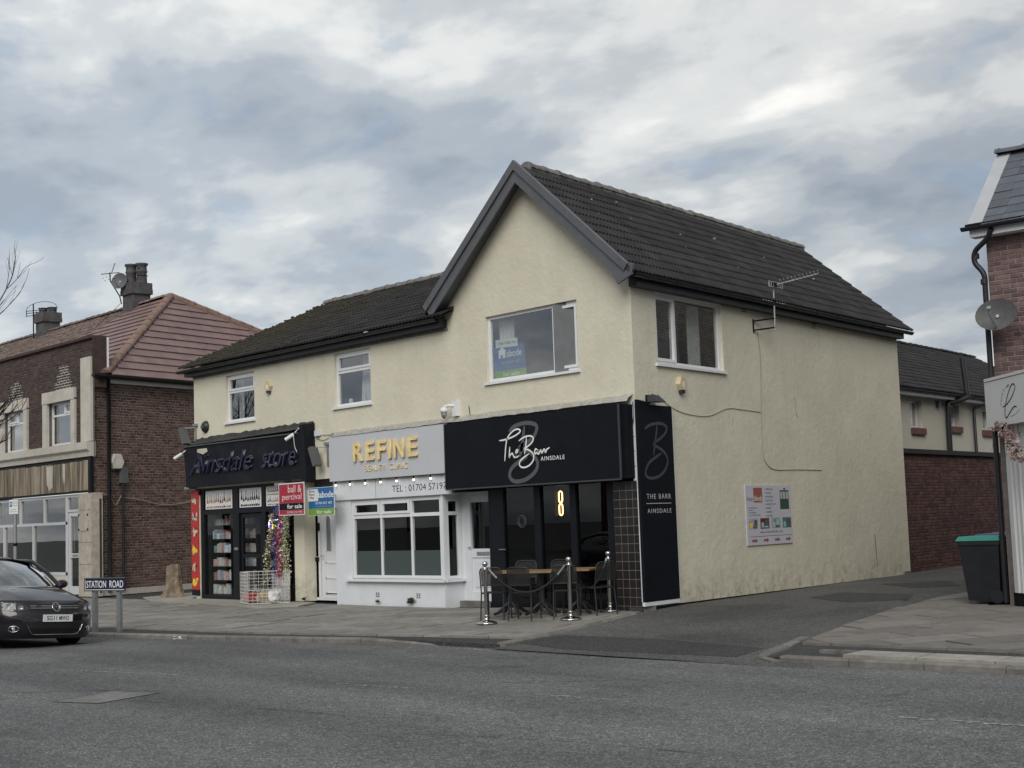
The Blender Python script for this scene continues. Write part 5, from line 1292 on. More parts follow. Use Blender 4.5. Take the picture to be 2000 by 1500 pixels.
# CCTV cameras
def bullet_cam(F, u, v, label, arm):
    t_ = empty('cctv_camera', F.p(u, v, .2), 0, label, 'CCTV camera', 'CCTV cameras on the shopfronts')
    a = F.p(u, v, .30); d = (F.U * -.55 + F.Nn * .6 + Vector((0, 0, -.5))).normalized()
    MB().tube([a - d * .02, a + d * .20], .042, 12).build('housing', M_white, t_)
    MB().tube([a + d * .195, a + d * .207], .034, 12).build('lens', M_black, t_)
    MB().tube([a + d * .02, F.p(*arm), F.p(arm[0], arm[1] + .01, .05)], .014, 6).build('arm', M_white, t_); return t_
bullet_cam(FF, -9.98, 3.66, 'white bullet camera at the right end of the Ainsdale store sign', (-9.72, 3.83, .26))
bullet_cam(FF, -14.95, 3.52, 'white bullet camera at the left end of the Ainsdale store sign', (-14.75, 3.62, .26))
t_ = empty('cctv_camera', FF.p(-4.83, 3.62, 0), 0, 'white dome camera on a wall box above the join of two shop signs', 'CCTV camera')
mb = MB(); fbox(mb, FF, -4.73, -4.60, 3.66, 3.95, 0, .10); mb.build('junction_box', M_white, t_)
MB().tube([FF.p(-4.69, 3.86, .08), FF.p(-4.74, 3.87, .16), FF.p(-4.80, 3.86, .20), FF.p(-4.83, 3.83, .21)], .030, 8).build('arm', M_white, t_)
mb = MB(); mb.lathe([(.001, .05), (.06, .045), (.08, 0), (.085, -.04), (.06, -.05)], FF.p(-4.84, 3.79, .21), 14); mb.build('housing', M_white, t_)
mb = MB(); mb.lathe([(.055, -.05), (.06, -.09), (.045, -.14), (.001, -.16)], FF.p(-4.84, 3.79, .21), 14); mb.build('lens_dome', M_galv, t_)
mb = MB(); mb.lathe([(.03, -.145), (.02, -.163), (.001, -.165)], FF.p(-4.84, 3.79, .21), 10); mb.build('lens', M_black, t_)
# floodlights on brackets (dark paddles)
for (u, v, la) in ((-9.10, 3.18, 'grey floodlight on a bracket to the left of the REFINE sign'), (-14.75, 4.0, 'grey floodlight on a bracket at the left edge of the cream building')):
    t_ = empty('floodlight', FF.p(u, v - .25, 0), 0, la, 'floodlight', 'floodlights on brackets')
    mb = MB(); fbox(mb, FF, u, u + .05, v - .25, v + .25, .0, .03); fbox(mb, FF, u - .06, u + .12, v + .2, v + .26, .0, .06); mb.build('bracket', M_galv, t_)
    MB().tube([FF.p(u + .02, v + .16, .03), FF.p(u - .12, v + .16, .22)], .012, 6).build('arm', M_galv, t_)
    mb = MB(); q = Matrix.Translation(FF.p(u - .14, v - .02, .24)) @ Matrix.Rotation(R(-24), 4, 'Y'); mb.box(-.045, .045, -.10, .10, -.24, .20, q); mb.build('lamp_head', mat('grey_lamp_' + str(int(-u)), (.10, .10, .105), .4), t_)
t_ = empty('floodlight', FS.p(.45, 3.53, 0), 0, 'small dark wedge floodlight on top of the tall black side panel', 'floodlight')
mb = MB(); mb.hexa([FS.p(u, v, n) for v, k in ((3.545, 1), (3.66, 0)) for u, n in ((.31, .05), (.64 - .12 * (1 - k), .05), (.64 - .16 * (1 - k), .22 - .05 * (1 - k)), (.31, .22 - .05 * (1 - k)))]); mb.build('lamp_head', mat('dark_grey_lamp', (.05, .055, .06), .5), t_)
mb = MB(); fbox(mb, FS, .32, .40, 3.53, 3.67, .0, .06); mb.build('bracket', M_black, t_)
# little white junction box and loose wires by the store sign
mb = MB(); fbox(mb, FF, -9.50, -9.34, 3.60, 3.72, 0, .07); mb.solo('junction_box', M_greyw, FF.p(-9.42, 3.6, 0), label='small white junction box right of the Ainsdale store sign', cat='junction box')
for pts, la in (([(-9.72, 3.82), (-9.62, 3.70), (-9.5, 3.66)], 0), ([(-9.34, 3.62), (-9.0, 3.60), (-8.84, 3.63)], 0), ([(-9.5, 3.56), (-9.2, 3.50), (-8.84, 3.60)], 0), ([(-9.95, 3.68), (-9.90, 3.40), (-9.82, 3.28)], 1)):
    wire(FF, pts, .315 if la else .02, .007, 'cable', M_paper if la else M_wire, B)
# television aerial on the side wall
M_al = mat('aerial_aluminium', (.40, .40, .41), .4, metal=.7)
ta = empty('tv_aerial', FS.p(4.3, 5.1, 0), 0, 'television aerial on a wall bracket rising past the gutter of the side wall', 'aerial')
mb = MB()
for (a, c) in ((5.30, 5.31), (5.12, 5.13)): mb.tube([FS.p(4.30, a, .01), FS.p(4.66, c + .05, .28)], .017, 6)
mb.tube([FS.p(4.30, 5.08, .01), FS.p(4.30, 5.34, .01)], .017, 6); mb.build('bracket', M_black, ta)
MB().tube([FS.p(4.66, 5.10, .28), FS.p(4.68, 5.40, .28), FS.p(4.69, 5.97, .28)], .019, 8).build('mast', M_galv, ta)
mb = MB()
for v in (5.96, 6.06): mb.tube([FS.p(4.44, v, .32), FS.p(5.0, v + .012, .32)], .012, 5)
for i in range(7):
    u = 4.44 + i * .093; mb.tube([FS.p(u, 5.955, .32), FS.p(u, 6.07, .32)], .008 if i not in (0, 6) else .012, 5)
mb.build('reflector', M_al, ta)
mb = MB(); P0 = FS.p(4.70, 6.01, .3); P1 = FS.p(5.30, 6.22, .95); mb.tube([P0, P1], .012, 6)
for i in range(11):
    c = P0 + (P1 - P0) * (.15 + .085 * i); L = .16 - .006 * i
    mb.tube([c + Vector((0, 0, .05)) - FS.U * 0.0 + FS.Nn * -L * .4 + FS.U * L, c - Vector((0, 0, .0)), c + Vector((0, 0, -.0)) + FS.Nn * L * .4 - FS.U * L + Vector((0, 0, .05))], .006, 4)
mb.build('boom', M_al, ta)
mb = MB(); fbox(mb, FS, 4.62, 4.76, 5.98, 6.05, .28, .34); mb.build('dipole_box', M_black, ta)

# ---------------- corner-store frontage goods
M_goods = [mat('goods_%d' % i, c, .6, var=.3, scale=20) for i, c in enumerate([(.75, .75, .72), (.45, .25, .22), (.28, .36, .45), (.6, .56, .46), (.5, .52, .55), (.65, .45, .42), (.7, .72, .75)])]
def shelf_unit(u0, u1, n, label, seed):
    t_ = empty('shelving_unit', FF.p((u0 + u1) / 2, 0, n), 0, label, 'shelving unit', 'shelving inside the corner store')
    rr = random.Random(seed)
    mb = MB()
    fbox(mb, FF, u0, u0 + .03, 0, 2.0, n - .35, n); fbox(mb, FF, u1 - .03, u1, 0, 2.0, n - .35, n); mb.build('upright', M_black, t_)
    sets = {}
    for i in range(6):
        v = .08 + i * .33; mb = MB(); fbox(mb, FF, u0 + .03, u1 - .03, v, v + .025, n - .35, n); mb.build('shelf', M_black, t_)
        x = u0 + .05
        while x < u1 - .1:
            w_ = rr.uniform(.05, .14); h_ = rr.uniform(.12, .25); x1 = min(x + w_, u1 - .04)
            fbox(sets.setdefault(rr.randrange(7), MB()), FF, x, x1, v + .027, v + .027 + h_, n - .25, n - rr.uniform(.01, .06)); x = x1 + .012
    for k_, s_ in sets.items(): tag(s_.build('goods', M_goods[k_], t_), kind='stuff')
shelf_unit(-14.60, -13.66, -.30, 'shelves of packets behind the left pane of the corner store', 1)
shelf_unit(-13.62, -12.72, -.42, 'shelves of packets seen through the glass door of the corner store', 2)
shelf_unit(-12.66, -11.5, -.46, 'shelves of cans behind the right pane of the corner store', 3)
# neon open sign
no = empty('open_sign', FF.p(-11.35, 1.55, -.12), 0, 'glowing multicolour neon open sign hanging in the corner store window', 'neon sign')
ncol = [(0.10, 0.05, 1.0), (1.0, 0.45, 0.05), (0.15, 1.0, 0.15), (0.40, 0.08, 1.0)]
NF = Fr((0, .04, 0), 0); 
for ch, cx, c in zip('open', (-11.50, -11.38, -11.25, -11.13), ncol):
    m_ = emit('neon_' + ch, c, 2.4)
    if ch == 'o': P_ = [(.045 * math.cos(a), .05 + .05 * math.sin(a)) for a in [2 * math.pi * i / 14 for i in range(15)]]
    elif ch == 'p': P_ = [(-.04, -.09), (-.04, .09), (0, .105), (.04, .07), (.035, .02), (0, 0), (-.04, .015)]
    elif ch == 'e': P_ = [(-.04, .05), (.045, .05), (.03, .1), (-.02, .1), (-.045, .05), (-.02, 0), (.04, .01)]
    else: P_ = [(-.035, 0), (-.035, .1), (-.03, .08), (.01, .1), (.04, .07), (.04, 0)]
    MB().tube([NF.p(cx + x, 1.63 + y, .0) for x, y in P_], .011, 6).build('neon_letter', m_, no)
MB().tube([NF.p(x, y, .0) for x, y in ((-11.56, 1.66), (-11.56, 1.79), (-11.53, 1.82), (-11.09, 1.83), (-11.06, 1.80), (-11.06, 1.70))], .010, 6).build('neon_border', emit('neon_white', (.85, .9, 1.0), 2.0), no)
MB().tube([NF.p(-11.48, 1.82, 0), NF.p(-11.36, 2.1, 0), NF.p(-11.2, 1.83, 0)], .003, 4).build('hanging_wire', M_wired, no)
# artificial flower garlands
def garland(name, u0, v0, u1, v1, n, m_list, wdt, dens, label, seed, sag=.05):
    rr = random.Random(seed); t_ = empty(name, FF.p(u1, v1, n), 0, label, 'flower garland', 'artificial flower garlands on the corner store')
    sets = [MB() for _ in m_list]; K = int(dens * abs(v0 - v1))
    axis = []
    for i in range(K):
        t = i / K; u = u0 + (u1 - u0) * t + sag * math.sin(3.1 * t * math.pi); v = v0 + (v1 - v0) * t
        if i % 12 == 0: axis.append(FF.p(u, v, n))
        c = FF.p(u + rr.gauss(0, wdt), v + rr.uniform(-.03, .03), n + rr.gauss(0, wdt * .7)); s = rr.uniform(.016, .036)
        q = Matrix.Rotation(rr.uniform(0, 6.28), 3, Vector((rr.gauss(0, 1), rr.gauss(0, 1), rr.gauss(0, 1))).normalized())
        sets[rr.randrange(len(m_list))].add([c + q @ Vector(p) for p in ((-s, 0, 0), (0, -s * .6, s * .2), (s, 0, 0), (0, s * .6, s * .25))], [(0, 1, 2), (0, 2, 3)])
    MB().tube(axis, .006, 4).build('stem', M_wired, t_)
    for s_, m_ in zip(sets, m_list): tag(s_.build('petals', m_, t_), kind='stuff')
Mp = {k_: mat('petal_' + k_, c, .7, var=.25, scale=30) for k_, c in dict(blue=(.05, .16, .48), wine=(.34, .03, .11), pink=(.62, .26, .32), white=(.75, .72, .62), leaf=(.24, .31, .14), lime=(.48, .54, .28), peach=(.66, .40, .26), dk=(.07, .10, .05)).items()}
garland('flower_garland', -11.02, 2.15, -11.05, .62, .12, [Mp['blue'], Mp['blue'], Mp['dk']], .05, 420, 'blue artificial flower garland hanging on the corner store front', 1)
garland('flower_garland', -10.82, 2.15, -10.90, .55, .14, [Mp['wine'], Mp['wine'], Mp['pink']], .06, 470, 'wine-red artificial flower garland hanging on the corner store front', 2)
garland('flower_garland', -10.60, 2.12, -10.62, .48, .14, [Mp['lime'], Mp['white'], Mp['leaf']], .055, 480, 'pale green and white artificial garland hanging beside the cream pier', 3, .02)
garland('flower_garland', -11.05, 1.95, -11.38, .35, .20, [Mp['leaf'], Mp['peach'], Mp['white'], Mp['dk']], .05, 440, 'mixed peach and green artificial garland trailing left into the wire cage', 4, .04)
garland('flower_garland', -10.75, 1.75, -10.72, .62, .18, [Mp['pink'], Mp['wine'], Mp['peach'], Mp['dk']], .045, 400, 'dusky pink artificial garland hanging between wine-red and pale green ones', 5, .03)
# wire cage of goods
cg = empty('wire_cage', (-10.45, -.72, zp(-10.4, -.7)), 0, 'white wire mesh display cage standing on the pavement outside the corner store', 'wire cage')
M_wirew = mat('white_wire', (.55, .55, .53), .4)
def mesh_side(mb, P, Q, z0, z1, k, j):
    for i in range(k + 1):
        c = P + (Q - P) * (i / k); mb.tube([c + Vector((0, 0, z0)), c + Vector((0, 0, z1))], .0055 if i not in (0, k) else .010, 4)
    for i in range(j + 1):
        z = z0 + (z1 - z0) * i / j; mb.tube([P + Vector((0, 0, z)), Q + Vector((0, 0, z))], .0055 if i not in (0, j) else .010, 4)
cr = [Vector((-11.22, -.90, 0)), Vector((-10.50, -1.14, 0)), Vector((-9.98, -.42, 0)), Vector((-10.70, -.16, 0))]
off = Vector((-.15, .05, .01)); cr = [c * 1.0 + off for c in cr]
for a, b2, h_ in ((0, 1, .68), (1, 2, .30), (2, 3, .68), (3, 0, .68)):
    mb = MB(); mesh_side(mb, cr[a], cr[b2], .01, h_, 9, 9 if h_ > .5 else 4); mb.build('mesh_panel', M_wirew, cg)
rr = random.Random(8)
def bag(c, s, m, label):
    mb = MB(); bm = bmesh.new(); bmesh.ops.create_icosphere(bm, subdivisions=2, radius=1.0)
    for v in bm.verts: v.co = Vector((v.co.x * s[0], v.co.y * s[1], max(v.co.z, -.55) * s[2])) * (1 + .22 * math.sin(5 * v.co.x + 4 * v.co.z + c[0] * 9) + .16 * math.sin(9 * v.co.y + 7 * v.co.x))
    mb.add([Vector(c) + v.co for v in bm.verts], [tuple(v.index for v in f.verts) for f in bm.faces], False); bm.free()
    mb.solo('plastic_bag', m, c, label=label, cat='bag')
bag((-11.05, -.78, .13), (.28, .15, .14), Mp['wine'] if False else mat('red_bag', (.34, .035, .035), .4, var=.3, scale=12), 'red plastic bag lying in the wire cage')
bag((-10.35, -.62, .16), (.17, .14, .15), mat('white_bag', (.55, .54, .53), .4, var=.15, scale=10), 'crumpled white plastic bag lying in the wire cage')
bag((-10.68, -.70, .14), (.14, .12, .13), mat('tan_bag', (.36, .26, .16), .5, var=.3, scale=12), 'small tan packet lying between the two bags in the wire cage')
# rack of small packets behind
rk = empty('packet_rack', FF.p(-10.78, 0, .12), 0, 'low white wire rack of small packets beside the cream pier', 'rack')
mb = MB(); mesh_side(mb, FF.p(-11.1, 0, .16), FF.p(-10.50, 0, .16), .06, .62, 6, 2); mb.tube([FF.p(-10.86, .62, .16), FF.p(-10.86, .80, .16), FF.p(-10.60, .80, .16), FF.p(-10.60, .62, .16)], .01, 5); mb.build('wire_frame', M_wirew, rk)
for i in range(6):
    for j in range(2):
        mb = MB(); x = -11.08 + i * .096; fbox(mb, FF, x, x + .085, .08 + j * .28, .30 + j * .28, .10, .15); mb.build('packet', M_goods[(i * 3 + j * 2) % 7], rk)
# weeds at the foot of the white bay
def weed(c, s, label, seed, k=40):
    rr = random.Random(seed); mb = MB()
    for i in range(k):
        a = rr.uniform(0, 6.28); l = rr.uniform(.4, 1) * s; h_ = rr.uniform(.2, 1) * s; b_ = Vector(c) + Vector((rr.gauss(0, s * .3), rr.gauss(0, s * .12), 0)); d = Vector((math.cos(a), math.sin(a) * .5, 0))
        q = Vector((-d.y, d.x, 0)) * .014
        mb.add([b_ - q * .4, b_ + q * .4, b_ + d * l * .6 + Vector((0, 0, h_)) + q, b_ + d * l + Vector((0, 0, h_ * .7)), b_ + d * l * .6 + Vector((0, 0, h_)) - q], [(0, 1, 2, 4), (2, 3, 4)])
    mb.solo('weed', mat('weed_leaf_%d' % seed, (.045, .06, .025), .8, var=.4, scale=20), c, label=label, cat='weed', group='weeds at the wall foot')
weed((-6.25, -.06, zp(0, -.06)), .12, 'leafy green weed growing at the foot of the white bay, the larger of two', 1, 60)
weed((-7.35, -.06, zp(0, -.06)), .07, 'tiny green weed growing at the foot of the white bay, the smaller of two', 2, 24)
weed((-10.02, -.08, zp(0, -.06)), .07, 'dark weed at the foot of the cream pier beside the flat door', 3, 24)

# ================================================================== LEFT BRICK BUILDING
LB = empty('brick_building', FL.p(0, 0, 0), 0, 'dark brick shop building with a pink hipped tile roof beyond the cream building', 'building')
W1 = (-2.78, -1.20, 4.16, 5.37); W2 = (-5.88, -4.36, 4.15, 5.345); W3 = (-9.0, -7.45, 4.15, 5.345)
w = MB(); fwall(w, FL, -16, .12, 3.7, 7.0, [W1, W2, W3], .22, n=-.04); w.quad(FL.p(-16, 3.7, -.04), FL.p(-16, 0, -.04), FL.p(-5.9, 0, -.3), FL.p(-5.9, 3.7, -.3))
fw = w.build('front_wall', M_mortardk, LB)
brickwork(FL, fw, -8.9, .10, 4.14, 6.92, [(-3.06, -.98, 4.1, 5.69), (-6.20, -4.12, 4.1, 5.67), (-9.3, -7.2, 4.1, 5.67), (-.56, .2, 4.1, 6.43)], M_brickdk, n=0.0, cap=150, seed=3)
# pale repointing in stepped patches over the windows
for (cu, v0, rows) in ((-1.75, 5.71, 9), (-5.0, 5.69, 7)):
    mb = MB()
    for i in range(rows):
        hw = .62 * (1 - .62 * i / rows) + .08 * ((i * 7) % 3 - 1); fbox(mb, FL, cu - hw, cu + hw * .8, v0 + i * .075, v0 + (i + 1) * .075, -.06, -.0362)
    mb.build('repointed_patch', M_mortarw, fw)
w = MB(); fwall(w, FLS, 0, 14.5, 0, 5.85, [], .1, n=-.04); sw = w.build('side_wall', M_mortar, LB)
brickwork(FLS, sw, 0.02, 6.9, .16, 5.76, [], M_brick, n=0.0, cap=150, seed=4, bond='garden')
mb = MB(); fbox(mb, FLS, .3, 8, .0, .15, -.02, .05); mb.build('plinth_strip', M_stone, LB)
# parapet with coping; end return
mb = MB(); fbox(mb, FL, -16, .12, 6.93, 7.0, -.42, .05); mb.build('coping', M_brickdk, LB)
mb = MB(); fbox(mb, FL, -16, .10, 5.6, 6.93, -.40, -.05); mb.build('parapet', M_brickdk, LB)
mb = MB(); mb.quad(FL.p(.125, 6.93, .02), FL.p(.125, 6.93, -.41), FL.p(.125, 5.85, -.41), FL.p(.125, 5.85, .02)); mb.build('parapet_end', M_brickdk, LB)
mb = MB(); fbox(mb, FL, .10, .15, 6.1, 6.96, -.45, -.40); mb.build('verge_trim', M_white, LB)
# painted stone: pilaster strip, window surrounds, cornice
mb = MB(); fbox(mb, FL, -.54, .06, 4.15, 6.43, -.03, .05); mb.build('stone_strip', M_stone, LB)
for k_, (W, o) in enumerate(((W1, (-3.05, -.98, 4.14, 5.69)), (W2, (-6.19, -4.13, 4.13, 5.67)), (W3, (-9.28, -7.2, 4.13, 5.67)))):
    mb = MB(); fbox(mb, FL, o[0], W[0] + .02, o[2], W[3] + .04, -.05, .03); fbox(mb, FL, W[1] - .02, o[1], o[2], W[3] + .04, -.05, .03); fbox(mb, FL, o[0] - .0, o[1], W[3], o[3], -.05, .045)
    mb.build('window_surround', M_stone, LB)
    u0, u1, v0, v1 = W; tv = v1 - .36; mid = (u0 + u1) / 2 + (.06 if k_ == 0 else .02); right = k_ == 0
    window(FL, LB, u0 + .02, u1 - .02, v0, v1, [(u0 + .08, mid - .03, tv + .03, v1 - .06, not right), (mid + .03, u1 - .08, tv + .03, v1 - .06, right), (u0 + .08, u1 - .08, v0 + .06, tv - .03, False)], n=-.13, bar=.06, sill=False, mull=[(u0 + .08, u1 - .08, tv - .03, tv + .03), (mid - .03, mid + .03, tv + .03, v1 - .06)])
    room(FL, LB, u0 - .3, u1 + .3, 3.9, 5.8, -.24, -2.2, M_roomg)
mb = MB(); mb.prism([FL.p(-16, v, n) for v, n in ((3.74, -.1), (3.74, .06), (3.86, .08), (3.93, .16), (4.13, .16), (4.13, -.1))], FL.U * 16.06); mb.build('stone_cornice', M_stone, LB)
# weathered shop fascia made of upright boards
fa = MB(); fbox(fa, FL, -16, -.06, 2.78, 3.70, -.1, .02); fas = fa.build('shop_fascia', M_storeblack, LB)
rr = random.Random(21); u = -9.0
while u < -.14:
    wd_ = rr.choice((.30, .42, .62, .62)); a, b2 = u, min(u + wd_, -.12); mb = MB(); fbox(mb, FL, a + .004, b2 - .004, 2.84 + rr.uniform(-.01, .01), 3.64 + rr.uniform(-.02, .02), .02, .034 + rr.uniform(0, .006)); mb.build('fascia_board', M_streak, fas); u += wd_
for (a, w_, v0, v1) in ((-2.75, .42, 2.9, 3.60), (-1.70, .17, 3.05, 3.62)):
    mb = MB(); mb.poly([FL.p(a, v1, .042), FL.p(a + w_, v1 - .02, .042), FL.p(a + w_ * .95, v0 + .1, .042), FL.p(a + w_ * .45, v0, .042), FL.p(a + .01, v0 + .2, .042)]); mb.build('peeled_board_skin', M_stone, fas)
mb = MB(); fbox(mb, FL, -.12, .02, 2.76, 3.72, -.05, .045); mb.build('fascia_end', M_storeblack, fas)
# shopfront: stone pilaster, aluminium-framed glazing
st = MB(); fbox(st, FL, -.74, .03, 0, 2.76, -.30, .03); spil = st.build('stone_pilaster', M_travert, LB)
for v in (.85, 1.44, 2.3):
    mb = MB(); fbox(mb, FL, -.74, .03, v, v + .012, .0302, .032); mb.build('joint', M_mortardk, spil)
mb = MB(); fbox(mb, FL, -.70, -.12, 1.75, 2.22, .03, .042); o = mb.build('fixing_plate', M_travert, spil)
for (a, b2) in ((-.68, 1.79), (-.16, 1.79), (-.68, 2.18), (-.16, 2.18)):
    mb = MB(); fbox(mb, FL, a - .025, a + .025, b2 - .025, b2 + .025, .042, .06); mb.build('bolt', M_black, o)
M_alu = mat('white_aluminium', (.56, .57, .57), .35, var=.05)
G_old = glass('old_shop_glass', (.62, .68, .66), 2.0, .05)
sp_ = MB()
for (a, b2, c, d) in ((-16, -.74, 2.68, 2.76), (-16, -1.60, 1.945, 2.02), (-16, -1.60, .55, .635), (-1.72, -1.58, .02, 2.68), (-1.58, -.74, 2.28, 2.34), (-3.93, -3.85, .635, 1.945), (-6.0, -5.92, .635, 1.945), (-8.1, -8.02, .635, 2.68), (-3.16, -3.08, 2.02, 2.68), (-4.82, -4.74, 2.02, 2.68), (-6.45, -6.37, 2.02, 2.68), (-.80, -.74, .02, 2.28)):
    fbox(sp_, FL, a, b2, c, d, -.14, -.05)
spf = sp_.build('shop_window', M_alu, LB)
for (a, b2, c, d) in ((-8.02, -5.96, .63, 1.95), (-5.96, -3.89, .63, 1.95), (-3.89, -1.66, .63, 1.95), (-8.02, -6.41, 2.02, 2.7), (-6.41, -4.78, 2.02, 2.7), (-4.78, -3.12, 2.02, 2.7), (-3.12, -1.66, 2.02, 2.7), (-1.6, -.76, 2.33, 2.7)):
    mb = MB(); fquad(mb, FL, a, b2, c, d, -.10); mb.build('pane', G_old, spf)
mb = MB(); fbox(mb, FL, -16, -1.72, 0, .55, -.2, -.06); mb.build('stall_riser', M_stone, LB)
dd = MB()
for (a, b2, c, d) in ((-1.56, -1.46, .04, 2.27), (-.92, -.82, .04, 2.27), (-1.46, -.92, .04, .26), (-1.46, -.92, 1.03, 1.15), (-1.46, -.92, 2.16, 2.27)): fbox(dd, FL, a, b2, c, d, -.13, -.07)
dl = dd.build('shop_door', M_alu, LB)
mb = MB(); fquad(mb, FL, -1.46, -.92, .26, 1.03, -.10); fquad(mb, FL, -1.46, -.92, 1.15, 2.16, -.10); mb.build('door_pane', G_old, dl)
mb = MB(); fbox(mb, FL, -1.32, -.98, 1.06, 1.12, -.069, -.06); mb.build('letter_plate', M_galv, dl)
mb = MB(); mb.tube([FL.p(-1.30, 1.2, -.11), FL.p(-1.30, 2.1, -.11)], .015, 6); mb.build('pull_bar', M_galv, dl)
room(FL, LB, -12, -.90, 0, 2.75, -.21, -3.0, M_room)
# roof
EV = 5.93; c0_ = FLS.p(.25, EV, .28); c1_ = FLS.p(14.5, EV, .28); apx = Vector((-23.5, 4.1, 8.97)); rdl = Vector((-46, 4.1, 8.97)); f0 = Vector((-46, c0_.y, EV))
rf = MB(); rf.poly([c0_, c1_, apx]); rf.quad(f0, c0_, apx, rdl); rf.poly([c1_, apx, rdl, Vector((-46, 14, EV))])
lroof = rf.build('hipped_roof', M_roofback, LB)
PT = tile_proto('hip_roof_tile', M_pink, 0.42, 0.41, .045, 0)
upv = Vector((0, 0, .035))
tiling(lroof, c0_ + upv, c1_ + upv, apx + upv, apx + upv, .42, .335, PT, M_pink, 200, name='roof_tile', seed=31)
party_e = Vector((-29.0, c0_.y, EV)); party_r = Vector((-25.4, 4.1, 8.97))
tiling(lroof, party_e + upv, c0_ + upv, apx + upv, party_r + upv, .42, .335, PT, M_pink, 100, name='front_roof_tile', seed=32)
OT = tile_proto('old_tile', M_brown, 0.20, 0.17, .014, 0)
tiling(lroof, Vector((-38.5, c0_.y, EV)) + upv, party_e + upv, party_r + upv, Vector((-38.5, 4.1, 8.97)) + upv, .20, .14, OT, M_brown, 0, name='old_roof_tile', seed=33, jitter=.015)
mb = MB(); mb.tube([c0_ + (apx - c0_) * .06, apx], .10, 8); mb.tube([c1_, apx], .15, 8); mb.build('hip_bedding', M_hip, lroof)
ridge_tiles(lroof, c0_ + Vector((0, 0, .05)), apx + Vector((0, 0, .06)), .42, .145, M_hip, name='hip_tile', seed=34)
ridge_tiles(lroof, c1_ + Vector((0, 0, .05)), apx + Vector((0, 0, .06)), .42, .145, M_hip, name='hip_tile', seed=35)
ridge_tiles(lroof, apx + Vector((0, 0, .05)), party_r + Vector((0, 0, .05)), .42, .14, M_hip, seed=36)
ridge_tiles(lroof, party_r + Vector((0, 0, .02)), Vector((-38.5, 4.1, 8.97)), .42, .15, M_brown, seed=37)
gutter(FLS.p(-.2, EV - .02, .32), FLS.p(12, EV - .02, .32), FLS.Nn, LB, r=.07)
mb = MB(); fbox(mb, FLS, .05, 12, 5.74, 5.90, .0, .06); mb.build('fascia', M_white, LB)
mb = MB(); fbox(mb, FLS, .05, 12, 5.84, 5.97, .07, .25); mb.build('gutter_board', M_gutter, LB)
# pipes and wires on the side wall
for (u, v1, r_) in ((.53, 5.85, .055), (1.0, 3.1, .04), (.22, 2.6, .03)):
    vtube([FLS.p(u, .1, .08), FLS.p(u, v1, .08)] + ([FLS.p(u - .05, v1 + .05, .3)] if v1 > 5 else []), r_, 'drainpipe', M_gutter, LB)
wire(FLS, [(1.1, 2.62), (1.7, 2.55), (2.4, 2.42), (3.2, 2.45), (4.2, 2.62), (5.5, 2.66)], .03, .012, 'cable', M_wire, LB)
wire(FLS, [(.16, 2.68), (.3, 2.72), (.5, 2.7)], .03, .012, 'cable', M_wire, LB); wire(FLS, [(.62, 2.66), (.78, 2.42), (.98, 2.68)], .03, .012, 'cable', M_wire, LB)
alarm_box(FLS, .80, 3.58, 'plain white hexagonal alarm box on the brick side wall', m=mat('white_alarm_cover', (.58, .56, .50), .45), lens=False, s=1.6, group='alarm boxes')
mb = MB(); fbox(mb, FLS, .92, 1.16, 3.02, 3.46, .0, .12); mb.solo('meter_box', mat('grey_box', (.11, .115, .12), .6), FLS.p(1.04, 3.0, 0), label='small grey meter box under the white alarm box on brick', cat='meter box')
# chimneys
def chimney(base, wx, wy, h, pots, label_pot, m):
    x, y, z = base; mb = MB(); mb.box(x - wx / 2, x + wx / 2, y - wy / 2, y + wy / 2, z - 1.0, z + h); ch = mb.build('chimney', m, LB)
    mb = MB(); mb.box(x - wx / 2 - .06, x + wx / 2 + .06, y - wy / 2 - .06, y + wy / 2 + .06, z + h * .62, z + h * .78); mb.box(x - wx / 2 - .05, x + wx / 2 + .05, y - wy / 2 - .05, y + wy / 2 + .05, z + h * .78, z + h); mb.build('corbel', m, ch)
    for (dx, dy, r_, hp) in pots:
        mb = MB(); mb.lathe([(r_ * .98, 0), (r_ * .9, hp * .15), (r_ * .85, hp * .55), (r_ * 1.02, hp * .6), (r_ * .88, hp * .66), (r_ * .85, hp * .88), (r_ * 1.08, hp * .92), (r_ * 1.08, hp), (r_ * .7, hp)], (x + dx, y + dy, z + h - .02), 16); mb.build('chimney_pot', m, ch)
    return ch
M_stack = mat('sooty_stack', (.085, .08, .082), .9, var=.3, scale=4, bump=.35, bscale=18, dirt=.5, tint=(.04, .04, .042))
chimney((-25.75, 4.1, 8.75), .70, .62, .98, [(-.17, -.10, .19, .68), (.17, .10, .19, .68)], 'pot', M_stack)
chimney((-32.55, 4.1, 8.75), .70, .60, .92, [(-.16, -.1, .17, .22), (.16, .1, .17, .22)], 'pot', M_stack)
mb = MB(); mb.box(-26.2, -25.3, 3.68, 4.5, 8.68, 8.76); mb.build('lead_apron', M_barge, lroof)
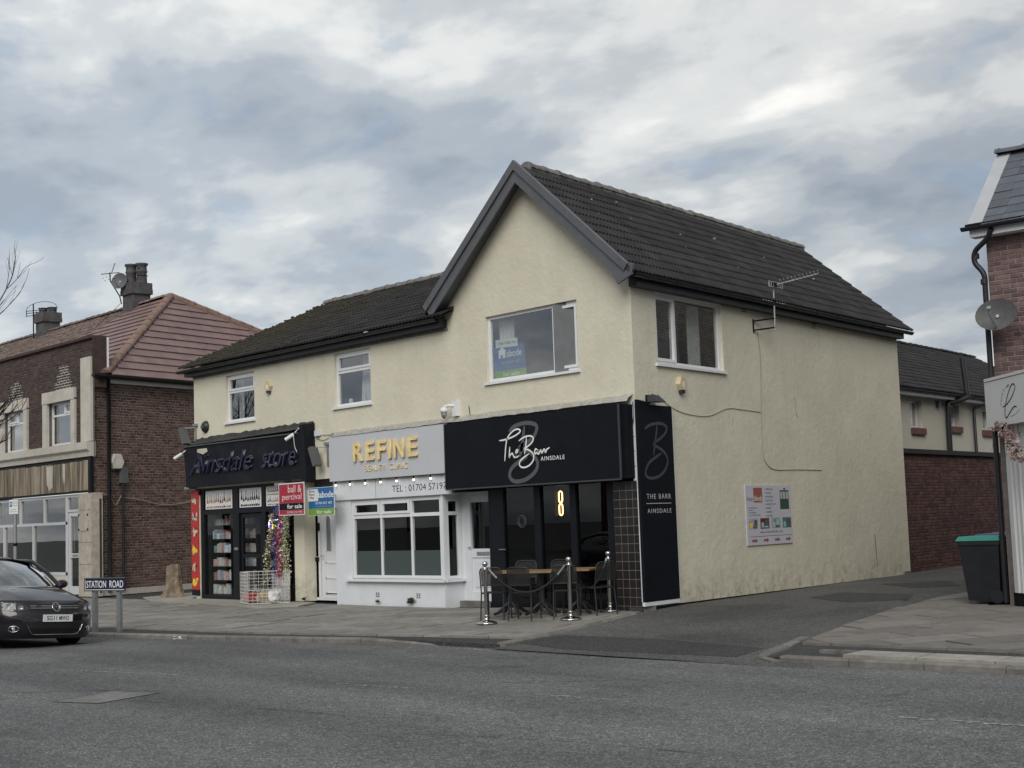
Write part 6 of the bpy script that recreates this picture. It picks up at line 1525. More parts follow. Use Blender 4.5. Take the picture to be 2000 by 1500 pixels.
# dish and aerials on the chimneys
def dish(c, rx, rz_, face, label, m):
    t_ = empty('satellite_dish', c, 0, label, 'satellite dish', 'satellite dishes'); c = Vector(c); f = Vector(face).normalized(); s_ = f.cross(Vector((0, 0, 1))).normalized(); u_ = s_.cross(f)
    mb = MB(); k = 24; vs = [c - f * .08]; fs = []
    for ri, (rr_, dep) in enumerate(((.5, -.055), (1.0, 0.02))):
        for i in range(k): a = 2 * math.pi * i / k; vs.append(c + s_ * math.cos(a) * rx * rr_ + u_ * math.sin(a) * rz_ * rr_ + f * dep)
    fs += [(0, 1 + i, 1 + (i + 1) % k) for i in range(k)] + [(1 + i, 1 + k + i, 1 + k + (i + 1) % k, 1 + (i + 1) % k) for i in range(k)]
    mb.add(vs, fs, True); mb.build('reflector', m, t_)
    MB().tube([c - u_ * rz_ * .8 - f * .02, c - u_ * rz_ * .55 + f * .33, c + f * .36 - u_ * rz_ * .2], .018, 6).build('feed_arm', M_galv, t_)
    MB().tube([c + f * .33 - u_ * rz_ * .25, c + f * .40 - u_ * rz_ * .12], .035, 8).build('receiver', M_galv, t_)
    MB().tube([c - f * .05, c - f * .25], .03, 6).build('mount', M_galv, t_); return t_
dish((-25.95, 3.6, 9.82), .27, .28, (.6, -.75, .25), 'grey satellite dish beside the taller chimney pots', mat('slate_grey_dish', (.10, .105, .11), .6))
t_ = empty('tv_aerial', (-26.2, 3.6, 9.2), 0, 'thin television aerial strapped to the chimney with two tall pots', 'aerial')
MB().tube([(-26.12, 3.75, 9.1), (-26.14, 3.7, 9.36), (-26.60, 3.6, 9.92), (-26.62, 3.6, 10.2)], .022, 6).build('mast', M_black, t_)
mb = MB(); mb.tube([(-26.95, 3.45, 10.18), (-26.25, 3.75, 10.16)], .013, 5); mb.tube([(-26.5, 3.6, 10.16), (-26.05, 3.5, 10.42)], .012, 5)
for i in range(5): mb.tube([(-26.95 + i * .13, 3.5, 10.05 - .10 * (i % 2)), (-26.65 + i * .13, 3.4, 10.0 - .10 * (i % 2))], .008, 4)
mb.build('elements', M_black, t_)
mb = MB(); mb.tube([(-25.5, 3.9, 9.98), (-24.95, 4.1, 9.88)], .014, 5); mb.tube([(-25.5, 3.9, 10.18), (-25.3, 4.0, 10.18)], .013, 5); mb.build('side_arm', M_black, t_)
MB().tube([(-26.1, 3.7, 9.1), (-27.1, 3.0, 8.1)], .008, 4).build('stay_wire', M_black, t_)
t_ = empty('tv_aerial', (-33.0, 3.8, 9.3), 0, 'television aerial with a curved hoop beside the shorter chimney', 'aerial')
MB().tube([(-32.98, 3.75, 8.7), (-33.0, 3.75, 10.05)], .024, 6).build('mast', M_black, t_)
MB().tube([(-32.82, 3.8, 9.1), (-32.84, 3.8, 9.75)], .02, 6).build('mast', M_black, t_)
mb = MB()
for z in (9.62, 9.72, 9.80): mb.tube([(-33.25, 3.6, z), (-32.65, 3.9, z)], .012, 5)
for x in (-33.25, -32.65): mb.tube([(x, 3.6 + (x + 33.25) * .5, 9.6), (x, 3.6 + (x + 33.25) * .5, 9.83)], .014, 5)
mb.tube([(-33.25 + .62 * (1 - math.cos(a)), 3.6 + .3 * (1 - math.cos(a)), 9.83 + .26 * math.sin(a)) for a in [math.pi * i / 14 for i in range(15)]], .009, 5); mb.build('elements', M_black, t_)

# ================================================================== RIGHT BRICK BUILDING WITH THE WHITE HAIR SALON
RB = empty('brick_building', FRB.p(1, 0, 0), 0, 'purple-red brick building with slate roof above the white hair salon front', 'building')
w = MB(); fwall(w, FRB, 0, 7, .0, 5.86, [], .1, n=-.04); w.quad(FRB.p(0, 0, -.04), FRB.p(0, 5.86, -.04), FRB.p(-1.2, 5.86, -8), FRB.p(-1.2, 0, -8)); w.poly([FRB.p(0, 5.86, -.04), FRB.p(-.1, 7.28, -1.2), FRB.p(-.1, 5.86, -4)])
w.quad(FRB.p(7, 0, -.04), FRB.p(7, 5.86, -.04), FRB.p(6, 5.86, -8), FRB.p(6, 0, -8)); w.quad(FRB.p(-1.2, 0, -8), FRB.p(-1.2, 5.86, -8), FRB.p(6, 5.86, -8), FRB.p(6, 0, -8))
rw = w.build('front_wall', M_mortarr, RB)
brickwork(FRB, rw, .0, 4.2, 2.75, 5.84, [], M_brickr, n=0.0, cap=300, seed=8, proud=.009)
FRO = Fr(tuple(FRB.p(.0, 0, -3.0)), 97); mb = MB()
mb.quad(FRO.p(0, 0, .04), FRO.p(17, 0, .04), FRO.p(17, 7.3, .04), FRO.p(0, 7.3, .04)); mb.quad(FRO.p(0, 7.3, .04), FRO.p(17, 7.3, .04), FRO.p(17, 7.3, 5), FRO.p(0, 7.3, 5)); mb.quad(FRO.p(0, 0, .04), FRO.p(0, 7.3, .04), FRO.p(0, 7.3, 5), FRO.p(0, 0, 5)); mb.quad(FRO.p(17, 0, .04), FRO.p(17, 7.3, .04), FRO.p(17, 7.3, 5), FRO.p(17, 0, 5))
out_ = mb.build('rear_outrigger', M_mortardk, RB)
FRM = Fr(tuple(FRB.p(.0, 0, -3.0)), 97 - 180)
brickwork(FRM, out_, -15.0, -3.0, 4.2, 7.2, [], M_brickpale, n=0.0, cap=0, seed=77, name='pale_brick')
ev0 = FRB.p(-.16, 5.97, .22); ev1 = FRB.p(7, 5.97, .22); rg0 = FRB.p(-.18, 7.33, -1.2); rg1 = FRB.p(7, 7.33, -1.2)
rf = MB(); rf.quad(ev0, ev1, rg1, rg0); rf.quad(rg0, rg1, FRB.p(6, 5.97, -4), FRB.p(-1.3, 5.97, -4)); rr_ = rf.build('slate_roof', M_roofback, RB)
SP = tile_proto('slate', M_slate, 0.30, 0.29, .010, 0)
off2 = FRB.U * .22; M_salon0 = mat('dull_white_verge', (.42, .43, .45), .5, var=.06)
tiling(rr_, ev0 + off2 + Vector((0, 0, .012)), FRB.p(3.2, 5.982, .22), FRB.p(3.2, 7.342, -1.2), rg0 + off2 + Vector((0, 0, .012)), .30, .215, SP, M_slate, 300, name='slate', seed=41, jitter=.006)
mb = MB(); sl = (rg0 - ev0); nn = FRB.U.cross(sl).normalized(); nn = nn if nn.z > 0 else -nn
P_ = [ev0 + FRB.U * .0 + nn * .03, ev0 + FRB.U * .23 + nn * .03, rg0 + FRB.U * .23 + nn * .03, rg0 + nn * .03]
mb.prism(P_, nn * -.09); mb.build('verge_board', M_salon0, rr_)
ridge_tiles(rr_, rg0 + Vector((0, 0, .03)), rg1 + Vector((0, 0, .03)), .45, .14, M_slate, seed=42)
gutter(FRB.p(-.24, 5.93, .30), FRB.p(7, 5.93, .30), FRB.Nn, RB, r=.06)
mb = MB(); fbox(mb, FRB, -.15, 7, 5.78, 5.92, .0, .22); mb.build('fascia', M_white, RB)
mb = MB(); fbox(mb, FRB, -.2, 7, 5.93, 5.985, .18, .26); mb.build('eaves_strip', M_black, RB)
vtube(spline([FRB.p(.22, 5.86, .26), FRB.p(.1, 5.72, .18), FRB.p(-.12, 5.58, .10), FRB.p(-.15, 5.4, .08), FRB.p(-.03, 5.2, .06), FRB.p(-.025, 4.9, .05), FRB.p(-.025, 3.6, .05), FRB.p(-.025, .1, .05)], 5), .042, 'drainpipe', M_gutter, RB)
for v in (5.08, 5.5):
    mb = MB(); mb.lathe([(.055, -.04), (.055, .04)], FRB.p(-.03 if v < 5.3 else -.14, v, .06), 10); mb.build('pipe_collar', M_gutter, RB)
dish(tuple(FRB.p(.24, 4.50, .34)), .32, .26, (.25, -1, .28), 'grey oval satellite dish on the purple-red brick wall', mat('grey_dish', (.085, .085, .086), .65, var=.2, scale=8))
wire(FRB, [(.42, 4.3), (.55, 4.0), (.6, 3.7), (.45, 3.55)], .012, .008, 'cable', M_wired, RB)
# splayed salon front
M_salon = mat('salon_white_paint', (.60, .61, .61), .45, var=.03, scale=2)
sf2 = empty('salon_front', FRF.p(1.2, 0, 0), 0)
sf2.parent = RB; sf2.matrix_local = WM[RB.name].inverted() @ Matrix.Translation(FRF.p(1.2, 0, 0)); WM[sf2.name] = Matrix.Translation(FRF.p(1.2, 0, 0))
mb = MB(); fbox(mb, FRF, .50, 2.9, .27, 2.80, -.4, -.14); mb.build('timber_panel', M_salon, sf2)
for (a, b2, n0, n1) in ((.50, .64, -.14, -.09), (.70, .74, -.14, -.115), (.86, .90, -.14, -.115), (1.55, 1.7, -.14, -.09)):
    mb = MB(); fbox(mb, FRF, a, b2, .275, 2.79, n0, n1); mb.build('moulding', M_salon, sf2)
mb = MB(); fbox(mb, FRF, .95, 1.5, .35, .80, -.14, -.12); mb.build('moulding', M_salon, sf2)
mb = MB(); fbox(mb, FRF, .36, 2.9, .0, .27, -.4, -.13); fbox(mb, FRF, .33, .498, .0, 2.80, -.4, -.16); mb.build('black_plinth_and_strip', M_black, sf2)  # black plinth, plus a full-height black strip at the panel's left edge
rs2 = empty('shop_sign', FRF.p(1.0, 2.79, 0), 0, 'white splayed fascia sign with thin script l and Luxe Hair lettering', 'shop sign')
mb = MB(); fbox(mb, FRF, .085, 2.9, 2.79, 3.49, -.3, -.0); mb.build('panel', M_salon, rs2)
mb = MB(); fbox(mb, FRF, .10, 2.9, 3.50, 3.545, -.3, .01); mb.build('capping', M_salon, rs2)
mb = MB(); stroke(mb, FRF, [[0.716,3.061],[0.878,3.092],[1.071,3.185],[1.199,3.302],[1.187,3.362],[1.1,3.366],[0.974,3.268],[0.862,3.13],[0.801,3.006],[0.804,2.913],[0.857,2.895],[0.967,2.956],[1.087,3.019],[1.177,3.037],[1.228,3.019]], 0, .022, .003); mb.build('script_initial', M_textd, rs2)
for ch, (u, v), an in zip('LUXE HAIR', [(0.668,3.114),(0.688,3.164),(0.718,3.208),(0.748,3.256),(.77,3.28),(0.803,3.312),(0.887,3.345),(0.945,3.358),(0.991,3.369)], range(9)):
    if ch == ' ': continue
    text(ch, FRF, u - .018, u + .018, v - .018, v + .018, .001, M_textg, rs2, .001)
rr = random.Random(2)
mb = MB()
for i in range(12): u = 1.12 + .17 * math.sin(i * .13); v = 2.90 + i * .014; fbox(mb, FRF, 1.0 + i * .026, 1.015 + i * .026, 2.895 + (i * .026) ** 2 * .9, 2.91 + (i * .026) ** 2 * .9, .0005, .0015)
tag(mb.build('small_print', M_textg, rs2), kind='stuff')
# dried flowers
df = empty('dried_flowers', FRF.p(1.2, 2.5, .1), 0, 'spray of dusty pink dried flowers hung on the white salon front', 'dried flowers')
cl = [mat('dried_pink', (.26, .17, .165), .9, var=.4, scale=25), mat('dried_cream', (.42, .36, .31), .9, var=.3, scale=25), mat('dried_mauve', (.17, .09, .10), .9, var=.4, scale=25)]
sets = [MB(), MB(), MB()]
path = spline([FRF.p(u, v, .12) for u, v in ((.74, 2.78), (.95, 2.68), (1.2, 2.64), (1.25, 2.5), (1.3, 2.38), (1.42, 2.3), (1.7, 2.25))], 6)
for p in path:
    for q in range(5):
        c = p + Vector((rr.gauss(0, .045), rr.gauss(0, .045), rr.gauss(0, .055))); s_ = rr.uniform(.022, .045); k_ = rr.randrange(3)
        for pet in range(7):
            d = Vector((rr.gauss(0, 1), rr.gauss(0, 1), rr.gauss(0, 1))).normalized(); e = d.orthogonal().normalized()
            sets[k_].add([c, c + d * s_ * .6 + e * s_ * .35, c + d * s_, c + d * s_ * .6 - e * s_ * .35], [(0, 1, 2, 3)])
for s_, m_ in zip(sets, cl): tag(s_.build('blossom', m_, df), kind='stuff')
MB().tube(path, .006, 4).build('stem', M_wired, df)
for k_ in range(6):
    p = path[rr.randrange(len(path))]; MB().tube(spline([p, p + Vector((rr.uniform(-.1, .1), -.05, rr.uniform(-.1, .15))), p + Vector((rr.uniform(-.2, .3), -.1, rr.uniform(-.5, .3)))], 5), .003, 4).build('twig', M_wired, df)

# ================================================================== YARD WALL AND REAR BLOCK ALONG THE SIDE STREET
FA = Fr(tuple(FS.p(11.33, 0, -.10)), 100.182)
yw = empty('yard_wall', FA.p(3, 0, 0), 0, 'tall red-brown brick yard wall continuing behind the cream building', 'wall')
mb = MB(); fbox(mb, FA, 0, 12, -.1, 2.90, -.25, -.04); yb = mb.build('masonry', M_mortaral, yw)
brickwork(FA, yb, 0, 9.0, .10, 2.86, [], M_brickal, n=0.0, cap=300, seed=51, bond='garden')
mb = MB(); fbox(mb, FA, -.02, 12, 2.87, 2.98, -.28, .03); mb.build('coping', mat('dark_coping', (.025, .025, .027), .7, var=.3), yw)
FRR = Fr(tuple(FS.p(0, 0, -1.5)), 100.182)
rb = empty('rear_block', FRR.p(18, 0, 0), 0, 'cream rear block with small windows and a dark tiled roof behind the yard wall', 'building')
RW = [(15.50, 16.32, 3.66, 4.42), (18.12, 19.0, 3.78, 4.42), (20.75, 21.6, 3.75, 4.40)]
w = MB(); fwall(w, FRR, 11.4, 30, 0, 4.66, RW, .20)
w.quad(FRR.p(11.4, 0, 0), FRR.p(11.4, 4.66, 0), FRR.p(11.4, 4.66, -7), FRR.p(11.4, 0, -7)); w.quad(FRR.p(30, 0, 0), FRR.p(30, 4.66, 0), FRR.p(30, 4.66, -7), FRR.p(30, 0, -7)); w.poly([FRR.p(30, 4.66, 0), FRR.p(30, 6.85, -3.5), FRR.p(30, 4.66, -7)])
w.build('wall', mat('pale_cream_render', (.52, .49, .41), .85, var=.05, scale=1, bump=.2, bscale=12), rb)
for a in RW:
    window(FRR, rb, a[0] + .02, a[1] - .02, a[2] + .03, a[3], [(a[0] + .09, (a[0] + a[1]) / 2 - .03, a[2] + .10, a[3] - .07, False), ((a[0] + a[1]) / 2 + .03, a[1] - .09, a[2] + .10, a[3] - .07, False)], n=-.13, sill=False, mull=[((a[0] + a[1]) / 2 - .03, (a[0] + a[1]) / 2 + .03, a[2] + .10, a[3] - .07)])
    mb = MB(); fbox(mb, FRR, a[0] - .03, a[1] + .06, a[2] - .15, a[2] + .02, -.1, .07); mb.build('tile_sill', mat('red_sill_%d' % int(a[0]), (.14, .06, .045), .7, var=.2, scale=8), rb)
    room(FRR, rb, a[0] - .2, a[1] + .2, 3.2, 4.6, -.22, -1.6, M_room)
r0, r1, r2, r3 = FRR.p(11.3, 4.66, .3), FRR.p(30.2, 4.66, .3), FRR.p(30.2, 6.86, -3.5), FRR.p(11.3, 6.86, -3.5)
rf = MB(); rf.quad(r0, r1, r2, r3); rf.quad(r3, r2, FRR.p(30.2, 4.66, -7.2), FRR.p(11.3, 4.66, -7.2)); rbr = rf.build('roof', M_roofback, rb)
TP2 = tile_proto('rear_roof_tile', M_tile, 0.33, 0.36, .032, 2)
tiling(rbr, r0 + up, r1 + up, r2 + up, r3 + up, .33, .30, TP2, M_tile, 250, name='roof_tile', seed=61)
ridge_tiles(rbr, r3 + up, r2 + up, .45, .13, M_tile, seed=62)
gutter(FRR.p(11.3, 4.64, .34), FRR.p(30, 4.64, .34), FRR.Nn, rb, r=.06)
mb = MB(); fbox(mb, FRR, 11.4, 30, 4.50, 4.63, .0, .26); mb.build('fascia', M_white, rb)
vtube(spline([FRR.p(18.55, 5.7, .35), FRR.p(18.55, 4.75, .42), FRR.p(18.5, 4.58, .42), FRR.p(17.95, 4.42, .2), FRR.p(17.82, 4.3, .14), FRR.p(17.82, 2.4, .12)], 4), .075, 'soil_pipe', M_gutter, rb)
vtube([FRR.p(20.4, 4.6, .34), FRR.p(20.4, 4.48, .30), FRR.p(19.95, 4.38, .12), FRR.p(19.9, 4.3, .1), FRR.p(19.9, 2.4, .1)], .045, 'drainpipe', M_gutter, rb)
mb = MB(); fbox(mb, FRR, 17.3, 17.42, 4.28, 4.46, 0, .1); mb.build('vent_cap', M_barge, rb)

# ================================================================== TERRACE
M_wood = mat('oak_table_top', (.24, .155, .085), .5, var=.22, scale=9, bump=.1, bscale=40)
M_iron = mat('dark_metal', (.025, .026, .028), .45, var=.15, scale=10)
M_chair = mat('gunmetal_tube', (.022, .023, .025), .4, metal=.0, var=.1, scale=10)
M_mesh = mat('dark_mesh_seat', (.018, .0185, .018), .55, var=.2, scale=40)
M_rope = mat('black_rope', (.012, .012, .014), .7)
def zt(x, y): return zp(x, y) + .004
def make_chair():
    t_ = empty('chair', (0, 0, 0), 0, cat='chair', group='metal chairs on the bar terrace')
    def leg(pts): MB().tube(pts, .012, 8).build('leg', M_chair, t_, True)
    for s_ in (-1, 1):
        leg([(s_ * .20, -.27, 0), (s_ * .19, -.215, .44)]); leg([(s_ * .20, .22, 0), (s_ * .19, .19, .44)])
    fr = [(-.19, -.215, .44), (-.19, -.25, .62), (-.188, -.288, .80), (-.165, -.302, .845), (-.12, -.308, .862), (.12, -.308, .862), (.165, -.302, .845), (.188, -.288, .80), (.19, -.25, .62), (.19, -.215, .44)]
    MB().tube(fr, .011, 8).build('back_frame', M_chair, t_, True)
    MB().tube([(-.19, -.215, .44), (.19, -.215, .44), (.19, .19, .44), (-.19, .19, .44)], .010, 6, closed=True).build('seat_frame', M_chair, t_, True)
    mb = MB(); mb.prism([(-.185, -.21, .446), (.185, -.21, .446), (.185, .19, .446), (.15, .215, .44), (-.15, .215, .44), (-.185, .19, .446)], (0, 0, .010)); mb.build('seat', M_mesh, t_, True)
    # woven back panel: slim bars
    def bk(z): return -.215 - (z - .44) * .21
    mb = MB()
    for i in range(19):
        x = -.165 + .0183 * i; zt_ = .845 - (abs(x) / .165) ** 6 * .05; mb.tube([(x, bk(.575), .575), (x, bk(zt_), zt_)], .0062, 4)
    for i in range(15):
        z = .585 + .0175 * i; mb.tube([(-.172, bk(z) - .002, z), (.172, bk(z) - .002, z)], .0055, 4)
    mb.build('backrest', M_mesh, t_, True)
    MB().tube([(-.185, bk(.57), .57), (.185, bk(.57), .57)], .010, 6).build('back_rail', M_chair, t_, True)
    return t_
def make_table():
    t_ = empty('bistro_table', (0, 0, 0), 0, cat='table', group='wooden pedestal tables on the bar terrace')
    mb = MB(); mb.box(-.30, .30, -.46, .46, .715, .745); mb.build('table_top', M_wood, t_, True)
    mb = MB(); mb.box(-.2, .2, -.03, .03, .685, .714); mb.box(-.03, .03, -.2, .2, .684, .713); mb.lathe([(.055, .12), (.045, .2), (.04, .4), (.05, .60), (.085, .684)], (0, 0, 0), 12); mb.build('pedestal', M_iron, t_, True)
    for k in range(4):
        a = math.pi / 4 + k * math.pi / 2; d = Vector((math.cos(a), math.sin(a), 0))
        MB().tube(spline([d * .03 + Vector((0, 0, .20)), d * .12 + Vector((0, 0, .15)), d * .24 + Vector((0, 0, .055)), d * .335 + Vector((0, 0, .022))], 4), [.035] * 5 + [.03] * 4 + [.024] * 4, 6).build('foot', M_iron, t_, True)
    return t_
ANG = 30
A_ = Vector((math.cos(R(ANG + 90)), math.sin(R(ANG + 90)), 0)); Bv = Vector((math.cos(R(ANG)), math.sin(R(ANG)), 0))
T1 = Vector((-2.02, -1.15, 0)); T2 = T1 + Bv * .63 - A_ * .22; T3 = T2 + Bv * .63 + A_ * .10
tab = make_table()
for i, (p, la) in enumerate(((T1, 'oak-topped table nearest the white clinic door, on a black pedestal'), (T2, 'oak-topped table between the other two, nearest the road, on a black pedestal'), (T3, 'oak-topped table nearest the tiled corner pier, on a black pedestal'))):
    o = tab if i == 0 else copy_tree(tab); place(o, (p.x, p.y, zt(p.x, p.y)), R(ANG), la)
ch = make_chair()
seats = [(T1 - A_ * .74 - Bv * .02, 3, 'dark metal chair behind the first barrier post, nearest the clinic door, back to the road'),
         (T2 - A_ * .74 - Bv * .08, -2, 'dark metal chair in the middle of the road side, its mesh back towards the road'),
         (T1 + A_ * .66, 183, 'dark metal chair on the bar window side of the table nearest the clinic door'),
         (T2 + A_ * .68 + Bv * .05, 176, 'dark metal chair on the bar window side of the middle table'),
         (T3 - A_ * .76 - Bv * .02, 12, 'dark metal chair behind the middle barrier post, its back to the road'),
         (Vector((-.36, -.72, 0)), 48, 'dark metal chair at the end nearest the tiled pier, turned sideways to the tables')]
for i, (p, dr, la) in enumerate(seats):
    o = ch if i == 0 else copy_tree(ch); place(o, (p.x, p.y, zt(p.x, p.y)), R(ANG + dr), la)
def make_post():
    t_ = empty('barrier_post', (0, 0, 0), 0, cat='barrier post', group='chrome rope barrier posts')
    mb = MB(); mb.lathe([(.001, .0), (.172, .0), (.175, .012), (.165, .024), (.10, .045), (.05, .056), (.034, .075), (.034, .11)], (0, 0, 0), 28); mb.build('base', M_steel, t_, True)
    mb = MB(); mb.lathe([(.031, .05), (.031, .885)], (0, 0, 0), 18); mb.build('pole', M_steel, t_, True)
    mb = MB(); mb.lathe([(.031, .125), (.05, .128), (.05, .138), (.031, .142)], (0, 0, 0), 18); mb.lathe([(.031, .865), (.055, .872), (.055, .886), (.03, .892), (.022, .915), (.03, .925)], (0, 0, 0), 18); mb.build('collar', M_steel, t_, True)
    mb = MB(); mb.lathe([(.001, .918)] + [(.046 * math.sin(a), .962 - .046 * math.cos(a)) for a in [math.pi * i / 12 for i in range(1, 12)]] + [(.001, 1.008)], (0, 0, 0), 20); mb.build('ball', M_steel, t_, True)
    return t_
pst = make_post(); PP = [Vector((-1.28, -2.36, 0)), Vector((-.21, -1.50, 0)), Vector((-.53, -.26, 0))]
for i, (p, la) in enumerate(zip(PP, ('chrome barrier post with a ball top, nearest the white clinic door', 'chrome barrier post with a ball top, between the other two, beside the side street', 'chrome barrier post with a ball top, standing in front of the tiled pier'))):
    o = pst if i == 0 else copy_tree(pst); place(o, (p.x, p.y, zt(p.x, p.y)), 0, la); PP[i].z = zt(p.x, p.y)
M_hook = M_steel
for a, b2, la, sag in ((PP[0], PP[1], 'black barrier rope hung between the first two chrome posts', .40), (PP[1], PP[2], 'black barrier rope hung from the middle post to the pier-side post', .42)):
    d = (b2 - a); dn = d.normalized(); P_ = a + dn * .06 + Vector((0, 0, .87)); Q_ = b2 - dn * .06 + Vector((0, 0, .87))
    t_ = empty('barrier_rope', tuple(P_), 0, la, 'barrier rope')
    S = [P_ + (Q_ - P_) * t + Vector((0, 0, -sag * (1 - (2 * t - 1) ** 2))) for t in [i / 20 for i in range(21)]]
    MB().tube(S, .017, 8).build('rope', M_rope, t_)
    MB().tube(S[:3], .021, 8).build('end_clip', M_steel, t_); MB().tube(S[-3:], .021, 8).build('end_clip', M_steel, t_)

# ================================================================== STREET FURNITURE
sa = 21; SNF = Fr((-7.95, -5.91, 0), sa)
sn = empty('street_name_sign', (-7.68, -5.80, zp(0, -5.8)), 0, 'low dark blue street name sign reading STATION ROAD on two grey posts', 'street sign')
for u in (.0, .575):
    mb = MB(); mb.box(-.038, .038, -.038, .038, -.35, .86 if False else .80, Matrix.Translation(SNF.p(u, -.06, 0)) @ Matrix.Rotation(R(sa), 4, 'Z')); mb.build('post', M_galv, sn)
M_signblue = mat('street_sign_blue', (.012, .02, .05), .4, var=.1)
mb = MB(); fbox(mb, SNF, -.205, .755, .625, .840, .04, .055); mb.build('plate', M_signblue, sn)
mb = MB()
for (a, b2, c, d) in ((-.185, .735, .635, .645), (-.185, -.175, .645, .82)): fbox(mb, SNF, a, b2, c, d, .0552, .0565)
mb.build('white_line', M_textw, sn)
text('STATION', SNF, -.15, .315, .675, .800, .0555, M_textw, sn, .002, off=.006); text('ROAD', SNF, .395, .715, .675, .800, .0555, M_textw, sn, .002, off=.006)
mb = MB(); fbox(mb, SNF, -.205, .755, .612, .625, .03, .06); fbox(mb, SNF, -.205, .755, .840, .853, .03, .06); mb.build('rail', mat('grey_rail', (.12, .12, .125), .5), sn)
# parking plate on a post beyond the car
pd = Vector((-0.9393, 0.343, 0)); 
def ray_at(px, py, dist):
    w_ = CD + CR * ((px - 1000) / FPX) - CU * ((py - 750) / FPX); h_ = Vector((w_.x, w_.y, 0)).length; return CAM + w_ * (dist / h_)
PKB = (-13.18, -5.20)
PK = Fr((PKB[0], PKB[1], 0), 40)
pk_ = empty('parking_sign', (PKB[0], PKB[1], -.1), 0, 'small white parking plate with a blue P on a grey post behind the dark car', 'parking sign')
MB().tube([(PKB[0], PKB[1], -.2), (PKB[0], PKB[1], 2.35)], .038, 10).build('post', M_galv, pk_)
mb = MB(); fbox(mb, PK, -.11, .09, 2.125, 2.425, .045, .052); mb.build('plate', M_paper, pk_)
mb = MB(); fbox(mb, PK, -.098, -.048, 2.275, 2.385, .0522, .053); mb.build('blue_field', mat('parking_blue', (.02, .06, .32), .5), pk_)
text('P', PK, -.09, -.056, 2.295, 2.365, .0531, M_textw, pk_, .001)
for i, (s_, a) in enumerate((('Mon-Sat', -.03), ('8am-6pm', -.04), ('30 mins', -.03))): text(s_, PK, a, .08, 2.370 - .04 * i, 2.390 - .04 * i, .0525, M_textd, pk_, .001, off=.01)
text('No return', PK, -.07, .05, 2.210, 2.230, .0525, M_textd, pk_, .001, off=.01); text('within 1 hour', PK, -.09, .07, 2.165, 2.185, .0525, M_textd, pk_, .001, off=.01)
mb = MB(); mb.lathe([(.045, 0), (.045, .06)], (PKB[0], PKB[1], 1.45), 10); mb.build('clip_band', M_black, pk_)
# sawn tree stump
mb = MB(); rr = random.Random(3); k = 40; vs = []; rows_ = 14
from mathutils import noise as mnoise
for j_ in range(rows_ + 1):
    z = .78 * j_ / rows_; fl = .20 + .15 * math.exp(-z * 9) - .02 * z
    for i in range(k):
        a = 2 * math.pi * i / k
        rid = mnoise.noise(Vector((math.cos(a) * 5.5, math.sin(a) * 5.5, z * 1.1))); q = fl * (1 + .12 * math.sin(3 * a + 1) * math.exp(-z * 3) + .16 * rid + .07 * math.sin(2 * a + .6)) * (1 - .06 * (j_ == rows_))
        vs.append((-16.2 + q * math.cos(a), .15 + q * math.sin(a), z * (1 + .07 * math.sin(a + 2.2)) + (.025 * rid if j_ == rows_ else 0)))
mb.add(vs, [(j_ * k + i, j_ * k + (i + 1) % k, (j_ + 1) * k + (i + 1) % k, (j_ + 1) * k + i) for j_ in range(rows_) for i in range(k)])
mb.add(vs[-k:], [tuple(range(k))])
M_bark = mat('grey_tan_bark', (.20, .155, .11), .9, var=.5, scale=7, bump=.6, bscale=20, bdist=.03, dirt=.4)
mb.solo('tree_stump', M_bark, (-16.2, .15, 0), label='tall weathered tree stump beside the dark brick side wall', cat='tree stump')

# wheeled bins
def make_bin():
    t_ = empty('wheelie_bin', (0, 0, 0), 0, cat='wheelie bin', group='wheelie bins beside the salon')
    M_bin = mat('black_bin_plastic', (.012, .013, .016), .5, var=.25, scale=6)
    b_ = [(-.27, -.23), (.23, -.23), (.23, .23), (-.27, .23)]; m_ = [(-.37, -.275), (.27, -.275), (.27, .275), (-.37, .275)]; tp_ = [(-.39, -.295), (.29, -.295), (.29, .295), (-.39, .295)]
    mb = MB()
    for P0, z0, P1, z1 in ((b_, .04, m_, .90), (tp_, .90, tp_, .965)):
        mb.hexa([(x, y, z0) for x, y in P0] + [(x, y, z1) for x, y in P1])
    for y in (-.16, .16): mb.box(-.30, -.27, y - .02, y + .02, .06, .8, Matrix.Rotation(0, 4, 'X'))
    mb.build('body', M_bin, t_, True)
    mb = MB(); mb.hexa([(x * 1.03, y * 1.03, .967) for x, y in tp_] + [(x * .93, y * .9, 1.035) for x, y in tp_]); mb.box(-.44, -.36, -.2, .2, .965, .99); mb.build('lid', M_bin, t_, True)
    mb = MB(); mb.tube([(.30, -.22, .99), (.36, -.22, 1.0), (.36, .22, 1.0), (.30, .22, .99)], .018, 6); mb.build('handle', M_bin, t_, True)
    for y in (-.255, .255):
        mb = MB(); mb.tube([(.20, y - .03, .105), (.20, y + .03, .105)], .105, 18, smooth=False); w_ = mb.build('wheel', M_bin, t_, True)
    return t_
bn = make_bin()
lids = [('green_lid', (.03, .22, .17), 'black wheelie bin with a teal green lid, nearest the road beside the salon'), ('blue_lid', (.05, .10, .26), 'wheelie bin with a blue lid right behind the teal-lidded bin'), ('grey_lid', (.16, .17, .21), 'wheelie bin with a pale grey lid, third in the row beside the salon'), ('navy_lid', (.04, .06, .16), 'wheelie bin with a navy lid, farthest from the road in the row')]
for i, (nm, c, la) in enumerate(lids):
    o = bn if i == 0 else copy_tree(bn); p = Vector((4.62, 2.98, 0)) + Vector((-.155, .78, 0)) * i * .98
    place(o, (p.x, p.y, zr(p.x, p.y) + .003), R(9 + (i * 3) % 5), la)
    for c_ in o.children:
        if c_.name.startswith('lid'): c_.data = c_.data.copy(); c_.data.materials[0] = mat(nm, c, .35, var=.1)

